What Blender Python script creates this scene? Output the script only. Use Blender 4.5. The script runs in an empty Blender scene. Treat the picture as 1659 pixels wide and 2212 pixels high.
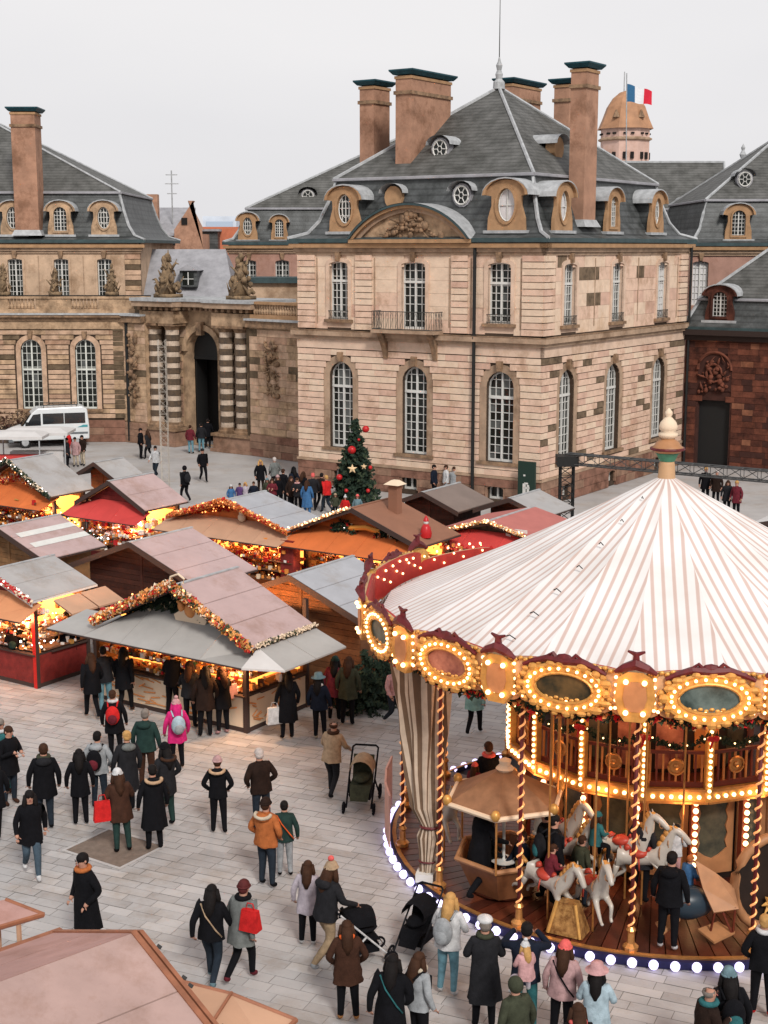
import bpy, bmesh, math, random
from mathutils import Vector, Matrix
from mathutils.geometry import tessellate_polygon
random.seed(7)
R = math.radians
S = bpy.context.scene
COL = S.collection
PI = math.pi
# ------------------------------------------------------------------ camera, sky, sun, exposure
CAMH = 12.2
F_PX, PCX, PCY = 3100.0, 829.5, 1106.0
TH = math.atan((PCY - 535.0) / F_PX)
cam = bpy.data.cameras.new('camera'); cob = bpy.data.objects.new('camera', cam); COL.objects.link(cob)
cam.sensor_fit = 'VERTICAL'; cam.sensor_height = 24.0; cam.lens = 24.0 * F_PX / 2212.0
cam.clip_start = 0.5; cam.clip_end = 3000
cob.location = (0, 0, CAMH); cob.rotation_euler = (PI / 2 - TH, 0, 0)
S.camera = cob
W = bpy.data.worlds.new('World'); S.world = W; W.use_nodes = True
nt = W.node_tree; nt.nodes.clear()
out = nt.nodes.new('ShaderNodeOutputWorld'); bg = nt.nodes.new('ShaderNodeBackground')
sky = nt.nodes.new('ShaderNodeTexSky'); sky.sky_type = 'NISHITA'; sky.sun_disc = False
sky.sun_elevation = R(48); sky.sun_rotation = R(205); sky.air_density = 1.0; sky.dust_density = 3.0
hs = nt.nodes.new('ShaderNodeHueSaturation'); hs.inputs['Saturation'].default_value = 0.12
tc = nt.nodes.new('ShaderNodeTexCoord'); nz = nt.nodes.new('ShaderNodeTexNoise')
mp = nt.nodes.new('ShaderNodeMapping'); mp.inputs['Scale'].default_value = (1.0, 1.0, 3.2)
nz.inputs['Scale'].default_value = 1.6; nz.inputs['Detail'].default_value = 4; nz.inputs['Roughness'].default_value = 0.45
cr = nt.nodes.new('ShaderNodeValToRGB')
cr.color_ramp.elements[0].position = 0.33; cr.color_ramp.elements[0].color = (3.85, 3.83, 3.98, 1)
cr.color_ramp.elements[1].position = 0.7; cr.color_ramp.elements[1].color = (4.5, 4.42, 4.46, 1)
mx = nt.nodes.new('ShaderNodeMixRGB'); mx.inputs[0].default_value = 0.93
nt.links.new(tc.outputs['Generated'], mp.inputs[0]); nt.links.new(mp.outputs[0], nz.inputs[0])
nt.links.new(nz.outputs[0], cr.inputs[0]); nt.links.new(sky.outputs[0], hs.inputs['Color'])
nt.links.new(hs.outputs[0], mx.inputs[1]); nt.links.new(cr.outputs[0], mx.inputs[2])
nt.links.new(mx.outputs[0], bg.inputs[0]); bg.inputs[1].default_value = 0.1
nt.links.new(bg.outputs[0], out.inputs[0])
sun = bpy.data.lights.new('sun', 'SUN'); sun.energy = 1.5; sun.angle = R(11); sun.color = (1, 0.96, 0.9)
so = bpy.data.objects.new('sun', sun); COL.objects.link(so)
so.rotation_euler = (R(50), 0, R(18))
S.view_settings.view_transform = 'Standard'; S.view_settings.look = 'None'
S.view_settings.exposure = 0.95; S.view_settings.gamma = 1.0; S.view_settings.use_curve_mapping = False
S.render.engine = 'CYCLES'
S.cycles.max_bounces = 4; S.cycles.diffuse_bounces = 2; S.cycles.glossy_bounces = 2; S.cycles.transmission_bounces = 2

# ------------------------------------------------------------------ surveying helpers (photo point -> place in the world)
_s, _c = math.sin(TH), math.cos(TH)
def ray(x, y):
    a_ = (x - PCX) / F_PX; b_ = (y - PCY) / F_PX
    return (a_, _c - b_ * _s, -_s - b_ * _c)
def g(x, y, z=0.0):
    r = ray(x, y); t = (z - CAMH) / r[2]; return Vector((r[0] * t, r[1] * t, z))
def at(x, y, Y):
    r = ray(x, y); t = Y / r[1]; return Vector((r[0] * t, Y, CAMH + r[2] * t))

# ------------------------------------------------------------------ materials
MATS = {}
def mat(name, col, rough=0.8, var=0.0, scale=3.0, bump=0.0, metal=0.0, emit=None, es=0.0, col2=None, spec=0.3, stain=0.0):
    """procedural principled material: noise between col and col2, darker grime patches, fine bump"""
    if name in MATS: return MATS[name]
    m = bpy.data.materials.new(name); m.use_nodes = True; n = m.node_tree; p = n.nodes['Principled BSDF']
    p.inputs['Roughness'].default_value = rough; p.inputs['Metallic'].default_value = metal
    p.inputs['Specular IOR Level'].default_value = spec
    c4 = (*col, 1)
    p.inputs['Base Color'].default_value = c4
    ge = n.nodes.new('ShaderNodeNewGeometry')
    no = n.nodes.new('ShaderNodeTexNoise'); no.inputs['Scale'].default_value = scale; no.inputs['Detail'].default_value = 6
    no.inputs['Roughness'].default_value = 0.62
    n.links.new(ge.outputs['Position'], no.inputs[0])
    if var > 0 or col2:
        b2 = col2 if col2 else tuple(max(0, c * (1 - var)) for c in col)
        r_ = n.nodes.new('ShaderNodeValToRGB'); r_.color_ramp.elements[0].position = 0.35; r_.color_ramp.elements[1].position = 0.66
        r_.color_ramp.elements[0].color = (*b2, 1); r_.color_ramp.elements[1].color = c4
        n.links.new(no.outputs[0], r_.inputs[0]); last = r_.outputs[0]
        if stain > 0:
            n2 = n.nodes.new('ShaderNodeTexNoise'); n2.inputs['Scale'].default_value = 0.55; n2.inputs['Detail'].default_value = 8
            n2.inputs['Roughness'].default_value = 0.75
            n.links.new(ge.outputs['Position'], n2.inputs[0])
            r2 = n.nodes.new('ShaderNodeValToRGB'); r2.color_ramp.elements[0].position = 0.36; r2.color_ramp.elements[1].position = 0.50
            v = 1 - stain
            r2.color_ramp.elements[0].color = (v, v * 0.93, v * 0.86, 1); r2.color_ramp.elements[1].color = (1, 1, 1, 1)
            n.links.new(n2.outputs[0], r2.inputs[0])
            mm = n.nodes.new('ShaderNodeMixRGB'); mm.blend_type = 'MULTIPLY'; mm.inputs[0].default_value = 1
            n.links.new(last, mm.inputs[1]); n.links.new(r2.outputs[0], mm.inputs[2]); last = mm.outputs[0]
        n.links.new(last, p.inputs['Base Color'])
    if bump > 0:
        bu = n.nodes.new('ShaderNodeBump'); bu.inputs['Strength'].default_value = bump; bu.inputs['Distance'].default_value = 0.03
        nb = n.nodes.new('ShaderNodeTexNoise'); nb.inputs['Scale'].default_value = scale * 6; nb.inputs['Detail'].default_value = 4
        n.links.new(ge.outputs['Position'], nb.inputs[0]); n.links.new(nb.outputs[0], bu.inputs['Height'])
        n.links.new(bu.outputs[0], p.inputs['Normal'])
    if emit:
        p.inputs['Emission Color'].default_value = (*emit, 1); p.inputs['Emission Strength'].default_value = es
    MATS[name] = m
    return m

M_stone = [mat('sandstone_pink', (0.68, 0.475, 0.36), 0.9, 0.18, 2.2, 0.35, stain=0.22),
           mat('sandstone_cream', (0.70, 0.53, 0.40), 0.9, 0.16, 2.5, 0.35, stain=0.15),
           mat('sandstone_rose', (0.62, 0.405, 0.31), 0.9, 0.22, 2.0, 0.35, stain=0.2),
           mat('sandstone_weathered', (0.20, 0.14, 0.09), 0.95, 0.5, 3.0, 0.4, stain=0.4)]
M_old = [mat('old_sandstone_ochre', (0.52, 0.35, 0.22), 0.92, 0.5, 1.6, 0.4, stain=0.5),
         mat('old_sandstone_pink', (0.58, 0.39, 0.27), 0.92, 0.4, 1.8, 0.4, stain=0.35),
         mat('old_sandstone_soot', (0.15, 0.105, 0.065), 0.95, 0.5, 2.4, 0.4, stain=0.4),
         mat('old_sandstone_rose', (0.45, 0.28, 0.19), 0.92, 0.4, 2.0, 0.4, stain=0.3)]
M_red = [mat('red_sandstone_dark', (0.115, 0.036, 0.022), 0.92, 0.6, 2.4, 0.4, stain=0.5),
         mat('red_sandstone_rust', (0.17, 0.055, 0.032), 0.92, 0.5, 2.4, 0.4, stain=0.4),
         mat('red_sandstone_orange', (0.27, 0.11, 0.062), 0.92, 0.4, 2.4, 0.4, stain=0.3),
         mat('red_sandstone_black', (0.06, 0.022, 0.016), 0.92, 0.4, 2.4, 0.4)]
M_base = [mat('plinth_stone_red', (0.26, 0.13, 0.09), 0.92, 0.4, 2.2, 0.4, stain=0.3),
          mat('plinth_stone_brown', (0.32, 0.19, 0.13), 0.92, 0.4, 2.0, 0.4, stain=0.3)]
M_wall = mat('wall_backing', (0.07, 0.045, 0.03), 0.95, 0.4, 2.0, 0.2)
M_ash = mat('smooth_ashlar', (0.66, 0.48, 0.365), 0.9, 0.22, 1.2, 0.3, stain=0.25)
M_ash2 = mat('smooth_ashlar_left', (0.57, 0.40, 0.275), 0.9, 0.3, 1.2, 0.3, stain=0.35)
M_trim = mat('stone_trim', (0.42, 0.29, 0.20), 0.9, 0.35, 1.6, 0.3, stain=0.35)
M_dark = mat('sooty_stone', (0.13, 0.085, 0.055), 0.95, 0.6, 3.0, 0.5, stain=0.4, col2=(0.32, 0.2, 0.12))
M_slate = mat('slate', (0.082, 0.087, 0.088), 0.55, 0.5, 1.6, 0.5, col2=(0.026, 0.029, 0.028), spec=0.5)
M_slate2 = mat('slate_upper', (0.115, 0.113, 0.107), 0.65, 0.5, 1.2, 0.6, col2=(0.045, 0.045, 0.04), spec=0.4)
def courses(m, freq, dark):
    # slate courses: a thin darker line at every lap, measured by height
    n = m.node_tree; p = n.nodes['Principled BSDF']; src = p.inputs['Base Color'].links[0].from_socket
    ge = n.nodes.new('ShaderNodeNewGeometry'); sp = n.nodes.new('ShaderNodeSeparateXYZ'); n.links.new(ge.outputs['Position'], sp.inputs[0])
    mu = n.nodes.new('ShaderNodeMath'); mu.operation = 'MULTIPLY'; mu.inputs[1].default_value = freq; fr = n.nodes.new('ShaderNodeMath'); fr.operation = 'FRACT'
    n.links.new(sp.outputs[2], mu.inputs[0]); n.links.new(mu.outputs[0], fr.inputs[0])
    r = n.nodes.new('ShaderNodeValToRGB'); r.color_ramp.elements[0].color = (dark, dark, dark, 1); r.color_ramp.elements[0].position = .12; r.color_ramp.elements[1].color = (1, 1, 1, 1); r.color_ramp.elements[1].position = .4
    n.links.new(fr.outputs[0], r.inputs[0]); mm = n.nodes.new('ShaderNodeMixRGB'); mm.blend_type = 'MULTIPLY'; mm.inputs[0].default_value = 1
    n.links.new(src, mm.inputs[1]); n.links.new(r.outputs[0], mm.inputs[2]); n.links.new(mm.outputs[0], p.inputs['Base Color'])
courses(M_slate, 3.2, .55); courses(M_slate2, 5.5, .62)
M_slate3 = mat('slate_pale', (0.32, 0.315, 0.335), 0.6, 0.3, 1.5, 0.3)
M_lead = mat('lead_flashing', (0.42, 0.43, 0.44), 0.5, 0.35, 3.0, 0.1)
M_gutter = mat('gutter_metal', (0.045, 0.075, 0.08), 0.5, 0.4, 2.0)
M_teal = mat('verdigris_cap', (0.012, 0.065, 0.085), 0.5, 0.4, 3.0)
M_chim = mat('chimney_render', (0.40, 0.22, 0.145), 0.9, 0.3, 1.4, 0.35, stain=0.38)
M_white = mat('window_white', (0.60, 0.59, 0.56), 0.5, 0.12, 4.0)
M_glass = mat('window_glass', (0.010, 0.012, 0.010), 0.16, 0.0, spec=0.35)
M_glass2 = mat('window_glass_pale', (0.10, 0.105, 0.10), 0.3, 0.3, 3.0, spec=0.4)
M_blind = mat('white_blind', (0.60, 0.58, 0.585), 0.7, 0.1, 2.0)
M_orange = mat('dormer_stone', (0.40, 0.235, 0.125), 0.9, 0.3, 2.0, 0.2)
M_iron = mat('wrought_iron', (0.05, 0.05, 0.045), 0.5)
M_black = mat('matt_black', (0.012, 0.012, 0.012), 0.6)
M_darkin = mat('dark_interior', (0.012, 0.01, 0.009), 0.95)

# ------------------------------------------------------------------ mesh helpers
class Fr:
    """wall frame: u along the wall, w outwards, z up"""
    def __init__(s, O, U, N): s.O = Vector((O[0], O[1], 0)); s.U = Vector((U[0], U[1], 0)); s.N = Vector((N[0], N[1], 0))
    def p(s, u, w, z): return s.O + s.U * u + s.N * w + Vector((0, 0, z))
    def m(s, u, w, z): return Matrix.Translation(s.p(u, w, z)) @ Matrix((( s.U.x, s.N.x, 0, 0), (s.U.y, s.N.y, 0, 0), (0, 0, 1, 0), (0, 0, 0, 1)))
WF = Fr((0, 0), (1, 0), (0, 1))
ORG = {}
def org(o): return ORG.get(o.name, Vector((0, 0, 0)))
class MB:
    def __init__(s, fr=None): s.v = []; s.f = []; s.mi = []; s.fr = fr
    def pt(s, p): return s.fr.p(p[0], p[1], p[2]) if s.fr else Vector(p)
    def add(s, vs, fs, mi=0):
        n = len(s.v); s.v += [s.pt(p) for p in vs]; s.f += [tuple(i + n for i in f) for f in fs]; s.mi += [mi] * len(fs); return s
    def box(s, a0, a1, b0, b1, c0, c1, mi=0):
        vs = [(x, y, z) for z in (c0, c1) for y in (b0, b1) for x in (a0, a1)]
        return s.add(vs, [(0, 2, 3, 1), (4, 5, 7, 6), (0, 1, 5, 4), (2, 6, 7, 3), (0, 4, 6, 2), (1, 3, 7, 5)], mi)
    def tbox(s, c, sx, sy, z0, z1, tx, ty, mi=0):   # tapered box
        x, y = c
        vs = [(x - sx, y - sy, z0), (x + sx, y - sy, z0), (x - sx, y + sy, z0), (x + sx, y + sy, z0), (x - tx, y - ty, z1), (x + tx, y - ty, z1), (x - tx, y + ty, z1), (x + tx, y + ty, z1)]
        return s.add(vs, [(0, 2, 3, 1), (4, 5, 7, 6), (0, 1, 5, 4), (2, 6, 7, 3), (0, 4, 6, 2), (1, 3, 7, 5)], mi)
    def tube(s, pts, r, n=6, mi=0, cap=True, closed=False):
        pts = [Vector(p) for p in pts]; rs = r if isinstance(r, (list, tuple)) else [r] * len(pts)
        rings = []; k = len(pts)
        for i, p in enumerate(pts):
            if closed: d = pts[(i + 1) % k] - pts[i - 1]
            else: d = pts[min(i + 1, k - 1)] - pts[max(i - 1, 0)]
            if d.length < 1e-6: d = Vector((0, 0, 1))
            d.normalize(); up = Vector((0, 0, 1)) if abs(d.z) < 0.93 else Vector((1, 0, 0))
            x = d.cross(up).normalized(); y = x.cross(d)
            rings.append([p + (x * math.cos(2 * PI * j / n) + y * math.sin(2 * PI * j / n)) * rs[i] for j in range(n)])
        vs = [q for rg in rings for q in rg]; fs = []
        for i in range(k if closed else k - 1):
            i2 = (i + 1) % k
            for j in range(n): fs.append((i * n + j, i * n + (j + 1) % n, i2 * n + (j + 1) % n, i2 * n + j))
        if cap and not closed: fs += [tuple(range(n - 1, -1, -1)), tuple(range((k - 1) * n, k * n))]
        return s.add(vs, fs, mi)
    def lathe(s, prof, c=(0, 0), n=16, mi=0, sy=1.0, a0=0.0, a1=2 * PI, cap=True):
        full = abs(a1 - a0 - 2 * PI) < 1e-6; m = n if full else n + 1
        vs = [(c[0] + r * math.cos(a0 + (a1 - a0) * j / n), c[1] + r * sy * math.sin(a0 + (a1 - a0) * j / n), z) for r, z in prof for j in range(m)]
        fs = []
        for i in range(len(prof) - 1):
            for j in range(n): j2 = (j + 1) % m; fs.append((i * m + j, i * m + j2, (i + 1) * m + j2, (i + 1) * m + j))
        if cap and prof[-1][0] > 0.001 and full: fs.append(tuple((len(prof) - 1) * m + j for j in range(m)))
        return s.add(vs, fs, mi)
    def ell(s, c, r, n=10, k=6, mi=0, M=None, z0=-1.0, z1=1.0):
        vs = []; fs = []
        for i in range(k + 1):
            t = z0 + (z1 - z0) * i / k if False else math.asin(max(-1, min(1, z0))) + (math.asin(max(-1, min(1, z1))) - math.asin(max(-1, min(1, z0)))) * i / k
            for j in range(n):
                q = Vector((r[0] * math.cos(t) * math.cos(2 * PI * j / n), r[1] * math.cos(t) * math.sin(2 * PI * j / n), r[2] * math.sin(t)))
                if M: q = M @ q
                vs.append(Vector(c) + q)
        for i in range(k):
            for j in range(n): fs.append((i * n + j, i * n + (j + 1) % n, (i + 1) * n + (j + 1) % n, (i + 1) * n + j))
        return s.add(vs, fs, mi)
    def poly(s, pts2, w0, w1, mi=0, holes=()):
        """polygon (u,z) between depth w0 (back) and w1 (front)"""
        polys = [pts2] + list(holes)
        tri = tessellate_polygon([[Vector((p[0], p[1], 0)) for p in q] for q in polys])
        flat = [p for q in polys for p in q]; n = len(flat)
        vs = [(p[0], w1, p[1]) for p in flat] + [(p[0], w0, p[1]) for p in flat]
        fs = [tuple(t) for t in tri] + [tuple(i + n for i in reversed(t)) for t in tri]
        k = 0
        for q in polys:
            m = len(q)
            for i in range(m): fs.append((k + i, k + (i + 1) % m, n + k + (i + 1) % m, n + k + i))
            k += m
        return s.add(vs, fs, mi)
    def build(s, name, mats, parent=None, smooth=False, o=None, fix=True):
        base = o if o is not None else (org(parent) if parent else Vector((0, 0, 0)))
        me = bpy.data.meshes.new(name); me.from_pydata([v - base for v in s.v], [], s.f)
        if not isinstance(mats, (list, tuple)): mats = [mats]
        for m_ in mats: me.materials.append(m_)
        if len(mats) > 1: me.polygons.foreach_set('material_index', s.mi)
        if smooth: me.polygons.foreach_set('use_smooth', [True] * len(me.polygons))
        me.update()
        if fix:
            bm = bmesh.new(); bm.from_mesh(me); bmesh.ops.recalc_face_normals(bm, faces=bm.faces); bm.to_mesh(me); bm.free()
        ob = bpy.data.objects.new(name, me); COL.objects.link(ob)
        if parent: ob.parent = parent; ORG[ob.name] = base
        return ob
def tag(o, label=None, cat=None, group=None, kind=None):
    if label: o['label'] = label
    if cat: o['category'] = cat
    if group: o['group'] = group
    if kind: o['kind'] = kind
    return o
def thing(name, label, cat, loc=(0, 0, 0), rz=0.0, group=None):
    o = bpy.data.objects.new(name, None); COL.objects.link(o); o.location = loc; o.rotation_euler = (0, 0, rz)
    o.empty_display_size = 0.2
    tag(o, label, cat, group); ORG[o.name] = Vector(loc) if rz == 0 else Vector((0, 0, 0)); return o
def inst(name, me, parent, M, o=None):
    ob = bpy.data.objects.new(name, me); COL.objects.link(ob); ob.parent = parent
    base = o if o is not None else org(parent)
    ob.matrix_basis = Matrix.Translation(-base) @ M; ORG[ob.name] = base; return ob
def kids(o): return [c for c in o.children]
def dup(o, loc, rz=0.0, label=None, group=None, sc=None):
    CH = {}
    r = o.copy(); COL.objects.link(r); r.location = loc; r.rotation_euler = (0, 0, rz)
    if sc: r.scale = (sc, sc, sc)
    if label: r['label'] = label
    if group: r['group'] = group
    for ch in o.children:
        c = ch.copy(); COL.objects.link(c); c.parent = r
        for gg in ch.children:
            d = gg.copy(); COL.objects.link(d); d.parent = c
    return r
def unit_mesh(name, m, bev=0.0):
    b = MB().box(-.5, .5, -.5, .5, -.5, .5); me = bpy.data.meshes.new(name)
    me.from_pydata(b.v, [], b.f); me.materials.append(m); me.update()
    bm = bmesh.new(); bm.from_mesh(me); bmesh.ops.recalc_face_normals(bm, faces=bm.faces); bm.to_mesh(me); bm.free(); return me
UM = {}
def um(m):
    if m.name not in UM: UM[m.name] = unit_mesh('unit_' + m.name, m)
    return UM[m.name]
def ubox(name, m, parent, fr, u0, u1, w0, w1, z0, z1):
    M = fr.m((u0 + u1) / 2, (w0 + w1) / 2, (z0 + z1) / 2) @ Matrix.Diagonal((abs(u1 - u0), abs(w1 - w0), z1 - z0, 1))
    return inst(name, um(m), parent, M)
def arch(uc, hw, z0, z1, rise=None, n=8):
    if rise is None: rise = hw
    pts = [(uc - hw, z0), (uc + hw, z0)]
    if rise <= 0: return pts + [(uc + hw, z1), (uc - hw, z1)]
    return pts + [(uc + hw * math.cos(PI * i / n), z1 - rise + rise * math.sin(PI * i / n)) for i in range(n + 1)]
def arch_hw(z, hw, z1, rise, m=0.0):
    """half width of an arched opening grown by margin m at height z"""
    zs = z1 - rise
    if z <= zs: return hw + m
    if z >= z1 + m: return 0
    t = (z - zs) / (rise + m); return (hw + m) * math.sqrt(max(0, 1 - t * t))
# ------------------------------------------------------------------ architecture helpers
def stones(th, parent, fr, L0, L1, z0, z1, ch, holes, mats, wts, proud=0.07, joint=0.045, ln=1.0, budget=[0], cap=300, name='stone_block', bl=None):
    """rusticated courses; the first blocks up to the budget are parts, the rest one joined mesh"""
    n = max(1, round((z1 - z0) / ch)); ch = (z1 - z0) / n
    rest = bl if bl is not None else MB(fr)
    for i in range(n):
        za = z0 + i * ch + joint / 2; zb = z0 + (i + 1) * ch - joint / 2; zm = (za + zb) / 2
        cuts = []
        for (uc, hw, h0, h1, rise, m_) in holes:
            if zb > h0 and za < h1 + m_:
                q = arch_hw(max(zm, h0), hw, h1, rise, m_)
                if q > 0: cuts.append((uc - q, uc + q))
        cuts.sort(); x = L0; segs = []
        for a_, b_ in cuts:
            if a_ > x + 0.06: segs.append((x, a_))
            x = max(x, b_)
        if L1 > x + 0.06: segs.append((x, L1))
        for a_, b_ in segs:
            k = max(1, round((b_ - a_) / ln)); st = (b_ - a_) / k
            xs = [a_] + [a_ + st * j + (random.uniform(-.18, .18) * st) for j in range(1, k)] + [b_]
            for j in range(k):
                mi = random.choices(range(len(mats)), wts)[0]; pr = proud + random.uniform(-.012, .012)
                xa = xs[j] + (0.003 if j else 0); xb = xs[j + 1] - (0.003 if j < k - 1 else 0)
                if budget[0] < cap:
                    ubox(name, mats[mi], parent, fr, xa, xb, 0.0, pr, za, zb); budget[0] += 1
                else: rest.box(xa, xb, -0.02, pr, za, zb, mi)
    if bl is None and rest.v:
        tag(rest.build('stone_courses', mats, parent), kind='stuff')
def wall(th, fr, L, z0, z1, holes, m=None, depth=0.4, u0=0.0, name='wall', w=0.0):
    b = MB(fr); hp = [arch(uc, hw, max(h0, z0 + 0.02), h1, rise) for (uc, hw, h0, h1, rise, m_) in holes]
    b.poly([(u0, z0), (L, z0), (L, z1), (u0, z1)], w - depth, w, 0, hp)
    return b.build(name, m or M_wall, th)
PANE = {}
def window(th, fr, uc, hw, z0, z1, rise, cols, rows, sur=0.0, inset=0.22, tr=None, glass=None, key=True, sill=True, surm=None, name='window', panes=True, wm=None, grille=False, surw=0.06):
    surm = surm or M_trim; wm = wm or M_white; glass = glass or M_glass
    b = MB(fr)
    if sur > 0:
        inner = arch(uc, hw, z0, z1, rise, 10); outer = arch(uc, hw + sur, z0 - 0.0, z1 + sur, rise + sur * .6 if rise > 0 else 0, 10)
        a_ = inner[1:]; o_ = outer[1:]
        for i in range(len(a_) - 1):
            q = [a_[i], a_[i + 1], o_[i + 1], o_[i]]
            if abs(q[0][0] - q[1][0]) + abs(q[0][1] - q[1][1]) < 1e-5: continue
            b.add([(p[0], surw, p[1]) for p in q] + [(p[0], -0.05, p[1]) for p in q], [(0, 1, 2, 3), (0, 4, 5, 1), (2, 6, 7, 3)])
        b.add([(p[0], surw, p[1]) for p in (inner[0], inner[-1], outer[-1], outer[0])] + [(p[0], -0.05, p[1]) for p in (inner[0], inner[-1], outer[-1], outer[0])], [(0, 1, 2, 3), (0, 4, 5, 1), (2, 6, 7, 3)])
    else: b.box(uc - hw, uc + hw, -inset - 0.02, -inset + 0.01, z0 - 0.05, z0)
    w_ = b.build(name, surm, th)
    if sill: MB(fr).box(uc - hw - sur - .08, uc + hw + sur + .08, -0.05, 0.16, z0 - 0.16, z0 - 0.01).build('sill', M_dark, w_)
    if key: MB(fr).add([(uc - .11, .02, z1 + .02), (uc + .11, .02, z1 + .02), (uc + .19, .02, z1 + .52), (uc - .19, .02, z1 + .52), (uc - .09, .24, z1 + .05), (uc + .09, .24, z1 + .05), (uc + .15, .2, z1 + .5), (uc - .15, .2, z1 + .5)], [(0, 1, 5, 4), (1, 2, 6, 5), (2, 3, 7, 6), (3, 0, 4, 7), (4, 5, 6, 7)]).build('keystone', M_dark, w_)
    f = MB(fr); wa, wb = -inset - .03, -inset + .05; e = 0.07
    f.box(uc - hw, uc - hw + e, wa, wb, z0, z1 - rise * .8); f.box(uc + hw - e, uc + hw, wa, wb, z0, z1 - rise * .8)
    f.box(uc - hw, uc + hw, wa, wb + .003, z0, z0 + e * 1.6)
    if rise > 0:
        n = 8; pi = [(uc + (hw) * math.cos(PI * i / n), z1 - rise + rise * math.sin(PI * i / n)) for i in range(n + 1)]
        po = [(uc + (hw - e) * math.cos(PI * i / n), z1 - rise + (rise - e * (1 if rise > .3 else .8)) * math.sin(PI * i / n)) for i in range(n + 1)]
        for i in range(n):
            q = [pi[i], pi[i + 1], po[i + 1], po[i]]
            f.add([(p[0], wb, p[1]) for p in q] + [(p[0], wa, p[1]) for p in q], [(0, 1, 2, 3), (2, 3, 7, 6)])
    else: f.box(uc - hw, uc + hw, wa, wb + .003, z1 - e, z1)
    cw = 2 * hw / cols; rh = (z1 - z0) / rows; hz = lambda u: z1 - rise + rise * math.sqrt(max(0, 1 - ((u - uc) / hw) ** 2)) if rise > 0 else z1
    for i in range(1, cols):
        u = uc - hw + cw * i; t = 0.045 if (cols % 2 == 0 and i == cols // 2) else 0.017
        f.box(u - t, u + t, wa + .01, wb + (.02 if t > .03 else -.02), z0 + .02, hz(u) - .02)
    for j in range(1, rows):
        z = z0 + rh * j; q = hw * math.sqrt(max(0, 1 - max(0, (z - z1 + rise) / rise) ** 2)) if rise > 0 else hw
        f.box(uc - q, uc + q, wa + .012, wb - .025, z - .016, z + .016)
    if tr: f.box(uc - hw + .01, uc + hw - .01, wa + .014, wb + .03, tr - .06, tr + .06)
    f.build('window_frame', wm, w_)
    pg = random.choice((.04, .1, .3))
    if panes:
        for i in range(cols):
            for j in range(rows):
                ua = uc - hw + cw * i; za = z0 + rh * j
                ubox('pane', M_glass2 if (glass is M_glass and random.random() < pg) else glass, w_, fr, ua + .012, ua + cw - .012, wa - .03, wa + .005, za + .01, min(za + rh - .01, z1))
    else: MB(fr).box(uc - hw, uc + hw, wa - .03, wa, z0, z1).build('pane', glass, w_)
    if grille:
        r_ = MB(fr)
        for i in range(9): u = uc - hw + 2 * hw * i / 8; r_.tube([(u, .1, z0), (u, .1, z0 + .42)], .012, 4)
        r_.box(uc - hw - .03, uc + hw + .03, .085, .115, z0 + .4, z0 + .44); r_.box(uc - hw - .03, uc + hw + .03, .085, .115, z0 + .04, z0 + .07)
        for i in range(4): u = uc - hw + hw * (.25 + .5 * i); r_.tube([(u + .09 * math.cos(t), .1, z0 + .23 + .13 * math.sin(t)) for t in [k * PI / 4 for k in range(8)]], .01, 4, closed=True)
        r_.build('balcony_grille', M_iron, w_)
    return w_
def band(fr, u0, u1, z0, z1, w1, th, name, m, w0=-.05): return MB(fr).box(u0, u1, w0, w1, z0, z1).build(name, m, th)
def oval(uc, zc, rx, rz, n=18): return [(uc + rx * math.cos(2 * PI * i / n), zc + rz * math.sin(2 * PI * i / n)) for i in range(n)]
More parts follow.
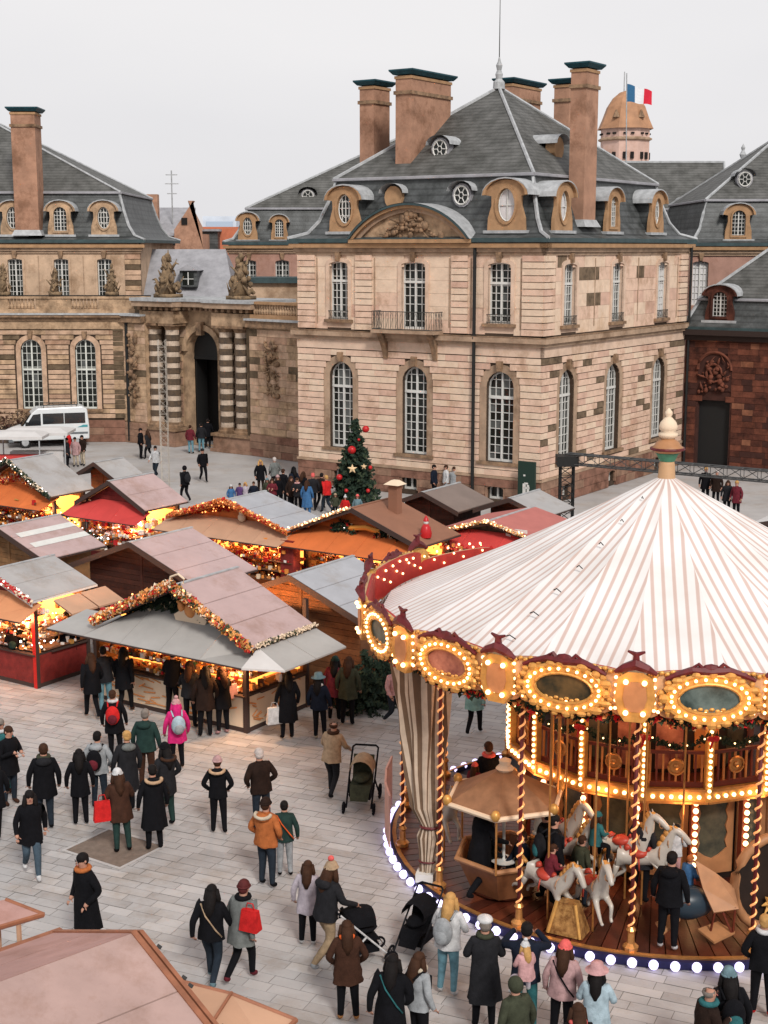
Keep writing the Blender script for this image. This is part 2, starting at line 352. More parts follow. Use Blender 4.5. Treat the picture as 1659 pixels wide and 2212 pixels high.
def dormer(th, fr, uc, w, z0, hw=0.8, h=2.0, kind='oval', body=None, blind=False, hood=1.5, sm=1.0, rect=False):
    """lucarne: stone front with scroll sides, arched lead hood running back into the roof"""
    body = body or M_orange; b = MB(fr); top = z0 + h
    sh = hw * .78 if kind == 'oval' else hw * .8
    outl = [(uc - hw, z0), (uc + hw, z0), (uc + hw * .97, z0 + .25 * h), (uc + sh, z0 + .5 * h), (uc + sh * 1.02, z0 + .68 * h)]
    outl += [(uc + hw * 1.06 * math.cos(PI * i / 10), z0 + .70 * h + .30 * h * math.sin(PI * i / 10)) for i in range(11)]
    outl += [(uc - sh * 1.02, z0 + .68 * h), (uc - sh, z0 + .5 * h), (uc - hw * .97, z0 + .25 * h)]
    if kind == 'oval': hole = oval(uc, z0 + .5 * h, hw * .48, h * .33)
    else: hole = arch(uc, hw * .5, z0 + .12 * h, z0 + .82 * h, hw * .5, 8)
    b.poly(outl, w - .18, w, 0, [hole])
    d = b.build('dormer', body, th)
    # moulded ring around the light
    r_ = MB(fr); n = len(hole)
    big = [(uc + (p[0] - uc) * 1.22, z0 + .5 * h + (p[1] - z0 - .5 * h) * 1.16) for p in hole]
    for i in range(n):
        q = [hole[i], hole[(i + 1) % n], big[(i + 1) % n], big[i]]
        r_.add([(p[0], w + .07, p[1]) for p in q] + [(p[0], w - .02, p[1]) for p in q], [(0, 1, 2, 3), (0, 1, 5, 4), (2, 3, 7, 6)])
    r_.build('moulding', body, d)
    # arched cornice over the front
    c_ = MB(fr); m_ = 10
    for (ra, rb, wa, wb) in ((1.06, 1.22, w - .1, w + .16),):
        pa = [(uc + hw * ra * math.cos(PI * i / m_), z0 + .70 * h + .30 * h * ra * math.sin(PI * i / m_)) for i in range(m_ + 1)]
        pb = [(uc + hw * rb * math.cos(PI * i / m_), z0 + .70 * h + .33 * h * math.sin(PI * i / m_)) for i in range(m_ + 1)]
        for i in range(m_):
            q = [pa[i], pa[i + 1], pb[i + 1], pb[i]]
            c_.add([(p[0], wb, p[1]) for p in q] + [(p[0], wa, p[1]) for p in q], [(0, 1, 2, 3), (0, 1, 5, 4), (2, 3, 7, 6)])
    c_.build('arched_cornice', body, d)
    # lead hood
    hd = MB(fr); pb = [(uc + hw * 1.24 * math.cos(PI * i / m_), z0 + .70 * h + .345 * h * math.sin(PI * i / m_)) for i in range(m_ + 1)]
    for i in range(m_):
        hd.add([(pb[i][0], w + .17, pb[i][1]), (pb[i + 1][0], w + .17, pb[i + 1][1]), (pb[i + 1][0], w - hood, pb[i + 1][1]), (pb[i][0], w - hood, pb[i][1])], [(0, 1, 2, 3)])
        hd.add([(pb[i][0], w + .17, pb[i][1]), (pb[i + 1][0], w + .17, pb[i + 1][1]), (pb[i + 1][0], w + .17, pb[i + 1][1] - .06), (pb[i][0], w + .17, pb[i][1] - .06)], [(0, 1, 2, 3)])
    hd.build('lead_hood', M_lead, d)
    ck = MB(fr)   # cheeks
    for sg in (-1, 1): ck.box(uc + sg * sh * .98 - .04, uc + sg * sh * .98 + .04, w - hood, w - .17, z0, z0 + .72 * h)
    ck.build('cheek', M_slate, d)
    MB(fr).box(uc - hw - .15, uc + hw + .15, w - .2, w + .14, z0 - .12, z0 + .02).build('sill', M_lead, d)
    # glazing
    MB(fr).box(uc - hw * .52, uc + hw * .52, w - .2, w - .16, z0 + .1 * h, z0 + .86 * h).build('pane', M_blind if blind else M_glass, d)
    f = MB(fr); zc = z0 + .5 * h
    if kind == 'oval':
        f.tube([(p[0], w - .12, p[1]) for p in oval(uc, zc, hw * .45, h * .31)], .035, 4, closed=True)
        if not blind: f.tube([(p[0], w - .12, p[1]) for p in oval(uc, zc, hw * .26, h * .19, 12)], .022, 4, closed=True)
        for u_ in ((0,) if blind else (-.22, 0, .22)): f.box(uc + u_ * hw - .02, uc + u_ * hw + .02, w - .15, w - .1, zc - h * .29, zc + h * .29)
        for q in ((0,) if blind else (-.14, .02, .16)): f.box(uc - hw * .42, uc + hw * .42, w - .148, w - .105, zc + q * h - .016, zc + q * h + .016)
    else:
        for u_ in (-.5, -.25, 0, .25, .5): f.box(uc + u_ * hw - (.035 if u_ in (0, -.5, .5) else .015), uc + u_ * hw + (.035 if u_ in (0, -.5, .5) else .015), w - .15, w - .1, z0 + .12 * h, z0 + (.62 if abs(u_) == .5 else .78) * h)
        for j in range(6): f.box(uc - hw * .48, uc + hw * .48, w - .147, w - .105, z0 + (.13 + .11 * j) * h, z0 + (.13 + .11 * j) * h + .03)
    f.build('window_frame', M_white, d)
    return d
def oculus(th, fr, uc, w, zc, r=.38, blank=False, hood=1.0):
    """small round roof light with a lead eyebrow hood"""
    b = MB(fr); b.poly(oval(uc, zc, r * 1.25, r * 1.35, 14), w - .5, w, 0); d = b.build('oculus', M_orange if blank else M_slate3, th)
    if not blank:
        MB(fr).poly(oval(uc, zc, r * .9, r * 1.0, 14), w, w + .02).build('pane', M_glass, d)
        f = MB(fr); f.tube([(p[0], w + .04, p[1]) for p in oval(uc, zc, r * .95, r * 1.05, 14)], .05, 4, closed=True)
        f.tube([(p[0], w + .05, p[1]) for p in oval(uc, zc, r * .3, r * .35, 8)], .025, 4, closed=True)
        for k in range(6): t = k * PI / 3; f.tube([(uc + r * .3 * math.cos(t), w + .05, zc + r * .35 * math.sin(t)), (uc + r * .9 * math.cos(t), w + .05, zc + r * math.sin(t))], .025, 4)
        f.build('window_frame', M_white, d)
    h_ = MB(fr); n = 8; P = [(uc + r * 1.7 * math.cos(PI * i / n), zc + r * .5 + r * 1.15 * math.sin(PI * i / n)) for i in range(n + 1)]
    for i in range(n): h_.add([(P[i][0], w + .25, P[i][1]), (P[i + 1][0], w + .25, P[i + 1][1]), (P[i + 1][0], w - hood, P[i + 1][1]), (P[i][0], w - hood, P[i][1])], [(0, 1, 2, 3)])
    h_.build('lead_hood', M_lead, d)
    return d
def chimney(th, fr, u0, u1, w0, w1, z0, z1, cone=True, name='chimney'):
    c = MB(fr).box(u0, u1, w0, w1, z0, z1 - .25).build(name, M_chim, th)
    MB(fr).box(u0 - .08, u1 + .08, w0 - .08, w1 + .08, z1 - 1.15, z1 - .98).build('band', M_dark, c)
    MB(fr).box(u0 - .05, u1 + .05, w0 - .05, w1 + .05, z1 - .40, z1 - .26).build('cap_course', M_orange, c)
    q = MB(fr); e = .26; uc, wc = (u0 + u1) / 2, (w0 + w1) / 2; hu, hw = abs(u1 - u0) / 2, abs(w1 - w0) / 2
    q.tbox((uc, wc), hu + .10, hw + .10, z1 - .20, z1 - .02, hu + e, hw + e); q.box(uc - hu - e, uc + hu + e, wc - hw - e, wc + hw + e, z1 - .018, z1 + .05)
    q.build('metal_cap', M_teal, c)
    MB(fr).tbox((uc, wc), hu + .22, hw + .22, z0, z0 + .35, hu + .04, hw + .04).build('flashing', M_lead, c)
    return c
def mansard(th, fr, u0, u1, w0, w1, ze, prof, apex=None, ridge=None, zt=20.4):
    """rectangular mansard; prof = [(inset, rise)]; apex point or ridge line on top. w grows backwards (negative outwards)"""
    rings = [[(u0 + i, w0 + i), (u1 - i, w0 + i), (u1 - i, w1 - i), (u0 + i, w1 - i)] for i, z in prof]
    b = MB(fr)
    for k in range(len(prof) - 1):
        for j in range(4):
            A, B = rings[k][j], rings[k][(j + 1) % 4]; C_, D = rings[k + 1][(j + 1) % 4], rings[k + 1][j]
            b.add([(A[0], -A[1], ze + prof[k][1]), (B[0], -B[1], ze + prof[k][1]), (C_[0], -C_[1], ze + prof[k + 1][1]), (D[0], -D[1], ze + prof[k + 1][1])], [(0, 1, 2, 3)])
    r_ = b.build('roof', M_slate, th)
    hp = MB(fr)
    for j in range(4): hp.tube([(rings[k][j][0], -rings[k][j][1], ze + prof[k][1] + .03) for k in range(len(prof))], .10, 5)
    zb = ze + prof[-1][1]; T = rings[-1]; up = MB(fr); ov = .12
    T2 = [(T[0][0] - ov, T[0][1] - ov), (T[1][0] + ov, T[1][1] - ov), (T[2][0] + ov, T[2][1] + ov), (T[3][0] - ov, T[3][1] + ov)]
    P = [ridge[0], ridge[1]] if ridge else [apex, apex]
    tops = [(P[0][0], -P[0][1], zt), (P[1][0], -P[1][1], zt)]
    v = [(p[0], -p[1], zb) for p in T2]
    if ridge and abs(P[0][1] - P[1][1]) > abs(P[0][0] - P[1][0]):   # ridge runs in w: P0 front, P1 back
        up.add(v + tops, [(0, 1, 4), (1, 2, 5, 4), (2, 3, 5), (3, 0, 4, 5)])
        hl = [(0, 0), (1, 0), (2, 1), (3, 1)]
    else:
        up.add(v + tops, [(0, 1, 5, 4), (1, 2, 5), (2, 3, 4, 5), (3, 0, 4)])
        hl = [(0, 0), (1, 1), (2, 1), (3, 0)]
    up.build('upper_roof', M_slate2, th)
    for i, t in hl: hp.tube([(v[i][0], v[i][1], v[i][2] + .03), (tops[t][0], tops[t][1], tops[t][2] + .05)], .09, 5)
    if ridge: hp.tube([(t[0], t[1], t[2] + .03) for t in tops], .1, 5)
    hp.build('hip_flashing', M_lead, r_)
    e = MB(fr)
    for i in range(4):
        A, B = T2[i], T2[(i + 1) % 4]; e.tube([(A[0], -A[1], zb), (B[0], -B[1], zb)], .09, 5)
    e.build('break_moulding', M_slate3, r_)
    gt = MB(fr); q = .42
    gt.box(u0 - q, u1 + q, -w0 + .06, -w0 + q, ze - .1, ze + .1); gt.box(u0 - q, u1 + q, -w1 - q, -w1, ze - .1, ze + .1)
    gt.box(u0 - q, u0, -w1, -w0 + .06, ze - .1, ze + .1); gt.box(u1, u1 + q, -w1, -w0 + .06, ze - .1, ze + .1)
    gt.build('gutter', M_gutter, th)
    return r_
def cornice(th, fr, u0, u1, ze, m=None, wb=0.0):
    for i, (za, zb, w_) in enumerate(((ze - .65, ze - .5, .1), (ze - .5, ze - .3, .2), (ze - .3, ze - .1, .36))):
        MB(fr).box(u0 - w_, u1 + w_, wb - .05, wb + w_, za, zb + .001 * i).build('cornice', m or M_orange if i == 2 else (m or M_trim), th)
# ------------------------------------------------------------------ ground
AZ = R(-56.3)
A2 = Vector((math.sin(AZ), math.cos(AZ), 0)); B2 = Vector((math.cos(AZ), -math.sin(AZ), 0))
PAV = [mat('paving_grey', (0.385, 0.370, 0.366), 0.75, 0.16, 1.1, 0.25, stain=.12), mat('paving_warm', (0.40, 0.382, 0.376), 0.75, 0.16, 1.3, 0.25, stain=.12),
       mat('paving_light', (0.44, 0.42, 0.412), 0.72, 0.12, 1.0, 0.25, stain=.12), mat('paving_dark', (0.36, 0.34, 0.332), 0.8, 0.2, 1.4, 0.3, stain=.12)]
M_gr = mat('plaza_ground', (0.385, 0.365, 0.355), 0.85, 0.18, 0.5, 0.2, stain=.10)
M_grj = mat('paving_joint', (0.19, 0.175, 0.165), 0.95, 0.3, 2.0)
gr = MB().box(-1500, 1500, -300, 2500, -0.6, -0.012).build('ground', M_gr); tag(gr, kind='structure')
pl = MB().box(-22, 26, 12, 62, -0.01, -0.004).build('plaza_bed', M_grj); tag(pl, kind='structure')
PW = 0.27; phi = R(-66); pU = Vector((math.sin(phi), math.cos(phi), 0)); pV = Vector((pU.y, -pU.x, 0))
pf = Fr((0, 28), (pU.x, pU.y), (pV.x, pV.y)); cells = []
for j in range(-140, 120):
    x = -42 + random.random() * .5
    while x < 40:
        l = random.uniform(.45, .85); c = pf.p(x + l / 2, j * PW, 0)
        if -21.5 < c.x < 25.5 and 14.5 < c.y < 61.5 and abs(c.x) < c.y * .28 + 2:
            cells.append((c.length, x, x + l, j))
        x += l
vis = lambda c: -9 < c.x < 1.2 and c.y > 18.6 + max(0, (-c.x - 1) * .3)
cells.sort(key=lambda q: (0 if vis(pf.p((q[1] + q[2]) / 2, q[3] * PW, 0)) else 1, q[0])); st = MB(pf)
for k, (d, x0, x1, j) in enumerate(cells):
    mi = random.choices((0, 1, 2, 3), (.42, .3, .13, .15))[0]; h = random.uniform(-.002, .004)
    if k < 300: ubox('paving_stone', PAV[mi], pl, pf, x0 + .006, x1 - .006, j * PW + .006, (j + 1) * PW - .006, -.03, h)
    else:
        a, b = j * PW + .006, (j + 1) * PW - .006; st.add([(x0 + .006, a, h), (x1 - .006, a, h), (x1 - .006, b, h), (x0 + .006, b, h)], [(0, 1, 2, 3)], mi)
tag(st.build('paving_stones', PAV, pl, fix=False), kind='stuff')
# stone-coloured tree pit cover
tp = thing('tree_pit_cover', 'brown square pit cover set flush in the grey paving near the standing crowd', 'pit cover', g(247, 1833))
tf = Fr((g(247, 1833).x, g(247, 1833).y), (A2.x, A2.y), (B2.x, B2.y))
MB(tf).box(-.75, .75, -.62, .62, .006, .016).build('cover_plate', mat('earth_brown', (0.20, 0.15, 0.12), 0.95, 0.3, 6, .3), tp)
MB(tf).box(-.82, .82, -.70, -.63, .006, .02).box(-.82, .82, .63, .70, .006, .02).box(-.82, -.76, -.63, .63, .006, .021).box(.76, .82, -.63, .63, .006, .021).build('kerb_edging', PAV[2], tp)

# ------------------------------------------------------------------ the main pavilion
P0 = Vector((-4.40, 75.03, 0)); LFR = 14.16; LSD = 17.2
P1 = P0 - A2 * LFR; P2 = P1 + B2 * LSD
FF = Fr(P0, (-A2.x, -A2.y), (-B2.x, -B2.y)); SF = Fr(P1, (B2.x, B2.y), (-A2.x, -A2.y))
LF2 = Fr(P0, (B2.x, B2.y), (A2.x, A2.y))
pav = thing('palace_pavilion', 'two storey pink sandstone corner pavilion with arched pediment, oval dormers and tall chimneys', 'palace', P1)
LW = [(2.66, .72, 2.05, 6.45, .72, .38), (7.12, .72, 2.05, 6.40, .72, .38), (11.95, .74, 2.05, 6.38, .74, .38)]
BW = [(2.66, .45, .25, .95, .15, .12), (6.87, .45, .22, .90, .15, .12), (11.8, .45, .20, .86, .15, .12)]
UW = [(2.56, .58, 8.62, 11.5, .14, .2), (7.05, .70, 8.25, 11.5, .14, .2), (11.86, .62, 8.66, 11.5, .14, .2)]
SLW = [(2.62, .78, 2.0, 6.4, .78, .38), (7.9, .80, 1.9, 6.35, .80, .38), (13.8, .80, 1.9, 6.3, .80, .38)]
SBW = [(2.62, .4, .22, .8, .1, .1), (7.9, .4, .22, .8, .1, .1), (13.8, .4, .22, .8, .1, .1)]
SUW = [(2.64, .66, 8.55, 11.45, .14, .2), (8.05, .68, 8.5, 11.45, .14, .2), (13.8, .70, 8.45, 11.45, .14, .2)]
bud = [0]
for fr, L, lw, bw, uw, wts, uwt in ((FF, LFR, LW, BW, UW, (.50, .40, .095, .005), (.35, .6, .05, .0)), (SF, LSD, SLW, SBW, SUW, (.44, .30, .17, .09), (.44, .34, .12, .10))):
    wall(pav, fr, L, 0, 8.2, lw + bw); wall(pav, fr, L, 8.2, 12.5, uw, M_ash, name='upper_wall')
    stones(pav, pav, fr, -.07, L + .02, 0, 1.25, .42, bw, M_base, (.6, .4), proud=.14, joint=.02, ln=1.4, budget=bud, cap=300)
    stones(pav, pav, fr, -.07, L + .02, 1.36, 7.1, .318, lw, M_stone, wts, budget=bud, cap=270 if fr is FF else 300, joint=.036)
    MB(fr).box(-.12, L + .12, -.05, .17, 1.25, 1.36).build('plinth_moulding', M_trim, pav)
    MB(fr).box(-.09, L + .09, -.05, .09, 7.13, 7.62).build('frieze', M_ash, pav)
    MB(fr).box(-.2, L + .2, -.05, .22, 7.62, 7.78).box(-.32, L + .32, -.05, .34, 7.78, 8.02).build('string_course', M_trim, pav)
    MB(fr).box(-.33, L + .33, .0, .35, 8.02, 8.06).build('string_course_lead', M_dark, pav)
    stones(pav, pav, fr, .0, L, 8.12, 11.9, .62, [(a_, b_, c_, d_, e_, .16) for a_, b_, c_, d_, e_, f_ in uw], M_stone, uwt, proud=.02, joint=.012, ln=1.25, budget=[999])
    cornice(pav, fr, 0, L, 12.5)
    for (uc, hw, h0, h1, rs, m_) in lw: window(pav, fr, uc, hw, h0, h1, rs, 4, 11, sur=.36, inset=.28, tr=h1 - 1.25, surw=.02, sill=True)
    for (uc, hw, h0, h1, rs, m_) in bw: window(pav, fr, uc, hw, h0, h1, rs, 2, 1, sur=.1, inset=.25, key=False, sill=False, surw=.1, surm=M_base[1], panes=False)
for k, (uc, hw, h0, h1, rs, m_) in enumerate(UW): window(pav, FF, uc, hw, h0, h1, rs, 4, 8, sur=.2, inset=.22, tr=h1 - .95, surw=.09, grille=(k != 1), surm=M_ash)
for k, (uc, hw, h0, h1, rs, m_) in enumerate(SUW): window(pav, SF, uc, hw, h0, h1, rs, 4, 8, sur=.2, inset=.22, tr=h1 - .95, surw=.09, grille=True, surm=M_ash, glass=M_blind if k == 2 else None)
q_ = MB(FF)
for (ua, ub) in ((0.0, 1.1), (3.62, 4.62), (9.25, 10.15), (13.1, 14.2)):
    stones(pav, pav, FF, ua, ub, 8.12, 11.86, .312, [], M_stone, (.5, .45, .05, 0), proud=.13, joint=.045, ln=2, bl=q_, budget=[999])
tag(q_.build('quoin_courses', M_stone, pav), kind='stuff')
q_ = MB(SF)
for (ua, ub) in ((-.1, .95), (16.1, 17.25)):
    stones(pav, pav, SF, ua, ub, 8.12, 11.86, .312, [], M_stone, (.5, .35, .1, .05), proud=.13, joint=.045, ln=2, bl=q_, budget=[999])
tag(q_.build('quoin_courses', M_stone, pav), kind='stuff')
for fr, uu in ((FF, (1.2, 4.75, 9.1, 10.3, 13.0)), (SF, (1.1, 5.4, 10.6, 15.9))):   # raised panel frames
    for x in uu: MB(fr).box(x - .03, x + .03, 0, .05, 8.4, 11.7).build('panel_moulding', M_trim, pav)
MB(LF2).box(0, LSD, -.4, 0, 0, 12.5).build('wall', M_ash, pav)
q_ = MB(LF2); stones(pav, pav, LF2, 0, 8, 1.4, 7.6, .318, [], M_stone, (.3, .3, .3, .1), bl=q_, budget=[999]); tag(q_.build('stone_courses', M_stone, pav), kind='stuff')
# projecting bay mouldings and the arched pediment
hwp = 3.42; pc = 6.98; zr0 = 12.62; rise = 1.62; Rp = (hwp ** 2 + rise ** 2) / (2 * rise); zc = zr0 + rise - Rp
def parc(r, n=20, cut=zr0):
    t0 = math.asin(min(1, (cut - zc) / r)); return [(pc + r * math.cos(t0 + (PI - 2 * t0) * i / n), zc + r * math.sin(t0 + (PI - 2 * t0) * i / n)) for i in range(n + 1)]
pd = MB(FF).poly(parc(Rp - .35), -.4, .12).build('pediment', M_old[0], pav)
for r0, r1, w1, m_ in ((Rp - .36, Rp - .16, .3, M_trim), (Rp - .16, Rp - .02, .5, M_orange), (Rp - .02, Rp + .08, .62, M_gutter)):
    a_, o_ = parc(r0), parc(r1); b = MB(FF)
    for i in range(20):
        q = [a_[i], a_[i + 1], o_[i + 1], o_[i]]
        b.add([(p[0], w1, p[1]) for p in q] + [(p[0], -.1, p[1]) for p in q], [(0, 1, 2, 3), (0, 1, 5, 4), (2, 3, 7, 6)])
    b.build('arched_moulding', m_, pd)
b = MB(FF); o_ = parc(Rp + .1); 
for i in range(20): b.add([(o_[i][0], .63, o_[i][1]), (o_[i + 1][0], .63, o_[i + 1][1]), (o_[i + 1][0], -1.4, o_[i + 1][1]), (o_[i][0], -1.4, o_[i][1])], [(0, 1, 2, 3)])
b.build('lead_cover', M_lead, pd)
MB(FF).box(pc - hwp - .1, pc + hwp + .1, -.05, .5, 12.42, 12.6).build('cornice', M_orange, pav)
def carving(fr, uc, w, z0, hw, h, n=60, seed=1, flat=.16, tri=True, s=1.0):
    rnd = random.Random(seed); b = MB(fr)
    for i in range(n):
        t = rnd.random(); zz = z0 + h * t; ww = hw * ((1 - t) if tri else 1) * .95 + .05
        u = uc + rnd.uniform(-ww, ww); r = rnd.uniform(.06, .2) * s
        if rnd.random() < .35:
            an = rnd.uniform(0, PI); l = rnd.uniform(.2, .5) * s
            b.tube([(u - l * math.cos(an), w + rnd.uniform(0, flat), zz - l * math.sin(an) * .6), (u, w + flat, zz), (u + l * math.cos(an), w + rnd.uniform(0, flat), zz + l * math.sin(an) * .6)], [r * .2, r * .5, r * .15], 5)
        else: b.ell((u, w + rnd.uniform(0, flat), zz), (r, r * .8, r * rnd.uniform(.6, 1.3)), 7, 4)
    return b
carving(FF, pc, .12, 12.75, 2.0, 1.15, 90, 3).build('relief_carving', M_dark, pd, smooth=True)
def statue(th, fr, u, w, z, h, hw, seed, m=None, name='trophy_carving'):
    rnd = random.Random(seed); b = MB(fr); b.box(u - hw * .9, u + hw * .9, w - hw * .7, w + hw * .7, z, z + .22)
    b.tube([(u - hw * .2, w, z + .2), (u - hw * .1, w, z + h * .45), (u + hw * .05, w, z + h * .72), (u, w, z + h * .82)], [hw * .75, hw * .5, hw * .32, hw * .14], 8)
    b.ell((u + hw * .04, w, z + h * .91), (hw * .24, hw * .24, h * .085), 8, 6)
    for i in range(46):
        t = rnd.random() ** 1.3; ww = hw * (1.05 - t * .85); an = rnd.uniform(0, 2 * PI); r = rnd.uniform(.08, .2) * hw * 1.3
        cu, cw, cz = u + ww * math.cos(an), w + ww * .8 * math.sin(an), z + .2 + h * .8 * t
        if i % 3 == 0:
            d = rnd.uniform(-1, 1); b.tube([(cu, cw, cz), (cu + d * hw * .5, cw, cz + h * .13), (cu + d * hw * .9, cw, cz + h * rnd.uniform(.1, .3))], [r * .6, r * .45, r * .15], 5)
        else: b.ell((cu, cw, cz), (r, r, r * rnd.uniform(.7, 1.6)), 6, 4)
    return b.build(name, m or M_dark, th, smooth=True)
# balcony
b = MB(FF).box(5.05, 8.75, -.05, .85, 8.06, 8.2).build('balcony_slab', M_trim, pav)
rl = MB(FF); z0 = 8.2
def rail(rl, p, q, z0, h, n):
    for zz in (z0 + .06, z0 + h): rl.tube([(p[0], p[1], zz), (q[0], q[1], zz)], .022, 4)
    for i in range(n + 1):
        t = i / n; x, y = p[0] + (q[0] - p[0]) * t, p[1] + (q[1] - p[1]) * t; rl.tube([(x, y, z0 + .06), (x, y, z0 + h)], .013, 4)
        if i < n and i % 2 == 0:
            x2, y2 = p[0] + (q[0] - p[0]) * (t + 1 / n), p[1] + (q[1] - p[1]) * (t + 1 / n)
            rl.tube([(x, y, z0 + .1), ((x + x2) / 2, (y + y2) / 2, z0 + h * .45), (x2, y2, z0 + h * .7), ((x + x2) / 2, (y + y2) / 2, z0 + h * .95), (x, y, z0 + h * .7)], .011, 3)
rail(rl, (5.1, .8), (8.7, .8), z0, .92, 26); rail(rl, (5.1, 0), (5.1, .8), z0, .92, 6); rail(rl, (8.7, 0), (8.7, .8), z0, .92, 6)
rl.build('balcony_railing', M_iron, b)
for uc in (5.45, 8.35):
    MB(FF).add([(uc - .13, 0, 6.75), (uc + .13, 0, 6.75), (uc + .13, .12, 6.75), (uc - .13, .12, 6.75), (uc - .13, 0, 7.7), (uc + .13, 0, 7.7), (uc + .16, .7, 8.05), (uc - .16, .7, 8.05), (uc + .14, .3, 7.35), (uc - .14, .3, 7.35)],
               [(0, 1, 2, 3), (2, 8, 9, 3), (8, 6, 7, 9), (1, 5, 6, 8, 2), (0, 3, 9, 7, 4), (4, 7, 6, 5)]).build('console_bracket', M_dark, b)
MB(FF).tube([(10.6, .22, .1), (10.6, .22, 12.3)], .085, 8).tube([(10.6, .22, 7.9), (10.6, .22, 8.1)], .13, 8).build('downpipe', M_black, pav)
MB(SF).tube([(17.15, .3, .1), (17.15, .3, 12.3)], .08, 8).build('downpipe', M_black, pav)
PROF = [(-.40, .08), (.35, .34), (.78, .95), (1.12, 1.9), (1.42, 3.05)]
mansard(pav, FF, 0, LFR, 0, LSD, 12.55, PROF, apex=(6.9, 8.48), zt=20.45)
dormer(pav, FF, 2.75, -.22, 12.98, .95, 2.25)
dormer(pav, FF, 12.0, -.22, 12.98, 1.0, 2.35, blind=True)
oculus(pav, FF, 5.2, -.95, 14.65, .42, blank=True); oculus(pav, FF, 9.15, -.95, 14.68, .42)
dormer(pav, SF, 2.35, -.22, 12.98, .95, 2.25, blind=True, body=M_orange)
dormer(pav, SF, 7.9, -.22, 12.98, .85, 2.15, kind='arch'); dormer(pav, SF, 13.4, -.22, 12.98, .92, 2.2)
oculus(pav, FF, 6.6, -3.1, 17.05, .42); oculus(pav, SF, 6.4, -2.6, 17.1, .42, blank=True, hood=1.5)
chimney(pav, FF, 4.36, 5.27, -6.3, -2.44, 15.9, 20.9); chimney(pav, FF, .95, 1.85, -5.7, -4.2, 15.4, 20.75)
chimney(pav, FF, 12.96, 13.78, -6.1, -4.75, 13.2, 20.9); chimney(pav, FF, 4.36, 5.27, -16.3, -12.9, 15.0, 21.45)
chimney(pav, FF, 8.5, 9.4, -12.9, -11.7, 15.2, 21.05)
ap = FF.p(6.9, -8.48, 20.4)
MB().lathe([(.32, ap.z), (.30, ap.z + .35), (.16, ap.z + .5), (.2, ap.z + .75), (.12, ap.z + .95), (.17, ap.z + 1.2), (.08, ap.z + 1.4), (.04, ap.z + 1.6), (0, ap.z + 1.65)], (ap.x, ap.y), 10).build('finial', M_lead, pav)
MB().tube([(ap.x, ap.y, ap.z + 1.5), (ap.x, ap.y, ap.z + 6.5)], [.03, .012], 5).build('lightning_rod', M_iron, pav)
for (uc, wc) in ((4.2, -4.6), (9.9, -4.3), (8.9, -6.3), (12.9, -7.8), (3.6, -3.3), (11.2, -3.7), (8.2, -5.2), (10.2, -9.8)):
    pass
# sign board leaning on the front plinth
sg = thing('sign_board', 'tall black advertising panel with a white emblem leaning beside the pavilion corner', 'sign', FF.p(14.0, .6, 0))
MB(FF).box(13.35, 14.25, .55, .68, .05, 2.3).build('board', mat('sign_green_black', (0.012, 0.03, 0.022), .5), sg)
e = MB(FF)
for (x0, x1, z0, z1) in ((13.62, 13.78, .75, 1.25), (13.72, 14.02, .7, .8), (13.66, 13.98, 1.0, 1.1), (13.84, 13.96, .75, 1.2), (13.7, 13.9, 1.22, 1.3)): e.box(x0, x1, .681, .69, z0, z1)
e.box(13.65, 13.75, .681, .69, 1.6, 1.68); e.build('emblem', M_white, sg)

# ------------------------------------------------------------------ left palace wing (frontal)
lw_ = thing('palace_wing', 'left ochre sandstone palace wing with arched windows, balustrade and slate mansard roof', 'palace', (-16.5, 91.08, 0))
LF_ = Fr((-40, 91.08), (1, 0), (0, -1)); X = lambda x: x + 40
lws = [(X(x), .65, 2.1, 6.5, .65, .4) for x in (-36.04, -32.61, -29.18, -25.75, -22.32, -18.89)]
wall(lw_, LF_, X(-16.5), 0, 8.0, lws, M_wall)
bl = [0]
stones(lw_, lw_, LF_, X(-26.5), X(-16.5), 1.5, 7.1, .305, lws, [M_old[1], M_old[0], M_old[3], M_old[2]], (.5, .3, .14, .06), budget=bl, cap=300, joint=.05)
stones(lw_, lw_, LF_, X(-17.1), X(-16.4), 1.5, 7.3, .305, [], [M_old[2], M_old[0]], (.7, .3), budget=[999], proud=.1)
stones(lw_, lw_, LF_, X(-40), X(-26.5), 1.5, 7.1, .305, lws, [M_old[1], M_old[0], M_old[3], M_old[2]], (.5, .3, .14, .06), budget=[999], joint=.05)
q_ = MB(LF_); stones(lw_, lw_, LF_, 0, X(-16.5), 0, 1.4, .46, [], M_base, (.6, .4), bl=q_, proud=.16, joint=.02, ln=1.3, budget=[999]); tag(q_.build('plinth_stones', M_base, lw_), kind='stuff')
for (uc, hw, h0, h1, rs, m_) in lws[2:]: window(lw_, LF_, uc, hw, h0, h1, rs, 4, 10, sur=.3, inset=.25, tr=4.6, surw=.03, surm=M_old[1], wm=mat('window_grey_white', (.62, .63, .58), .5, .15, 3))
MB(LF_).box(0, X(-16.1), -.05, .12, 7.15, 7.7).build('frieze', M_old[0], lw_)
MB(LF_).box(0, X(-14.7), -1.7, .25, 7.7, 7.9).box(0, X(-14.6), -1.8, .45, 7.9, 8.05).build('cornice', M_dark, lw_)
MB(LF_).box(0, X(-14.6), -1.8, .5, 8.055, 8.16).build('lead_ledge', M_lead, lw_)
MB(LF_).box(0, X(-14.7), -.35, .0, 8.16, 8.4).box(0, X(-14.7), -.37, .03, 9.05, 9.2).build('balustrade_rail', M_old[0], lw_)
MB(LF_).box(0, X(-14.7), -.38, .04, 9.205, 9.26).build('balustrade_cap', M_black, lw_)
x = -39.5; k = 0; solid = MB(LF_); bme = None
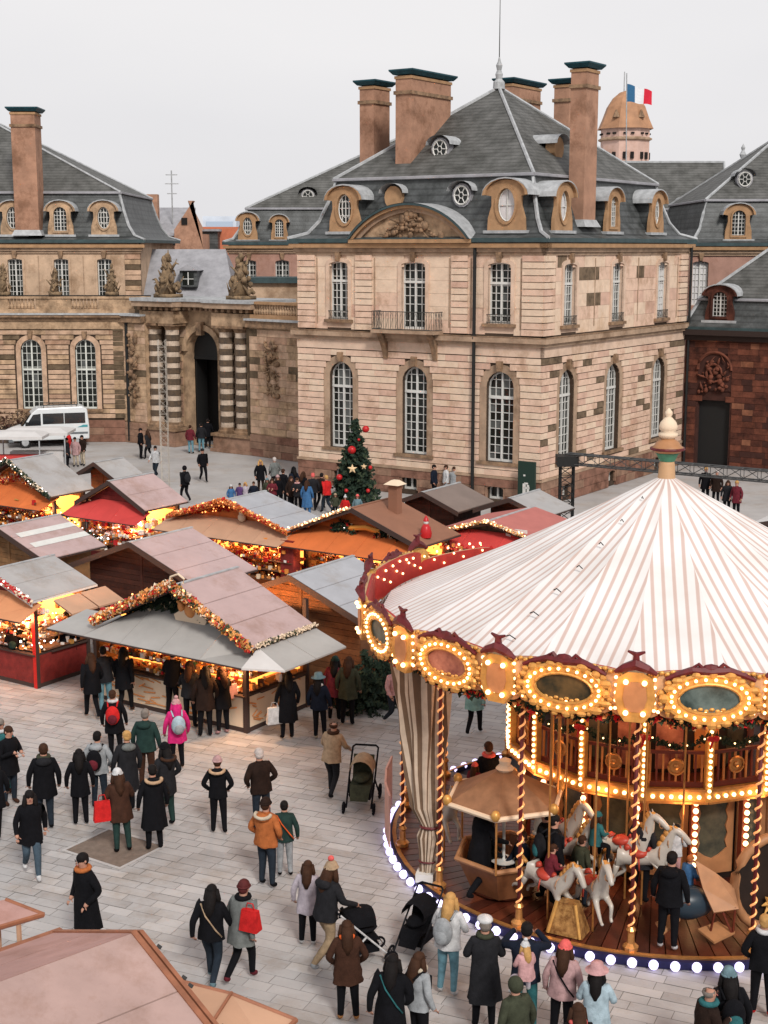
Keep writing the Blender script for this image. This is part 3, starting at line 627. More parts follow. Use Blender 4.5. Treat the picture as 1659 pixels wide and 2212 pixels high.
while x < -15:
    if k % 2: 
        solid.box(X(x), X(min(-14.8, x + 2.2)), -.28, -.04, 8.4, 9.05); x += 2.2
    else:
        for i in range(8):
            if bme is None:
                bo = MB().lathe([(.05, 0), (.09, .06), (.12, .2), (.06, .38), (.05, .48), (.09, .55), (.09, .65)], (0, 0), 8); bb = bo.build('baluster', M_old[0], lw_, o=Vector((0, 0, 0))); bb.matrix_basis = Matrix.Translation(LF_.p(X(x), -.17, 8.4) - org(lw_)); bme = bb.data
            else: inst('baluster', bme, lw_, Matrix.Translation(LF_.p(X(x), -.17, 8.4)))
            x += .22
    k += 1
solid.build('balustrade_panel', M_old[0], lw_)
US = Fr((-40, 92.5), (1, 0), (0, -1))
uws = [(X(x), .46, 9.1, 11.5, .1, .15) for x in (-38.2, -35.25, -32.3, -29.35, -26.4, -23.43, -20.5, -17.75)]
wall(lw_, US, X(-15.5), 8.0, 12.5, uws, M_ash2, name='upper_wall'); cornice(lw_, US, 0, X(-15.5), 12.5)
MB().box(-15.9, -15.5, 92.52, 107, 0, 12.5).build('side_wall', M_ash2, lw_)
for (uc, hw, h0, h1, rs, m_) in uws[3:]: window(lw_, US, uc, hw, h0, h1, rs, 4, 7, sur=.14, inset=.2, surw=.06, surm=M_ash2, sill=False, key=True)
q_ = MB(US); stones(lw_, lw_, US, X(-16.45), X(-15.45), 8.2, 11.8, .33, [], M_old, (.2, .6, .05, .15), bl=q_, budget=[999], proud=.1); tag(q_.build('quoin_courses', M_old, lw_), kind='stuff')
for x in (-24.9, -21.95, -19.1): MB(US).box(X(x) - .02, X(x) + .02, 0, .04, 9.3, 11.7).build('panel_moulding', M_trim, lw_)
MB(LF_).tube([(X(-16.2), .25, .1), (X(-16.2), .25, 7.6)], .12, 8).build('downpipe', M_black, lw_)
mansard(lw_, US, 0, X(-15.5), 0, 15.2, 12.6, PROF, apex=(X(-27.7), 7.6), zt=21.2)
for x, kd in ((-26.4, 'arch'), (-23.5, 'oval'), (-20.5, 'arch'), (-17.75, 'oval')): dormer(lw_, US, X(x), -.2, 13.0, .82, 2.1, kind=kd, body=M_old[0])
chimney(lw_, US, X(-23.25), X(-21.75), -1.4, .25, 12.95, 20.75)
for i, (x, sd) in enumerate(((-23.9, 11), (-20.65, 12), (-17.1, 13))):
    o = statue(None, LF_, X(x), -.17, 9.26, 2.0 - .3 * (i == 1), .42, sd, mat('carved_stone', (0.28, 0.19, 0.11), .95, .6, 4, .4, col2=(.10, .07, .045)))
    tag(o, ('weathered stone trophy on the balustrade left of the wing, at the frame edge', 'weathered stone trophy on the balustrade before the middle upper window', 'weathered stone trophy on the balustrade nearest the corner quoins')[i], 'statue', 'carved trophies on the parapets')

# ------------------------------------------------------------------ court portal
PL = Vector((-15.21, 90.2, 0)); PRt = Vector((-7.69, 84.84, 0)); dU = (PRt - PL).normalized(); LP = (PRt - PL).length
dN = Vector((dU.y, -dU.x, 0)); dN = dN if dN.y < 0 else -dN
PF = Fr(PL - dN * 1.45, (dU.x, dU.y), (dN.x, dN.y))
po = thing('court_portal', 'monumental stone gateway with banded columns, arched dark doorway and carved groups on top', 'gateway', PL)
ho = [(3.95, 1.33, 0.02, 7.2, 1.33, .3)]
wall(po, PF, LP - .9, 0, 8.7, ho, M_old[0], depth=.6, u0=-1.0)
q_ = MB(PF); stones(po, po, PF, -.9, LP - 1.0, .2, 7.2, .5, [(3.95, 1.33, 0, 7.2, 1.33, .45)], M_old, (.35, .3, .15, .2), bl=q_, proud=.06, budget=[999], ln=.9); tag(q_.build('stone_courses', M_old, po), kind='stuff')
b = MB(PF); ia = arch(3.95, 1.33, .02, 7.2, 1.33, 12)[1:]; oa = arch(3.95, 1.67, .02, 7.54, 1.67, 12)[1:]
for i in range(len(ia) - 1):
    q = [ia[i], ia[i + 1], oa[i + 1], oa[i]]; b.add([(p[0], .22, p[1]) for p in q] + [(p[0], -.05, p[1]) for p in q], [(0, 1, 2, 3), (0, 1, 5, 4), (2, 3, 7, 6)])
b.add([(p[0], .22, p[1]) for p in (ia[0], ia[-1])] + [(p[0], .22, p[1]) for p in (oa[-1], oa[0])], [(0, 1, 2, 3)]) if False else None
b.build('archivolt', M_old[0], po)
MB(PF).box(3.75, 4.15, .1, .45, 6.9, 7.7).build('keystone', M_dark, po)
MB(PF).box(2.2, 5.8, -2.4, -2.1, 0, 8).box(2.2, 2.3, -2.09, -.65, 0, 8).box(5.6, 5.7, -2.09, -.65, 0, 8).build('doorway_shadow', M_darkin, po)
MB(PF).box(2.65, 5.25, -.62, -.52, 5.35, 5.5).build('door_transom', M_black, po)
MB(PF).poly(arch(3.95, 1.31, 5.5, 7.18, 1.31, 10), -.62, -.56).build('fanlight_panel', M_black, po)
for sg in (-1, 1): MB(PF).box(3.95 + sg * 1.27 - .05, 3.95 + sg * 1.27 + .05, -1.6, -.65, .05, 5.35).build('door_leaf', M_black, po)
MB(PF).box(4.2, 4.75, -2.05, -2.0, 1.2, 5.2).build('red_banner', mat('banner_red', (.55, .10, .05), .8, .3, 3), po)
MB(PF).box(4.5, 4.85, -1.9, -1.85, .3, 1.9).build('yellow_poster', mat('poster_yellow', (.55, .35, .08), .8, .3, 3), po)
for k, uc in enumerate((.6, 2.05, 6.5, 7.75)):
    prof_l = MB(PF); prof_d = MB(PF)
    z = 1.45; i = 0
    while z < 7.2:
        h = .34; r = .47 if i % 2 else .42
        (prof_d if i % 2 else prof_l).lathe([(0, z), (r, z), (r, z + h - .02), (0, z + h - .02)], (uc, .75), 14); z += h; i += 1
    c = prof_l.build('column', mat('column_light', (.58, .46, .36), .9, .3, 3, .3, stain=.3), po, smooth=False); prof_d.build('column_band', mat('column_soot', (.06, .045, .035), .95, .5, 3, .4, col2=(.12, .08, .05)), c)
    MB(PF).lathe([(.6, 1.12), (.6, 1.25), (.52, 1.33), (.5, 1.46)], (uc, .75), 14).build('column_base', M_dark, c)
    MB(PF).lathe([(.43, 7.2), (.5, 7.35), (.58, 7.45)], (uc, .75), 14).box(uc - .62, uc + .62, .13, 1.37, 7.45, 7.6).build('capital', M_dark, c)
for (ua, ub) in ((-.15, 2.75), (5.85, 9.05)):
    MB(PF).box(ua + .05, ub - .05, -.1, 1.45, .16, .95).box(ua - .08, ub + .08, -.1, 1.6, 0, .2).build('pedestal', M_base[1], po)
    MB(PF).box(ua - .06, ub + .06, -.1, 1.55, .952, 1.12).build('pedestal_cap', M_dark, po)
    MB(PF).box(ua, ub, 0, 1.35, 7.6, 8.35).build('entablature', M_old[0], po)
    MB(PF).box(ua - .3, ub + .3, -.1, 1.75, 8.63, 8.95).build('cornice', M_trim, po)
    for j in range(7): MB(PF).box(ua + .05 + j * .48, ua + .28 + j * .48, 1.0, 1.6, 8.42, 8.6).build('modillion', M_dark, po)
    MB(PF).box(ua - .35, ub + .35, -2.4, 1.85, 8.955, 9.15).build('lead_cover', M_lead, po)
MB(PF).box(2.7, 5.9, -.1, .9, 8.63, 8.94).build('cornice', M_trim, po)
for j in range(6): MB(PF).box(2.95 + j * .46, 3.15 + j * .46, .1, .75, 8.42, 8.6).build('modillion', M_dark, po)
MB(PF).box(2.5, 6.1, -2.39, 1.0, 8.956, 9.14).build('lead_cover', M_lead, po)
for i, (u, sd) in enumerate(((1.35, 21), (7.35, 22))):
    o = statue(None, PF, u, .3, 9.15, 2.75, .8, sd, MATS['carved_stone'], 'sculpture_group')
    tag(o, ('brown stone figure group on the left end of the gateway cornice', 'brown stone figure group on the right end of the gateway cornice')[i], 'sculpture', 'figure groups on the gateway')
MB(PF).box(8.35, 9.1, 0, 1.05, 0, 8.7).box(-1.0, -.2, 0, 1.0, 0, 8.7).build('pilaster', M_old[2], po)
# gatehouse roof behind the portal
gh = thing('gatehouse_roof', 'pale lilac grey slate roof with one small dormer just behind the gateway', 'roof', (-13, 94, 0))
b = MB(); b.add([(-15.5, 93.2, 9.0), (-9.6, 93.2, 9.0), (-10.6, 97.6, 12.1), (-15.5, 97.6, 12.1), (-9.6, 101, 9.0), (-15.5, 101, 9.0)], [(0, 1, 2, 3), (1, 4, 2), (3, 2, 4, 5)]); b.build('roof_slope', M_slate3, gh)
MB().box(-15.5, -9.6, 93.3, 101, 0, 9.0).build('wall', M_old[0], gh)
d = MB().box(-13.15, -12.05, 93.6, 95.6, 9.7, 10.75).build('dormer', M_slate, gh)
MB().add([(-13.35, 93.4, 10.75), (-11.85, 93.4, 10.75), (-12.6, 93.4, 11.15), (-13.35, 96.6, 10.75), (-11.85, 96.6, 10.75), (-12.6, 96.6, 11.15)], [(0, 1, 2), (0, 2, 5, 3), (1, 4, 5, 2)]).build('dormer_roof', M_slate3, d)
MB().box(-12.95, -12.25, 93.56, 93.6, 9.85, 10.65).build('pane', M_glass, d)
MB().box(-12.63, -12.57, 93.5, 93.56, 9.85, 10.65).box(-12.95, -12.25, 93.505, 93.55, 10.2, 10.24).build('window_frame', M_white, d)
# curved screen walls either side of the portal
def screen(name, label, a, b_, z1, seed, ext=0):
    U_ = (b_ - a).normalized(); N_ = Vector((U_.y, -U_.x, 0)); N_ = N_ if N_.y < 0 else -N_; f = Fr(a, (U_.x, U_.y), (N_.x, N_.y)); L = (b_ - a).length + ext
    t = thing(name, label, 'wall', a)
    MB(f).box(0, L, -.5, 0, 0, 8.0).build('wall_core', M_old[0], t)
    q_ = MB(f); stones(t, t, f, 0, L, 1.35, 7.5, .42, [], M_old, (.42, .38, .08, .12), bl=q_, proud=.05, joint=.02, budget=[999], ln=.8); tag(q_.build('stone_courses', M_old, t), kind='stuff')
    q_ = MB(f); stones(t, t, f, 0, L, 0, 1.3, .43, [], M_base, (.5, .5), bl=q_, proud=.12, joint=.02, budget=[999], ln=1.2); tag(q_.build('plinth_stones', M_base, t), kind='stuff')
    MB(f).box(-.1, L, -.6, .3, 7.6, 8.0).build('cornice', M_dark, t); MB(f).box(-.1, L, -.7, .42, 8.005, 8.12).build('lead_ledge', M_lead, t)
    return t, f, L
t, f, L = screen('screen_wall', 'narrow carved stone wall between the dark downpipe and the gateway', Vector((-16.5, 91.08, 0)), Vector((-14.9, 90.0, 0)), 8, 5)
carving(f, .9, .06, 2.6, .45, 4.2, 46, 8, .14, False).build('trophy_relief', M_dark, t, smooth=True)
t, f, L = screen('screen_wall', 'ochre stone wall with hanging trophy relief between gateway and pavilion', Vector((-7.9, 84.99, 0)), Vector((-4.81, 82.21, 0)), 8, 6, ext=4.5)
carving(f, 1.9, .06, 3.6, .5, 3.3, 60, 9, .16, False).build('trophy_relief', M_dark, t, smooth=True)
MB(f).box(0, L, -.35, 0, 8.12, 8.35).box(0, L, -.37, .04, 8.95, 9.1).build('balustrade_rail', M_orange, t)
for i in range(30):
    inst('baluster', bme, t, Matrix.Translation(f.p(.3 + i * .22, -.17, 8.35)) @ Matrix.Diagonal((1, 1, .92, 1)))
MB(f).box(1.7, 3.0, .05, .1, .35, 1.0).build('cellar_window', M_glass, t)
at_ = thing('attic_block', 'low stone attic with dark capping above the wall beside the pavilion', 'wall', at(590, 620, 92))
q = at(590, 620, 92); MB().box(q.x - 2.2, q.x + 1.6, q.y, q.y + 3, 8, 10.0).build('wall', M_ash2, at_); MB().box(q.x - 2.4, q.x + 1.8, q.y - .3, q.y + 3.2, 10.0, 10.35).build('capping', M_gutter, at_)

# ------------------------------------------------------------------ wings behind
def back_block(name, label, x0, x1, Y, dep, ze, prof, ridge, zt, wm, wins=(), dorms=(), oc=()):
    t = thing(name, label, 'palace', (x0, Y, 0)); f = Fr((x0, Y), (1, 0), (0, -1))
    hs = [(x - x0, .5, z0, z1, .12, .15) for x, z0, z1, bl_ in wins]
    wall(t, f, x1 - x0, 0, ze, hs, wm)
    MB().box(x0, x0 + .4, Y + .42, Y + dep, 0, ze).build('side_wall', wm, t)
    for (x, z0, z1, bl_), h_ in zip(wins, hs): window(t, f, h_[0], .5, z0, z1, .12, 4, 7, sur=.16, inset=.2, surm=wm, glass=M_blind if bl_ else None, sill=False)
    cornice(t, f, 0, x1 - x0, ze)
    mansard(t, f, 0, x1 - x0, 0, dep, ze + .05, prof, ridge=ridge, zt=zt)
    for (x, z0, hw, h, kd) in dorms: dormer(t, f, x - x0, -.2, z0, hw, h, kind=kd)
    for (x, z, w_) in oc: oculus(t, f, x - x0, w_, z, .42)
    return t, f
PR2 = [(-.35, .08), (.3, .3), (.7, .9), (1.0, 1.7), (1.3, 2.5)]
M_pink = mat('far_pink_wall', (0.40, 0.23, 0.18), 0.9, 0.25, 1.0, 0.2, stain=.2)
back_block('palace_wing', 'rear pink palace wing with grey mansard roof left behind the pavilion', -11.3, 14, 106, 12, 12.45, PR2, ((13, 6), (24, 6)), 20.6, M_pink,
           wins=[(-9.8, 8.8, 11.3, 0), (-7.4, 8.8, 11.3, 0)], dorms=[(-9.9, 12.75, .72, 1.95, 'oval'), (-7.6, 12.75, .62, 1.8, 'arch')], oc=[(-5.6, 15.9, -2.0)])
t, f = back_block('palace_wing', 'rear palace wing with a pyramid slate roof and arched dormer at the right edge', 19.3, 34, 92, 14, 12.35, [(-.35, .08), (.3, .34), (.7, .95), (.95, 1.9), (1.2, 2.75)], ((7.2, 6.8), (7.6, 7.0)), 19.6, M_pink,
               wins=[(20.0, 8.6, 11.35, 1), (24.5, 8.6, 11.3, 0)], dorms=[(22.35, 12.7, .85, 2.2, 'arch')], oc=[(23.1, 16.5, -2.2)])
q_ = MB(f); stones(t, t, f, -2.3, -.2, 8.2, 11.8, .33, [], M_stone, (.4, .4, .1, .1), bl=q_, budget=[999], proud=.1)
t, f = back_block('palace_wing', 'long dark slate ridge roof of the main palace range beyond the right chimneys', 12, 26.2, 106, 10, 12.4, PR2, ((1, 5), (13.6, 5)), 18.5, M_pink, oc=[(22.0, 15.2, -1.6)])
rp = at(1604, 352, 109); MB().lathe([(.35, rp.z - .5), (.3, rp.z), (.12, rp.z + .25), (.26, rp.z + .6), (.1, rp.z + .9), (.16, rp.z + 1.1), (0, rp.z + 1.4)], (rp.x, rp.y), 8).build('finial', M_lead, t)
# red sandstone building at the right
RFm = Fr(P2 + Vector((.15, .05, 0)), (-A2.x, -A2.y), (-B2.x, -B2.y))
rb = thing('red_stone_building', 'dark red sandstone building with slate hipped roof and tall black door', 'building', P2)
dh = [(1.78, .95, .02, 3.75, 0, .18), (1.78, .8, 4.55, 6.2, .8, .3)]
wall(rb, RFm, 10.5, 0, 7.7, dh[:1], M_red[3], depth=.5)
stones(rb, rb, RFm, 0, 10.5, 0, 7.35, .33, [(1.78, .95, 0, 3.75, 0, .12), (1.78, 1.0, 4.2, 6.5, 1.0, .0)], M_red, (.42, .33, .05, .2), proud=.05, joint=.018, ln=.62, budget=[0], cap=300)
MB(RFm).box(.8, 2.76, -.45, -.3, 0, 3.75).build('door', M_black, rb)
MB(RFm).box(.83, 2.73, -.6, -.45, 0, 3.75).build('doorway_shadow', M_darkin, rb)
b = MB(RFm).poly(arch(1.78, .98, 4.3, 6.45, .98, 12), .02, .06); nd = b.build('niche', M_red[3], rb)
b = MB(RFm); pi_ = arch(1.78, .98, 4.3, 6.45, .98, 12)[2:]; b.tube([(p[0], .1, p[1]) for p in pi_], .09, 5); b.tube([(1.78 + .45 * math.cos(t_), .16, 5.3 + .5 * math.sin(t_)) for t_ in [k * PI / 6 for k in range(12)]], .07, 5, closed=True)
b.build('niche_moulding', M_red[1], nd); carving(RFm, 1.78, .08, 4.2, .85, 1.9, 50, 31, .12, False, .9).build('relief_carving', M_red[1], nd, smooth=True)
MB(RFm).box(-.25, 10.8, -.05, .5, 7.4, 7.7).box(-.1, 10.6, -.05, .25, 7.1, 7.4).build('eaves', mat('dark_eaves', (.03, .018, .015), .8), rb)
mansard(rb, RFm, 0, 7.2, 0, 14, 7.75, [(-.35, .03), (.1, .6), (.55, 1.6)], ridge=((3.6, 2.9), (3.6, 12)), zt=12.1)
dormer(rb, RFm, 1.9, .0, 8.2, .85, 1.95, kind='arch', body=M_red[0], hood=2.2)
# far buildings
fh = thing('brick_house', 'far brown house with stepped gable and chimney seen over the gateway roof', 'house', at(350, 520, 150))
h0 = at(275, 500, 150); h1 = at(432, 500, 150); hm = at(385, 440, 150)
MB().box(h0.x, h1.x, 150, 162, 0, 13.6).build('wall', M_chim, fh)
MB().add([(h0.x, 149.6, 13.4), (hm.x, 149.6, 13.4), (hm.x + 1.0, 156, 16.4), (h0.x, 156, 16.4), (h0.x, 162, 13.4), (hm.x, 162, 13.4)], [(0, 1, 2, 3), (2, 5, 4, 3), (1, 5, 2)]).build('roof', M_slate3, fh)
MB().add([(hm.x - .4, 149.4, 12), (h1.x + .4, 149.4, 12), (h1.x + .3, 149.4, 14), (h1.x - 1.1, 149.4, 16.9), (hm.x + 1.6, 149.4, 16.9), (hm.x - .4, 149.4, 14)] + [(hm.x - .4, 151, 12), (h1.x + .4, 151, 12), (h1.x + .3, 151, 14), (h1.x - 1.1, 151, 16.9), (hm.x + 1.6, 151, 16.9), (hm.x - .4, 151, 14)], [(0, 1, 2, 3, 4, 5), (2, 3, 9, 8), (3, 4, 10, 9), (4, 5, 11, 10)]).build('gable', M_chim, fh)
c = at(330, 420, 151); MB().box(c.x - .55, c.x + .55, 150.4, 151.6, 14, c.z).build('chimney', M_chim, fh); c = at(310, 428, 151); MB().box(c.x - .7, c.x + .6, 150.4, 151.6, 14, c.z).build('vent_box', M_gutter, fh)
for x in (292, 302): q = at(x, 512, 149.5); MB().box(q.x - .25, q.x + .25, 149.9, 149.99, q.z - .5, q.z + .5).build('window', M_glass, fh)
q = at(340, 555, 149.3); 
for (x, y) in ((342, 517), (372, 522), (398, 478)): q = at(x, y, 149.3); MB().box(q.x - .3, q.x + .3, 149.3, 149.38, q.z - .35, q.z + .35).build('window', M_darkin, fh)
f2 = thing('brick_house', 'far low orange red house with glazed lantern beside the brown gable', 'house', at(470, 520, 160))
q0 = at(428, 520, 160); q1 = at(500, 490, 160); MB().box(q0.x, q1.x + 3, 160, 168, 0, q1.z).build('wall', mat('far_red', (.55, .17, .09), .9, .3, 1), f2); MB().box(q0.x - 1, at(470, 500, 158).x, 158, 160, 0, at(470, 500, 158).z).build('bay', M_slate, f2)
MB().box(q0.x - 1.3, at(474, 500, 157.6).x, 157.6, 160, at(470, 500, 158).z + .02, at(470, 497, 158).z + .1).build('roof', M_slate3, f2)
f3 = thing('office_block', 'pale blue grey office building far off behind the red house', 'building', at(470, 500, 420))
q0 = at(438, 480, 420); q1 = at(510, 467, 420); MB().box(q0.x, q1.x, 420, 440, 0, q1.z).build('wall', mat('far_office', (.55, .60, .68), .6, .2, .3), f3); MB().box(q0.x + 1, q1.x - 1, 419.7, 419.98, q1.z - 3, q1.z - 1.5).build('window_strip', mat('far_glass', (.35, .42, .52), .3), f3)
am = thing('antenna_mast', 'thin lattice aerial mast standing on the brown gabled house', 'antenna', at(372, 440, 152)); q = at(372, 440, 152); qt = at(372, 368, 152)
MB().tube([(q.x, 152, q.z - 2), (q.x, 152, qt.z)], .07, 4).box(q.x - .7, q.x + .7, 151.97, 152.03, qt.z - 1.4, qt.z - 1.3).box(q.x - .5, q.x + .5, 151.97, 152.03, qt.z - 2.4, qt.z - 2.3).box(q.x - .6, q.x + .6, 151.97, 152.03, qt.z - .5, qt.z - .4).build('mast', M_lead, am)
tw = thing('domed_tower', 'distant octagonal tower with a copper brown dome and flat stone drum', 'tower', at(1350, 345, 200))
tc_ = at(1350, 300, 200); Rt = 3.35; zt_ = 33.3
M_tow = mat('tower_pink', (0.62, 0.42, 0.35), .9, .2, .6, stain=.1); M_dome = mat('tower_dome', (0.42, 0.22, 0.12), .7, .3, .8)
z1 = at(1350, 275, 200).z
MB().lathe([(Rt, 0), (Rt, z1)], (tc_.x, 200), 8, a0=PI / 8, a1=2 * PI + PI / 8).build('drum', M_tow, tw)
MB().lathe([(Rt + .5, z1 - .3), (Rt + .35, z1), (Rt - .1, z1 + 1), (Rt - .7, z1 + 2.6), (Rt - 1.5, z1 + 3.8), (Rt - 2.4, z1 + 4.5), (0, z1 + 4.8)], (tc_.x, 200), 8, a0=PI / 8, a1=2 * PI + PI / 8).build('dome', M_dome, tw)
z3 = at(1350, 302, 200).z; MB().lathe([(Rt, z3 - .25), (Rt + .35, z3 - .1), (Rt + .35, z3 + .1), (Rt, z3 + .25)], (tc_.x, 200), 8, a0=PI / 8, a1=2 * PI + PI / 8).build('cornice', M_trim, tw)
for k in range(8):
    t_ = -PI / 2 + (k - 4) * PI / 4 + 0; 
    for zz, hh in ((z3 - 2.2, .9), (z1 - .95, .22)):
        for dd in (-.5, .5):
            cx_, cy_ = tc_.x + (Rt * .925 + .03) * math.cos(t_) - dd * math.sin(t_), 200 + (Rt * .925 + .03) * math.sin(t_) + dd * math.cos(t_)
            MB().box(cx_ - .22, cx_ + .22, cy_ - .22, cy_ + .22, zz - hh / 2, zz + hh / 2).build('window', M_darkin, tw)
for px in (1325, 1378): q = at(px, 252, 200); MB().tbox((q.x, 200 - Rt + .9), .45, .5, q.z - .3, q.z + .7, .05, .3).build('roof_vent', M_dark, tw)
qt = at(1344, 155, 200); MB().tube([(tc_.x - .3, 200, z1 + 4.5), (tc_.x - .3, 200, qt.z)], .08, 5).build('mast', M_lead, tw)
fp = thing('flagpole', 'slender flagpole rising from the roof left of the tricolour', 'flagpole', at(1354, 345, 110)); qa = at(1354, 350, 110); qb = at(1354, 158, 110)
MB().tube([(qa.x, 110, qa.z - 2), (qb.x, 110, qb.z)], .045, 5).build('pole', M_lead, fp)
fl = thing('flag', 'blue, white and red vertical tricolour blowing to the right above the domed tower', 'flag', at(1354, 205, 110))
for k, (xa, xb, m_) in enumerate(((0, .62, mat('flag_blue', (.03, .12, .24), .8)), (.62, 1.28, mat('flag_white', (.72, .72, .74), .8)), (1.28, 1.9, mat('flag_red', (.62, .02, .045), .8)))):
    b = MB(); v = []; q = at(1354, 181, 110)
    for i in range(7):
        for j in range(6):
            x = xa + (xb - xa) * i / 6; y = .12 * math.sin(x * 4 + j * .3); z = -.28 * x - 1.28 * j / 5 * (1 - .12 * x) + .05 * math.sin(x * 5)
            v.append((q.x + x, 110 + y, q.z + z))
    b.add(v, [(i * 6 + j, i * 6 + j + 1, (i + 1) * 6 + j + 1, (i + 1) * 6 + j) for i in range(6) for j in range(5)]); b.build(('blue_stripe', 'white_stripe', 'red_stripe')[k], m_, fl, fix=False)
# ------------------------------------------------------------------ market chalets
def nosample(m):
    try: m.cycles.emission_sampling = 'NONE'
    except Exception: pass
    return m
M_bulb = nosample(mat('bulb_warm', (1, .8, .5), .5, emit=(1, .56, .24), es=2.6))
M_bulb2 = nosample(mat('bulb_orange', (1, .6, .3), .5, emit=(1, .34, .09), es=1.6))
M_bulbc = nosample(mat('bulb_violet_white', (.8, .8, 1), .5, emit=(.62, .55, 1.0), es=1.0))
M_bulbw = nosample(mat('bulb_white', (1, 1, 1), .5, emit=(1, .85, .8), es=2.2))
M_rpink = mat('roof_felt_pink', (0.43, 0.31, 0.30), 0.85, 0.14, 1.2, 0.2, stain=.2)
M_rgrey = mat('roof_felt_grey', (0.35, 0.335, 0.33), 0.85, 0.15, 1.2, 0.2, stain=.16)
M_rblue = mat('roof_felt_bluegrey', (0.35, 0.355, 0.38), 0.85, 0.15, 1.2, 0.2, stain=.14)
M_rbrown = mat('roof_felt_brown', (0.25, 0.115, 0.07), 0.85, 0.15, 1.2, 0.15)
M_rtaupe = mat('roof_felt_taupe', (0.19, 0.145, 0.125), 0.85, 0.15, 1.2, 0.15)
M_rred = mat('roof_felt_coral', (0.42, 0.14, 0.12), 0.85, 0.15, 1.2, 0.15)
M_edge = mat('roof_edge_dark', (0.05, 0.03, 0.025), 0.8)
M_wood = [mat('plank_brown', (0.14, 0.055, 0.022), 0.75, 0.35, 4, .3), mat('plank_brown_b', (0.165, 0.068, 0.028), 0.75, 0.35, 4, .3)]
M_woodd = [mat('plank_maroon', (0.052, 0.015, 0.009), 0.75, 0.35, 4, .3), mat('plank_maroon_b', (0.066, 0.02, 0.012), 0.75, 0.35, 4, .3)]
M_woodr = [mat('plank_red', (0.23, 0.025, 0.02), 0.75, 0.4, 4, .3), mat('plank_red_b', (0.19, 0.02, 0.018), 0.75, 0.4, 4, .3)]
M_woodo = [mat('plank_orange', (0.62, 0.16, 0.035), 0.7, 0.25, 4, .2), mat('plank_orange_b', (0.56, 0.14, 0.03), 0.7, 0.25, 4, .2)]
M_woody = [mat('plank_golden', (0.24, 0.12, 0.05), 0.75, 0.35, 4, .3), mat('plank_golden_b', (0.27, 0.14, 0.06), 0.75, 0.35, 4, .3)]
M_aws = {'grey': mat('awning_grey', (0.35, 0.335, 0.32), .8, .12, 1.5, .1), 'red': mat('awning_red', (0.52, 0.05, 0.045), .8, .15, 1.5), 'orange': mat('awning_orange', (0.62, 0.27, 0.13), .8, .12, 1.5),
         'peach': mat('awning_peach', (0.48, 0.28, 0.18), .8, .12, 1.5), 'white': mat('awning_white', (0.55, 0.53, 0.52), .8, .1, 1.5), 'deep': mat('awning_deep_orange', (0.60, 0.15, 0.04), .8, .15, 1.5)}
M_gold = mat('gold_paint', (0.62, 0.33, 0.09), 0.4, .3, 6, metal=.35)
M_green = mat('fir_green', (0.020, 0.038, 0.022), 0.9, .5, 9, col2=(.008, .018, .012))
M_green2 = mat('fir_green_light', (0.042, 0.06, 0.03), 0.9, .4, 9)
M_redo = mat('ornament_red', (0.42, 0.014, 0.016), 0.35)
M_goldo = mat('ornament_copper', (0.62, 0.25, 0.08), 0.45)
M_cream = mat('cream_cloth', (0.66, 0.52, 0.38), .8)
M_amber = nosample(mat('glow_amber_board', (.6, .3, .1), .7, emit=(1, .36, .06), es=1.3))  # boards glow by themselves, standing in for warm lamplight inside the stalls
def leafcloud(b, c, r, n, s, rnd, mis=(0,)):
    for i in range(n):
        while True:
            q = Vector((rnd.uniform(-1, 1), rnd.uniform(-1, 1), rnd.uniform(-1, 1)))
            if q.length < 1: break
        p = Vector(c) + Vector((q.x * r[0], q.y * r[1], q.z * r[2])); d = Vector((rnd.gauss(0, 1), rnd.gauss(0, 1), rnd.gauss(0, 1))).normalized(); e = d.orthogonal().normalized() * s * .5; d *= s
        b.v += [p - d * .5 - e, p + d * .6, p - d * .5 + e]; k = len(b.v); b.f.append((k - 3, k - 2, k - 1)); b.mi.append(rnd.choice(mis))
def garland(th, fr, pts, r, dens, seed, mats, wts, bulbs=0, bm_=None, name='garland', s=.09, bs=.028):
    rnd = random.Random(seed); b = MB(); P = [fr.p(*p) for p in pts]; L = sum((P[i + 1] - P[i]).length for i in range(len(P) - 1))
    def along(t):
        d = t * L
        for i in range(len(P) - 1):
            l = (P[i + 1] - P[i]).length
            if d <= l or i == len(P) - 2: return P[i].lerp(P[i + 1], min(1, d / l))
            d -= l
    for k in range(int(L * dens)):
        c = along(rnd.random()); mi = rnd.choices(range(len(mats)), wts)[0]
        leafcloud(b, c, (r, r, r), 3, s * rnd.uniform(.6, 1.4), rnd, (mi,))
    o = b.build(name, mats, th, fix=False); tag(o, kind='stuff')
    if bulbs:
        q = MB()
        for k in range(int(L * bulbs)):
            c = along((k + rnd.random()) / (L * bulbs)); q.ell(c + Vector((rnd.uniform(-r, r), rnd.uniform(-r, r), rnd.uniform(-r, r) + .02)), (bs, bs, bs), 5, 3)
        tag(q.build('light_string', bm_ or M_bulb, th, fix=False), kind='stuff')
    return o
GCOL = [M_goldo, M_redo, M_cream, M_gold, mat('goods_brown', (.12, .05, .025), .8), mat('goods_orange', (.7, .25, .05), .6), mat('goods_white', (.75, .7, .65), .7), mat('goods_green', (.06, .13, .05), .8)]
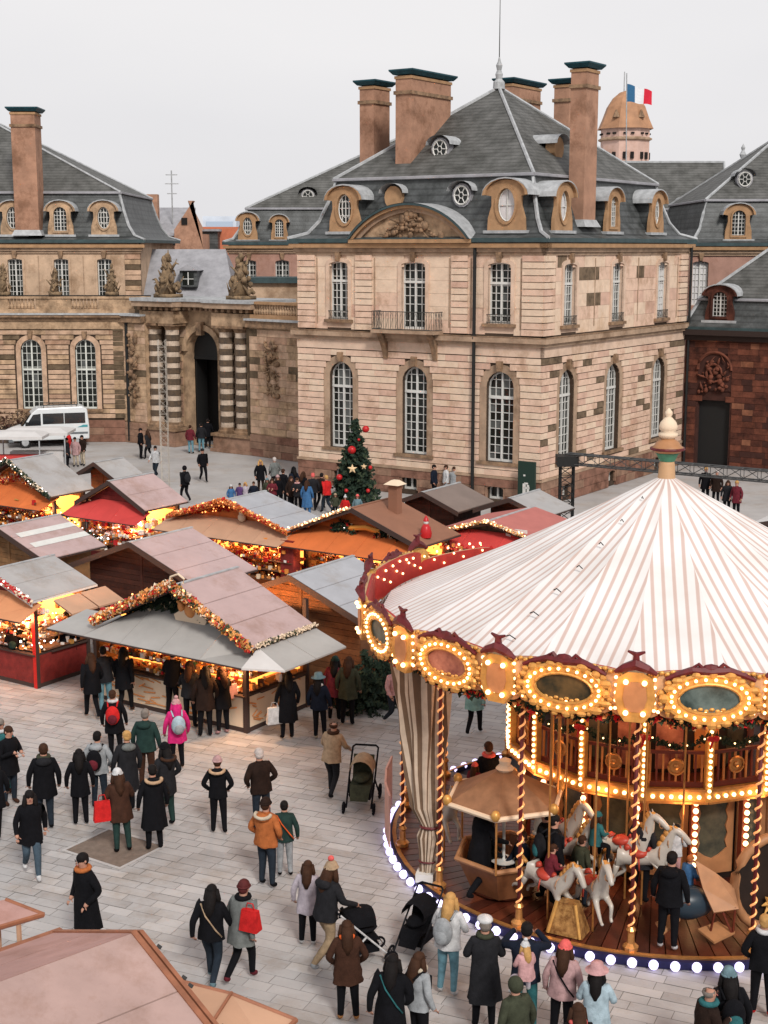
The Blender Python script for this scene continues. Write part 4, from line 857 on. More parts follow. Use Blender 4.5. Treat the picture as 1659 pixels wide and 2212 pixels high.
def goods(name, label, fr, boxes, n, seed, wts=None, s=.11, bulbs=0, bmat=None):
    """a mass of small wares filling the given boxes (u0,u1,w0,w1,z0,z1)"""
    rnd = random.Random(seed); b = MB(fr); cols = GCOL + [bmat or M_bulb2, M_bulb]; wts = wts or (5, 3, 2, 2, 3, 5, 2, 1); vol = [(q[1] - q[0] + .1) * (q[5] - q[4] + .1) for q in boxes]
    for i in range(n):
        q = rnd.choices(boxes, vol)[0]; u, w, z = rnd.uniform(q[0], q[1]), rnd.uniform(q[2], q[3]), rnd.uniform(q[4], q[5]); r = s * rnd.uniform(.4, 1.2); mi = rnd.choices(range(8), wts)[0]
        k = rnd.random(); z = q[4] + (round((z - q[4]) / .34) * .34 if q[5] - q[4] > .5 else 0) + rnd.uniform(0, .06)
        if k < .5: b.box(u - r * .5, u + r * .5, w - r * .4, w + r * .4, z - r * .5, z + r * rnd.uniform(.3, 1), mi)
        elif k < .85: b.ell((u, w, z), (r * .5, r * .5, r * .55), 6, 4, mi)
        else: b.tube([(u - r, w, z), (u + r, w, z + r * .2)], [r * .25, r * .3], 5, mi)
    for q in boxes:   # price cards and shelf boards
        zz = q[4]
        while zz < q[5] - .2: b.box(q[0], q[1], q[2] + .02, q[3] - .05, zz - .03, zz - .008, 4); zz += .34
        for i in range(int((q[1] - q[0]) * 3)): u = rnd.uniform(q[0], q[1]); z = q[4] + .34 * rnd.randint(0, 2) + .02; b.box(u - .05, u + .05, q[3], q[3] + .012, z, z + .08, 6)
    for i in range(bulbs // 2):
        q = rnd.choices(boxes, vol)[0]; u, w, z = rnd.uniform(q[0], q[1]), rnd.uniform(q[2], q[3]), rnd.uniform(q[4], q[5]); r = rnd.uniform(.02, .05); b.ell((u, w, z), (r * .8, r * .8, r * .8), 5, 3, 8 if rnd.random() < .8 else 9)
    o = b.build(name, cols, None, fix=False); tag(o, label, None, kind='stuff'); return o
def lampL(name, p, e, col=(1, .5, .2), r=.15, par=None):
    l = bpy.data.lights.new(name, 'POINT'); l.energy = e; l.color = col; l.shadow_soft_size = r
    o = bpy.data.objects.new(name, l); COL.objects.link(o); o.location = p
    if par: o.parent = par; o.location = Vector(p) - org(par)
    return o
def slope_pt(u, W_, ze, zr): return ze + (zr - ze) * (u / W_ if u <= W_ else (2 * W_ - u) / W_)
def stall(label, EF, W_, D, zr, roof, wood, npan=3, ze=2.6, iu=.45, iw=.5, closed=True, awn=None, sawn=None, rot=0, ridge_cap=True, group='wooden market chalets', aw=(.55, 2.15), planks=True, edge=None, front_open=True, side_open=True, glow=40, P=None, wu1=None, ww0=None):
    a_, b_ = A2, B2
    if rot:
        m = Matrix.Rotation(rot, 3, 'Z'); a_, b_ = m @ A2, m @ B2
    Pg = P or g(EF[0], EF[1], ze); fr = Fr((Pg.x, Pg.y), (a_.x, a_.y), (-b_.x, -b_.y))
    c = fr.p(W_, -D / 2, 0); t = thing('market_stall', label, 'market stall', c, 0, group)
    # roof: separate felt sheets on a dark board
    for side in (0, 1):
        S0, S1 = (0, W_) if side == 0 else (2 * W_, W_)
        u_ = lambda f_: S0 + (S1 - S0) * f_
        z_ = lambda f_: ze + (zr - ze) * f_
        b = MB(fr); b.poly([(u_(0), z_(0) - .06), (u_(1), z_(1) - .06), (u_(1), z_(1) - .012), (u_(0), z_(0) - .012)], -D, 0); b.build('roof_board', edge or M_edge, t)
        for k in range(npan):
            f0, f1 = k / npan, (k + 1) / npan; e_ = .006
            b = MB(fr); b.poly([(u_(f0 + e_), z_(f0 + e_) - .01), (u_(f1 - e_), z_(f1 - e_) - .01), (u_(f1 - e_), z_(f1 - e_) + .018), (u_(f0 + e_), z_(f0 + e_) + .018)], -D + .03, -.03)
            b.build('roof_sheet', roof, t)
        b = MB(fr); b.poly([(u_(-.01), z_(-.01) - .14), (u_(1), z_(1) - .14), (u_(1), z_(1) + .035), (u_(-.01), z_(-.01) + .035)], 0, .035); b.build('barge_board', edge or M_edge, t)
    if ridge_cap: MB(fr).box(W_ - .05, W_ + .05, -D - .01, .03, zr + .005, zr + .035).build('ridge_cap', M_lead if roof is not M_rbrown else roof, t)
    u0, u1, w0, w1 = iu, 2 * W_ - iu, -D + .25, -iw; ug = u1
    zt = lambda u: slope_pt(max(0, min(2 * W_, u)), W_, ze, zr) - .07
    # gable
    MB(fr).poly([(u0, zt(u0) - .02), (W_, zr - .09), (ug, zt(ug) - .02)] if not closed else [(u0, 0), (u0, zt(u0) - .02), (W_, zr - .09), (u1, zt(u1) - .02), (u1, 0)], w1 - .05, w1 - .01).build('gable_wall', wood[0], t)
    z = .02 if closed else zt(u0) - .25; ph = .165; k = 0
    while z < zr - .2 and planks:
        z2 = min(z + ph, zr - .1); zz = z2 + .07
        if zz <= zt(u0) + .07: ua, ub = u0, u1
        else:
            f_ = (zz - ze) / (zr - ze); ua, ub = max(u0, W_ * f_), min(u1, 2 * W_ - W_ * f_)
        if ub - ua > .1:
            cuts = [ua, (ua + ub) / 2 if closed and ub - ua > 2 else None, ub]; cuts = [c_ for c_ in cuts if c_ is not None]
            for i in range(len(cuts) - 1): ubox('plank', wood[k % 2], t, fr, cuts[i] + .008, cuts[i + 1] - .008, w1 - .008, w1 + .014, z + .006, z2 - .006)
        z = z2; k += 1
    if wu1: u1 = wu1
    if ww0: w0 = ww0
    if closed:
        MB(fr).box(W_ - .05, W_ + .05, w1, w1 + .035, 0, zr - .15).build('cover_strip', wood[1], t)
        z = .02; k = 0
        MB(fr).box(u0 + .01, u0 + .05, w0, w1 - .06, 0, zt(u0)).box(u1 - .05, u1 - .01, w0, w1 - .06, 0, zt(u0)).box(u0 + .06, u1 - .06, w0, w0 + .05, 0, zt(u0)).build('side_wall', wood[0], t)
    else:
        MB(fr).box(u0 + .06, u1 - .06, w0, w0 + .05, 0, 2.5).box(u1 - .05, u1 - .01, w0 + .06, w1 - .06, 0, 2.3).build('back_wall', M_woody[0], t)
        for (uu, ww) in ((u0, w1), (u1, w1), (u0, w0)): MB(fr).box(uu - .06, uu + .06, ww - .06, ww + .06, 0, 2.3 if uu > 2 * W_ - .3 else zt(u0)).build('corner_post', M_edge if group != 'x' else wood[0], t)
        if front_open:
            MB(fr).box(u0 + .07, u1 - .07, w1 - .04, w1 + .02, .12, .93).build('counter_front', M_cream if awn == 'grey' else wood[0], t)
            MB(fr).box(u0 - .02, u1 + .02, w1 - .5, w1 + .1, .935, .98).box(u0 + .06, u1 - .06, w1 - .03, w1 + .03, 0, .115).build('counter_top', M_edge, t)
        if side_open:
            MB(fr).box(u0 - .02, u0 + .04, w0 + .07, w1 - .07, .12, .93).build('counter_front', M_cream if awn == 'grey' else wood[0], t)
            MB(fr).box(u0 - .1, u0 + .5, w0 + .05, w1 - .52, .935, .98).box(u0 - .03, u0 + .03, w0 + .07, w1 - .07, 0, .115).build('counter_top', M_edge, t)
        MB(fr).box(u0 + .15, u1 - .15, w0 + .08, w0 + .12, 1.0, 2.3).build('glow_backboard', M_amber, t)  # board given its own amber glow, it is no lamp
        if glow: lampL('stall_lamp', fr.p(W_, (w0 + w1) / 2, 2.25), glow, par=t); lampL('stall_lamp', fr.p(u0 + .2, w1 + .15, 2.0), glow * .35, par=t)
    if awn:
        za, zb, wa, wb = zt(u0) + .05, aw[1], w1 + .02, aw[0]; n = max(3, int(2 * W_ / 1.0)); m_ = M_aws[awn]; ul, ur = max(2 * W_ + .25, u1 + .3), (-.1 if sawn else u0 - .35)
        for i in range(n):
            ua, ub = ur + (ul - ur) * i / n, ur + (ul - ur) * (i + 1) / n; b = MB(fr); zi = lambda u: min(za, ze + (zr - ze) * min(u, 2 * W_ - u) / W_ - .12 if 0 < u < 2 * W_ else ze - .12)
            b.add([(ua + .006, wa, zi(ua)), (ub - .006, wa, zi(ub)), (ub - .006, wb, zb), (ua + .006, wb, zb)] + [(ua + .006, wa, zi(ua) - .02), (ub - .006, wa, zi(ub) - .02), (ub - .006, wb, zb - .05), (ua + .006, wb, zb - .05)], [(0, 1, 2, 3), (4, 5, 6, 7), (2, 3, 7, 6), (0, 3, 7, 4), (1, 2, 6, 5), (0, 1, 5, 4)]); b.build('awning_sheet', m_, t)
        MB(fr).tube([(ur, wb, zb - .03), (ul, wb, zb - .03)], .025, 5).build('awning_rail', M_edge, t)
    if sawn:
        m_ = M_aws[sawn]; za, zb = ze - .04, 2.2
        for i in range(2):
            wa, wb = -D * i / 2 - .3 * (i == 0), -D * (i + 1) / 2; b = MB(fr)
            b.add([(.05, wa - .01, za), (.05, wb + .01, za), (-.95, wb + .01, zb), (-.95, wa - .01 + (.25 if i == 0 else 0), zb)] + [(.05, wa - .01, za - .04), (.05, wb + .01, za - .04), (-.95, wb + .01, zb - .04), (-.95, wa - .01 + (.25 if i == 0 else 0), zb - .04)], [(0, 1, 2, 3), (4, 5, 6, 7), (2, 3, 7, 6), (0, 3, 7, 4), (1, 2, 6, 5)]); b.build('awning_sheet', m_, t)
        b = MB(fr); b.add([(.05, -.3, za), (-.95, -.06, zb), (-.1, aw[0], aw[1]), (.05, -.3, za - .05), (-.95, -.06, zb - .05), (-.1, aw[0], aw[1] - .05)], [(0, 1, 2), (3, 4, 5), (1, 2, 5, 4)]); b.build('awning_corner', M_aws['white'], t)
    return t, fr, dict(u0=u0, u1=u1, w0=w0, w1=w1, zt=zt, W=W_, D=D, ze=ze, zr=zr)
# S1 the big gingerbread stall in front
t1, f1, q1_ = stall('nearest whole chalet, pinkish roof, ornament garland gable and grey awning round two sides', (545, 1402), 2.58, 2.62, 3.82, M_rpink, [MATS['fir_green'], M_green2], 3, iu=1.0, iw=.95, closed=False, awn='grey', sawn='grey', glow=300, aw=(.55, 2.27), planks=False, wu1=6.25, ww0=-3.5)
GW = (M_goldo, M_gold, M_redo, M_cream, M_green2)
garland(t1, f1, [(5.3, .08, 2.55), (2.58, .08, 3.9)], .13, 150, 4, GW, (5, 3, 2, 3, 1), 12, M_bulb2, s=.10)
garland(t1, f1, [(2.58, .08, 3.9), (.0, .08, 2.62)], .12, 130, 5, GW, (5, 3, 2, 2, 3), 10, M_bulb2, s=.10)
garland(t1, f1, [(4.6, -.8, 2.75), (3.0, -.8, 3.2), (1.6, -.8, 2.8)], .3, 120, 6, (M_green, M_green2, M_cream), (6, 2, .4), 2, M_bulbw, s=.14, name='fir_branches')
garland(t1, f1, [(-.05, -.1, 2.66), (-.05, -2.6, 2.66)], .07, 60, 66, (M_cream, M_green2), (3, 1), 0, s=.06, name='eave_garland')
sg = MB(f1).poly([(1.95, 2.72), (2.85, 2.72), (2.95, 2.95), (2.7, 3.1), (2.1, 3.1), (1.85, 2.92)], -.55, -.47); sg.build('gable_sign', M_cream, t1)
gf = MB(f1); gf.ell((2.4, -.5, 3.35), (.13, .1, .14), 8, 6).ell((2.4, -.5, 3.12), (.2, .13, .2), 8, 6).tube([(2.2, -.45, 3.2), (2.05, -.4, 3.35)], .05, 5).tube([(2.6, -.45, 3.2), (2.75, -.4, 3.35)], .05, 5).ell((2.7, -.5, 3.2), (.12, .1, .16), 8, 6); tag(gf.build('gable_figure', M_goldo, None, smooth=True), 'golden plump figure standing over the sign in the garlanded gable', 'figure')
MB(f1).tube([(2.6, .1, 3.85), (2.5, .1, 4.1), (2.25, .1, 4.2), (2.05, .1, 4.1), (2.1, .1, 3.98)], .03, 6).build('gable_hook', M_cream, t1)
goods('hanging_wares', 'mass of amber lit gingerbread and ornaments crammed above the counters of the grey awning stall', f1, [(1.15, 6.1, -1.4, -.95, 1.06, 2.35), (1.0, 1.4, -3.4, -1.1, 1.06, 2.3)], 1500, 11, bulbs=230)
MB(f1).box(1.2, 6.1, -1.75, -1.7, 1.05, 2.4).build('glow_backboard', M_amber, t1); MB(f1).box(1.5, 1.55, -3.3, -1.5, 1.05, 2.4).build('glow_backboard', M_amber, t1)  # self-glowing boards behind the wares
# birch branch relief on lower counters
br = MB(f1); rnd = random.Random(3)
for k in range(34): u = rnd.uniform(1.2, 5.8); z = rnd.uniform(.2, .9); br.tube([(u, -.91, z), (u + rnd.uniform(.2, .5), -.90, z + rnd.uniform(-.12, .12))], .018, 4)
for k in range(26): w = rnd.uniform(-3.2, -1.1); z = rnd.uniform(.2, .9); br.tube([(.965, w, z), (.96, w + rnd.uniform(.15, .35), z + rnd.uniform(-.15, .15))], .018, 4)
tag(br.build('branch_relief', M_goldo, t1), kind='stuff')
for (wb, n_) in ((-1.75, 5),):
    for k in range(n_): pass
# S2 behind it with golden plank gable
stall('closed chalet with golden brown plank gable and blue grey roof behind the nearest stall', (786, 1346), 2.42, 3.0, 3.55, M_rblue, M_wood, 3)
t3, f3_, q3 = stall('closed chalet with dark maroon gable and wide three sheet pink roof', (426, 1268), 2.62, 2.80, 3.6, M_rpink, M_woodd, 3)
t4, f4, q4 = stall('closed chalet at left edge with golden plank gable, pale strips laid over its pink roof', (94, 1211), 2.1, 2.75, 3.42, M_rpink, M_woody, 3)
for zf in (.32, .62):   # pale strips on the roof
    u_ = q4['W'] * zf; z_ = q4['ze'] + (q4['zr'] - q4['ze']) * zf
    MB(f4).add([(u_, -D_, z_ + .03 + (.0)) for D_ in (.3, 2.7)] + [(u_ + .26, -D_, z_ + .03 + .26 * (q4['zr'] - q4['ze']) / q4['W']) for D_ in (2.7, .3)], [(0, 1, 2, 3)]).build('pale_strip', M_white, t4, fix=False)
garland(t4, f4, [(q4['W'], -2.8, 3.45), (0, -2.8, 2.64)], .03, 10, 40, (M_green,), (1,), 4, M_bulbw, name='light_string', bs=.02)
t5, f5, q5 = stall('open stall at left edge with grey roof and red white tinsel along its gable', (69, 1300), 1.75, 2.52, 3.25, M_rgrey, M_woodr, 2, closed=False, awn='orange', glow=150, iu=.25, iw=.3, edge=M_aws['white'])
garland(t5, f5, [(3.5, .07, 2.62), (1.75, .07, 3.28), (0, .07, 2.62)], .07, 120, 41, (M_redo, M_cream), (3, 2), 8, M_bulbw, s=.07)
b = MB(f5)
for i, (wa, wb) in enumerate(((-.75, -1.75), (-1.8, -2.8))):
    MB(f5).add([(-.02, wa, 2.5), (-.02, wb, 2.5), (-.75, wb, 2.2), (-.75, wa, 2.2), (-.02, wa, 2.46), (-.02, wb, 2.46), (-.75, wb, 2.15), (-.75, wa, 2.15)], [(0, 1, 2, 3), (4, 5, 6, 7), (2, 3, 7, 6)]).build('awning_sheet', M_aws['peach'], t5)
MB(f5).box(.2, .32, -.35, -.23, 0, 2.5).build('red_post', mat('post_red', (.5, .015, .01), .5), t5)
goods('sweets_display', 'bright white and orange mass of sweets on the red posted stall at left', f5, [(.3, 3.2, -.75, -.3, 1.05, 2.3), (.2, .7, -2.2, -.5, 1.05, 2.2)], 520, 12, (3, 3, 4, 2, 1, 4, 6, 0), bulbs=230, bmat=M_bulbw)
t6, f6, q6 = stall('open stall with plain grey roof and bead garland gable behind the left chalets', (107, 1074), 2.33, 2.45, 3.85, M_rgrey, M_woodo, 1, closed=False, awn='deep', glow=110, iu=.4, iw=.6)
garland(t6, f6, [(4.66, .07, 2.62), (2.33, .07, 3.9), (0, .07, 2.62)], .09, 90, 42, (M_green, M_cream, M_green2), (4, 2, 2), 5, M_bulbw, s=.09)
garland(t6, f6, [(3.6, -.5, 2.9), (2.2, -.5, 3.2), (1.2, -.5, 2.85)], .22, 90, 43, (M_goldo, M_redo, M_cream), (3, 2, 2), 8, M_bulb2)
goods('ornament_display', 'orange lit mass of ornaments under the bead garland stall', f6, [(.5, 4.2, -1.1, .3, .95, 2.2)], 640, 13, bulbs=160)
t7, f7, q7 = stall('small closed booth with orange brown gable and pale roof in the back row', (246, 1035), 1.15, 1.8, 3.2, M_rgrey, [mat('ply_orange', (.33, .09, .02), .7, .3, 3), mat('ply_orange_b', (.30, .08, .018), .7, .3, 3)], 1)
t8, f8, q8 = stall('stall with red gable, pink two sheet roof and red awning', (312, 1104), 1.8, 2.45, 3.55, M_rpink, M_woodr, 2, closed=False, awn='red', glow=150, iu=.35, iw=.35)
goods('toy_display', 'pale glowing mass of soft toys and sweets under the red awning', f8, [(.3, 3.3, -.7, .3, .9, 2.1), (-.7, .3, -2.2, .2, .7, 2.1)], 620, 14, (2, 3, 4, 2, 1, 3, 6, 0), bulbs=260, bmat=M_bulbw, s=.14)
t9, f9, q9 = stall('stall with glowing orange gable, peach awning and blue grey roof', (619, 1148), 2.75, 2.35, 3.42, M_rblue, M_woodo, 3, closed=False, awn='peach', glow=120, iu=.35, iw=.55, edge=M_woodo[0])
garland(t9, f9, [(5.4, .06, 2.6), (2.75, .06, 3.45), (0, .06, 2.6)], .09, 90, 44, (M_woodo[0], M_redo, M_goldo), (4, 2, 3), 10, M_bulb2, s=.08)
garland(t9, f9, [(4.7, -.5, 2.75), (2.75, -.5, 3.1), (.9, -.5, 2.75)], .1, 60, 45, (M_redo, M_goldo), (3, 2), 12, M_bulb2, s=.08)
tag(MB(f9).ell((2.3, -.4, 2.95), (.12, .1, .13), 7, 5).ell((2.3, -.4, 2.78), (.18, .12, .16), 7, 5).build('gable_figure', M_cream, None, smooth=True), 'pale small angel figure on the glowing orange gable', 'figure')
goods('candle_display', 'row of glowing orange candle jars below the peach awning', f9, [(-.3, 4.8, -.9, .2, .85, 2.05)], 800, 15, (6, 5, 1, 2, 2, 7, 1, 0), bulbs=240)
MB(f9).box(-.35, .2, -.3, .1, 0, 2.3).build('maroon_panel', M_woodr[0], t9)
t10, f10, q10 = stall('chalet with rust brown roof, red chimney box and orange awning', (908, 1183), 2.75, 2.6, 3.62, M_rbrown, M_woodo, 1, closed=False, awn='deep', glow=120, iu=.4, iw=.6, edge=M_edge)
garland(t10, f10, [(5.4, .08, 2.62), (2.75, .08, 3.66)], .045, 60, 46, (M_cream, M_goldo), (3, 2), 14, M_bulb, s=.05)
for uc in (3.35, 1.5): garland(t10, f10, [(uc - .45, -.45, 2.72), (uc, -.45, 2.95), (uc + .45, -.45, 2.75)], .17, 120, int(uc * 10), (M_green, M_green2, M_cream, M_redo), (6, 2, .8, .8), 3, M_bulbw, s=.11, name='fir_branches')
MB(f10).tube([(3.1, -.4, 2.85), (2.4, -.36, 2.95), (1.8, -.4, 2.85)], .09, 6).build('golden_board', mat('board_golden', (.75, .3, .05), .6), t10)  # rounded strip in plain golden orange
ch = f10.p(2.0, -1.55, 0); cz = slope_pt(2.0, q10['W'], 2.6, 3.62)
cbx = thing('chimney_box', 'red brown chimney box standing on the rust brown chalet roof', 'chimney', f10.p(2.0, -1.55, cz)); MB(f10).box(1.82, 2.18, -1.7, -1.4, cz - .12, cz + .95).build('shaft', M_rbrown, cbx); MB(f10).tbox((2.0, -1.55), .3, .28, cz + .955, cz + 1.1, .1, .1).build('cowl', M_cream, cbx)
goods('mulled_wine_mugs', 'small pots, jars and mugs standing under the orange awning of the rust roofed chalet', f10, [(.7, 4.8, -1.0, -.2, .95, 1.9)], 360, 16, bulbs=60)
stall('dark maroon closed chalet with taupe roof and thin orange verge near the pavilion wall', (989, 1107), 1.55, 2.75, 3.2, M_rtaupe, M_woodd, 1, edge=M_edge)
stall('dark closed booth with mauve grey roof beside the truss tower', (1178, 1118), 1.5, 2.4, 3.15, M_rgrey, M_woodd, 1)
t13, f13, q13 = stall('low stall with gold tinsel edge and coral roof half hidden by the carousel canopy', (1160, 1168), 1.9, 3.4, 3.05, M_rred, [M_black, M_woodd[0]], 1, closed=False, awn='red', glow=60, iw=.3, iu=.3)
garland(t13, f13, [(3.9, .08, 2.5), (1.9, .08, 3.08), (0, .08, 2.6)], .06, 110, 47, (M_goldo, M_cream, M_gold), (3, 3, 2), 16, M_bulb, s=.06)
MB(f13).box(.5, 1.3, -.25, -.2, 2.35, 2.85).build('round_sign_board', M_white, t13); MB(f13).poly(oval(.9, 2.6, .2, .18, 12), -.2, -.18).build('sign_emblem', M_redo, t13)
goods('red_ornaments', 'mass of red baubles and tinsel beside the carousel', f13, [(-.5, 4.4, .2, 1.6, 1.2, 2.3)], 500, 17, (2, 10, 1, 1, 1, 3, 1, 0), bulbs=120)
t14 = stall('white roofed booth glimpsed to the right behind the carousel canopy', (1905, 1165), 2.3, 3, 3.2, M_aws['white'], M_woodd, 2)
# Santa doll on the rust roof
sd = thing('santa_doll', 'red Santa doll with a small fir bush on the rust brown roof edge', 'doll', f10.p(.35, -1.0, 2.75))
MB(f10).lathe([(.18, 2.75), (.2, 2.9), (.15, 3.1), (.09, 3.2)], (.35, -.9), 10).build('coat', M_redo, sd, smooth=True); MB(f10).ell((.35, -.9, 3.26), (.09, .09, .09), 8, 6).build('beard', M_white, sd, smooth=True); MB(f10).lathe([(.1, 3.3), (.07, 3.4), (.02, 3.48)], (.35, -.9), 8).build('hat', M_redo, sd, smooth=True)
# near bottom-left chalets (seen from above)
azn = R(48); bn = Vector((math.sin(azn), math.cos(azn), 0)); an = Vector((-bn.y, bn.x, 0))
zr = 3.25; ze_ = 2.45; Pk = g(287, 2016, zr); Wn, Dn = 2.15, 4.2
fn = Fr((Pk.x - an.x * Wn, Pk.y - an.y * Wn), (an.x, an.y), (bn.x, bn.y))   # w = 0 at the far gable, negative towards the camera
tn = thing('market_stall', 'nearest chalet roof in the bottom left corner with brown wood rails round its edge', 'market stall', fn.p(Wn, -2, 0), 0, 'wooden market chalets')
M_trimw = mat('rail_brown', (0.30, 0.115, 0.06), .6, .3, 4, .1); M_felt = mat('roof_felt_rosy', (0.40, 0.27, 0.24), .85, .2, .9, .3, stain=.2); M_felt2 = mat('roof_felt_rosier', (0.43, 0.25, 0.22), .85, .2, .9, .3, stain=.2)
for side in (0, 1):
    S0 = 0 if side == 0 else 2 * Wn; zz = lambda f_: ze_ + (zr - ze_) * f_; uu = lambda f_: S0 + (Wn - S0) * f_
    b = MB(fn); b.poly([(uu(0), zz(0) - .07), (uu(1), zz(1) - .07), (uu(1), zz(1) - .02), (uu(0), zz(0) - .02)], -Dn, 0); b.build('roof_board', M_edge, tn)
    for k in range(2):
        f0, f1_ = k / 2, (k + 1) / 2
        b = MB(fn); b.poly([(uu(f0 + .006), zz(f0 + .006) - .015), (uu(f1_ - .004), zz(f1_ - .004) - .015), (uu(f1_ - .004), zz(f1_ - .004) + .012), (uu(f0 + .006), zz(f0 + .006) + .012)], -Dn, -.02); b.build('roof_sheet', M_felt if side == 0 else M_felt2, tn)
    for (o1, o2, w0, w1) in ((-.05, .035, -.03, .05), (-.09, .0, .10, .16)):
        b = MB(fn); b.poly([(uu(-.02), zz(-.02) + o1), (uu(1), zz(1) + o1), (uu(1), zz(1) + o2), (uu(-.02), zz(-.02) + o2)], w0, w1); b.build('verge_rail', M_trimw, tn)
    b = MB(fn); b.poly([(uu(-.02), zz(-.02) - .1), (uu(1), zz(1) - .1), (uu(1), zz(1) - .08), (uu(-.02), zz(-.02) - .08)], .052, .098); b.build('verge_gutter', M_cream, tn)
    MB(fn).box(min(S0 - .05, S0 + .05), max(S0 - .05, S0 + .05), -Dn, .12, ze_ - .1, ze_ + .03).build('eave_rail', M_trimw, tn)
b = MB(fn).box(.3, 2 * Wn - .3, -Dn + .3, -.3, 0, 2.4).build('wall', M_wood[0], tn)
# peach awning beyond the far gable
q_ = [g(345, 2108, 2.62), g(500, 2147, 2.40), g(640, 2203, 2.10), g(575, 2262, 2.06), g(440, 2240, 2.48)]; dz_ = Vector((0, 0, .04))
MB().add(q_ + [p - dz_ for p in q_], [(0, 1, 4), (1, 2, 3, 4), (5, 6, 9), (6, 7, 8, 9), (0, 1, 6, 5), (1, 2, 7, 6), (2, 3, 8, 7)]).build('awning_sheet', M_aws['peach'], tn)
MB().tube([q_[0], q_[1], q_[2]], .03, 5).build('awning_frame', M_trimw, tn); MB().tube([q_[1] + dz_ * .5, q_[4] + dz_ * .5], .025, 5).build('awning_frame', M_trimw, tn); MB().tube([q_[2], q_[3]], .035, 5).build('awning_frame', M_trimw, tn)
gq = MB(fn)
for k in (2, 6, 7, 12): t_ = k / 15; gq.tube([(Wn * (1 - t_) , .19, zr - (zr - ze_) * t_ - .02), (Wn * (1 - t_) - .05, .22, zr - (zr - ze_) * t_ - .05)], .03, 4)
tag(gq.build('cable_ties', M_black, tn), kind='stuff')
pc_ = g(60, 1962, 2.6); f15 = Fr((pc_.x, pc_.y), (an.x, an.y), (bn.x, bn.y))
te = thing('market_stall', 'corner of a small rosy booth roof with brown rails at the left edge', 'market stall', pc_, 0, 'wooden market chalets')
c0, c1, c2 = g(12, 1943, 2.75), g(95, 1975, 2.6), g(-60, 2020, 2.6); c3 = g(-150, 1975, 2.75)
MB().add([c0, c1, c2, c3, c0 - Vector((0, 0, .05)), c1 - Vector((0, 0, .05)), c2 - Vector((0, 0, .05)), c3 - Vector((0, 0, .05))], [(0, 1, 2, 3), (4, 5, 6, 7), (0, 1, 5, 4), (1, 2, 6, 5)]).build('roof_sheet', M_felt2, te)
MB().tube([c0, c1], .03, 5).tube([c1, c2], .035, 5).build('verge_rail', M_trimw, te)
pp = g(40, 2003, 2.5); MB().tube([(pp.x, pp.y, 0), (pp.x, pp.y, 2.55)], .04, 5).tube([(pp.x - .35, pp.y + .2, 0), (pp.x - .35, pp.y + .2, 2.5)], .035, 5).build('post', M_aws['peach'], te)
MB().box(pp.x - 1.6, pp.x - .3, pp.y + .2, pp.y + 1.0, 0, 1.3).build('counter', M_black, te)
# white parasol stall by the van
for i, (x, y, w_) in enumerate(((30, 985, 1.9), (85, 975, 1.9))):
    c = g(x, y + 35, 0); t = thing('market_canopy', ('long white flat canopy at left edge in front of the van', 'white flat canopy right of another one beside the van front')[i], 'canopy', c, 0, 'white canopies')
    MB().tbox((c.x, c.y), w_, 1.1, 2.1, 2.3, w_ * .7, .35).box(c.x - w_, c.x + w_, c.y - 1.1, c.y + 1.1, 1.95, 2.1).build('canopy', M_aws['white'], t)
    for sx in (-1, 1): MB().tube([(c.x + sx * w_ * .9, c.y - 1, 0), (c.x + sx * w_ * .9, c.y - 1, 1.96)], .04, 5).build('pole', M_lead, t)
    MB().box(c.x - w_ * .8, c.x + w_ * .8, c.y - .4, c.y + .4, 0, .95).build('table', M_aws['white' if i else 'red'], t)
# fir trees
def fir(name, label, p, h, r, seed, n=900, group=None, s=.16, par=None):
    rnd = random.Random(seed); t = thing(name, label, 'tree', p, 0, group)
    MB().tube([p, (p.x, p.y, h)], [r * .07, .01], 6).build('trunk', M_wood[0], t); b = MB()
    lay = int(h / .16)
    for i in range(lay):
        z = .12 * h + (h * .88) * i / lay; rr = r * (1 - (z - .1 * h) / (h * .93)) ** .85 + .02; nb = max(7, int(rr * 24))
        for k in range(nb):
            an_ = rnd.uniform(0, 2 * PI); L = rr * rnd.uniform(.7, 1.12); m_ = max(3, int(L * n / 70))
            for j in range(m_):
                f_ = (j + .5) / m_; q = Vector((p.x + L * f_ * math.cos(an_), p.y + L * f_ * math.sin(an_), z - L * f_ * .28 + rnd.uniform(-.04, .04)))
                leafcloud(b, q, (.07, .07, .05), 2, s * rnd.uniform(.6, 1.2), rnd, (0, 0, 0, 1) if f_ > .6 else (0,))
    tag(b.build('foliage', [M_green, M_green2], t, fix=False), kind='stuff'); return t
pt_ = g(768, 1090); fir('christmas_tree', 'tall dark Christmas tree with red baubles before the pavilion windows', pt_, 4.2, 1.25, 5, 700, s=.2)
dec = [(790, 927, .17), (760, 972, .2), (733, 1031, .15), (800, 1010, .1), (748, 1060, .1), (795, 1060, .1), (775, 950, .07)]
for i, (x, y, r_) in enumerate(dec):
    q = at(x, y, pt_.y - 1.0 * (1 - (at(x, y, pt_.y).z) / 4.4)); tag(MB().ell(q, (r_, r_, r_), 12, 8).build('bauble', M_redo, None, smooth=True), ('big red bauble near the tip of the tall Christmas tree', 'large red bauble halfway up the tall Christmas tree', 'red bauble low on the left side of the tall Christmas tree', 'small red bauble on the right flank of the tall tree', 'small red bauble at the lower left of the tall tree', 'small red bauble at the lower right of the tall tree', 'tiny red bauble just under the top bauble of the tall tree')[i], 'bauble', 'baubles on the tall tree')
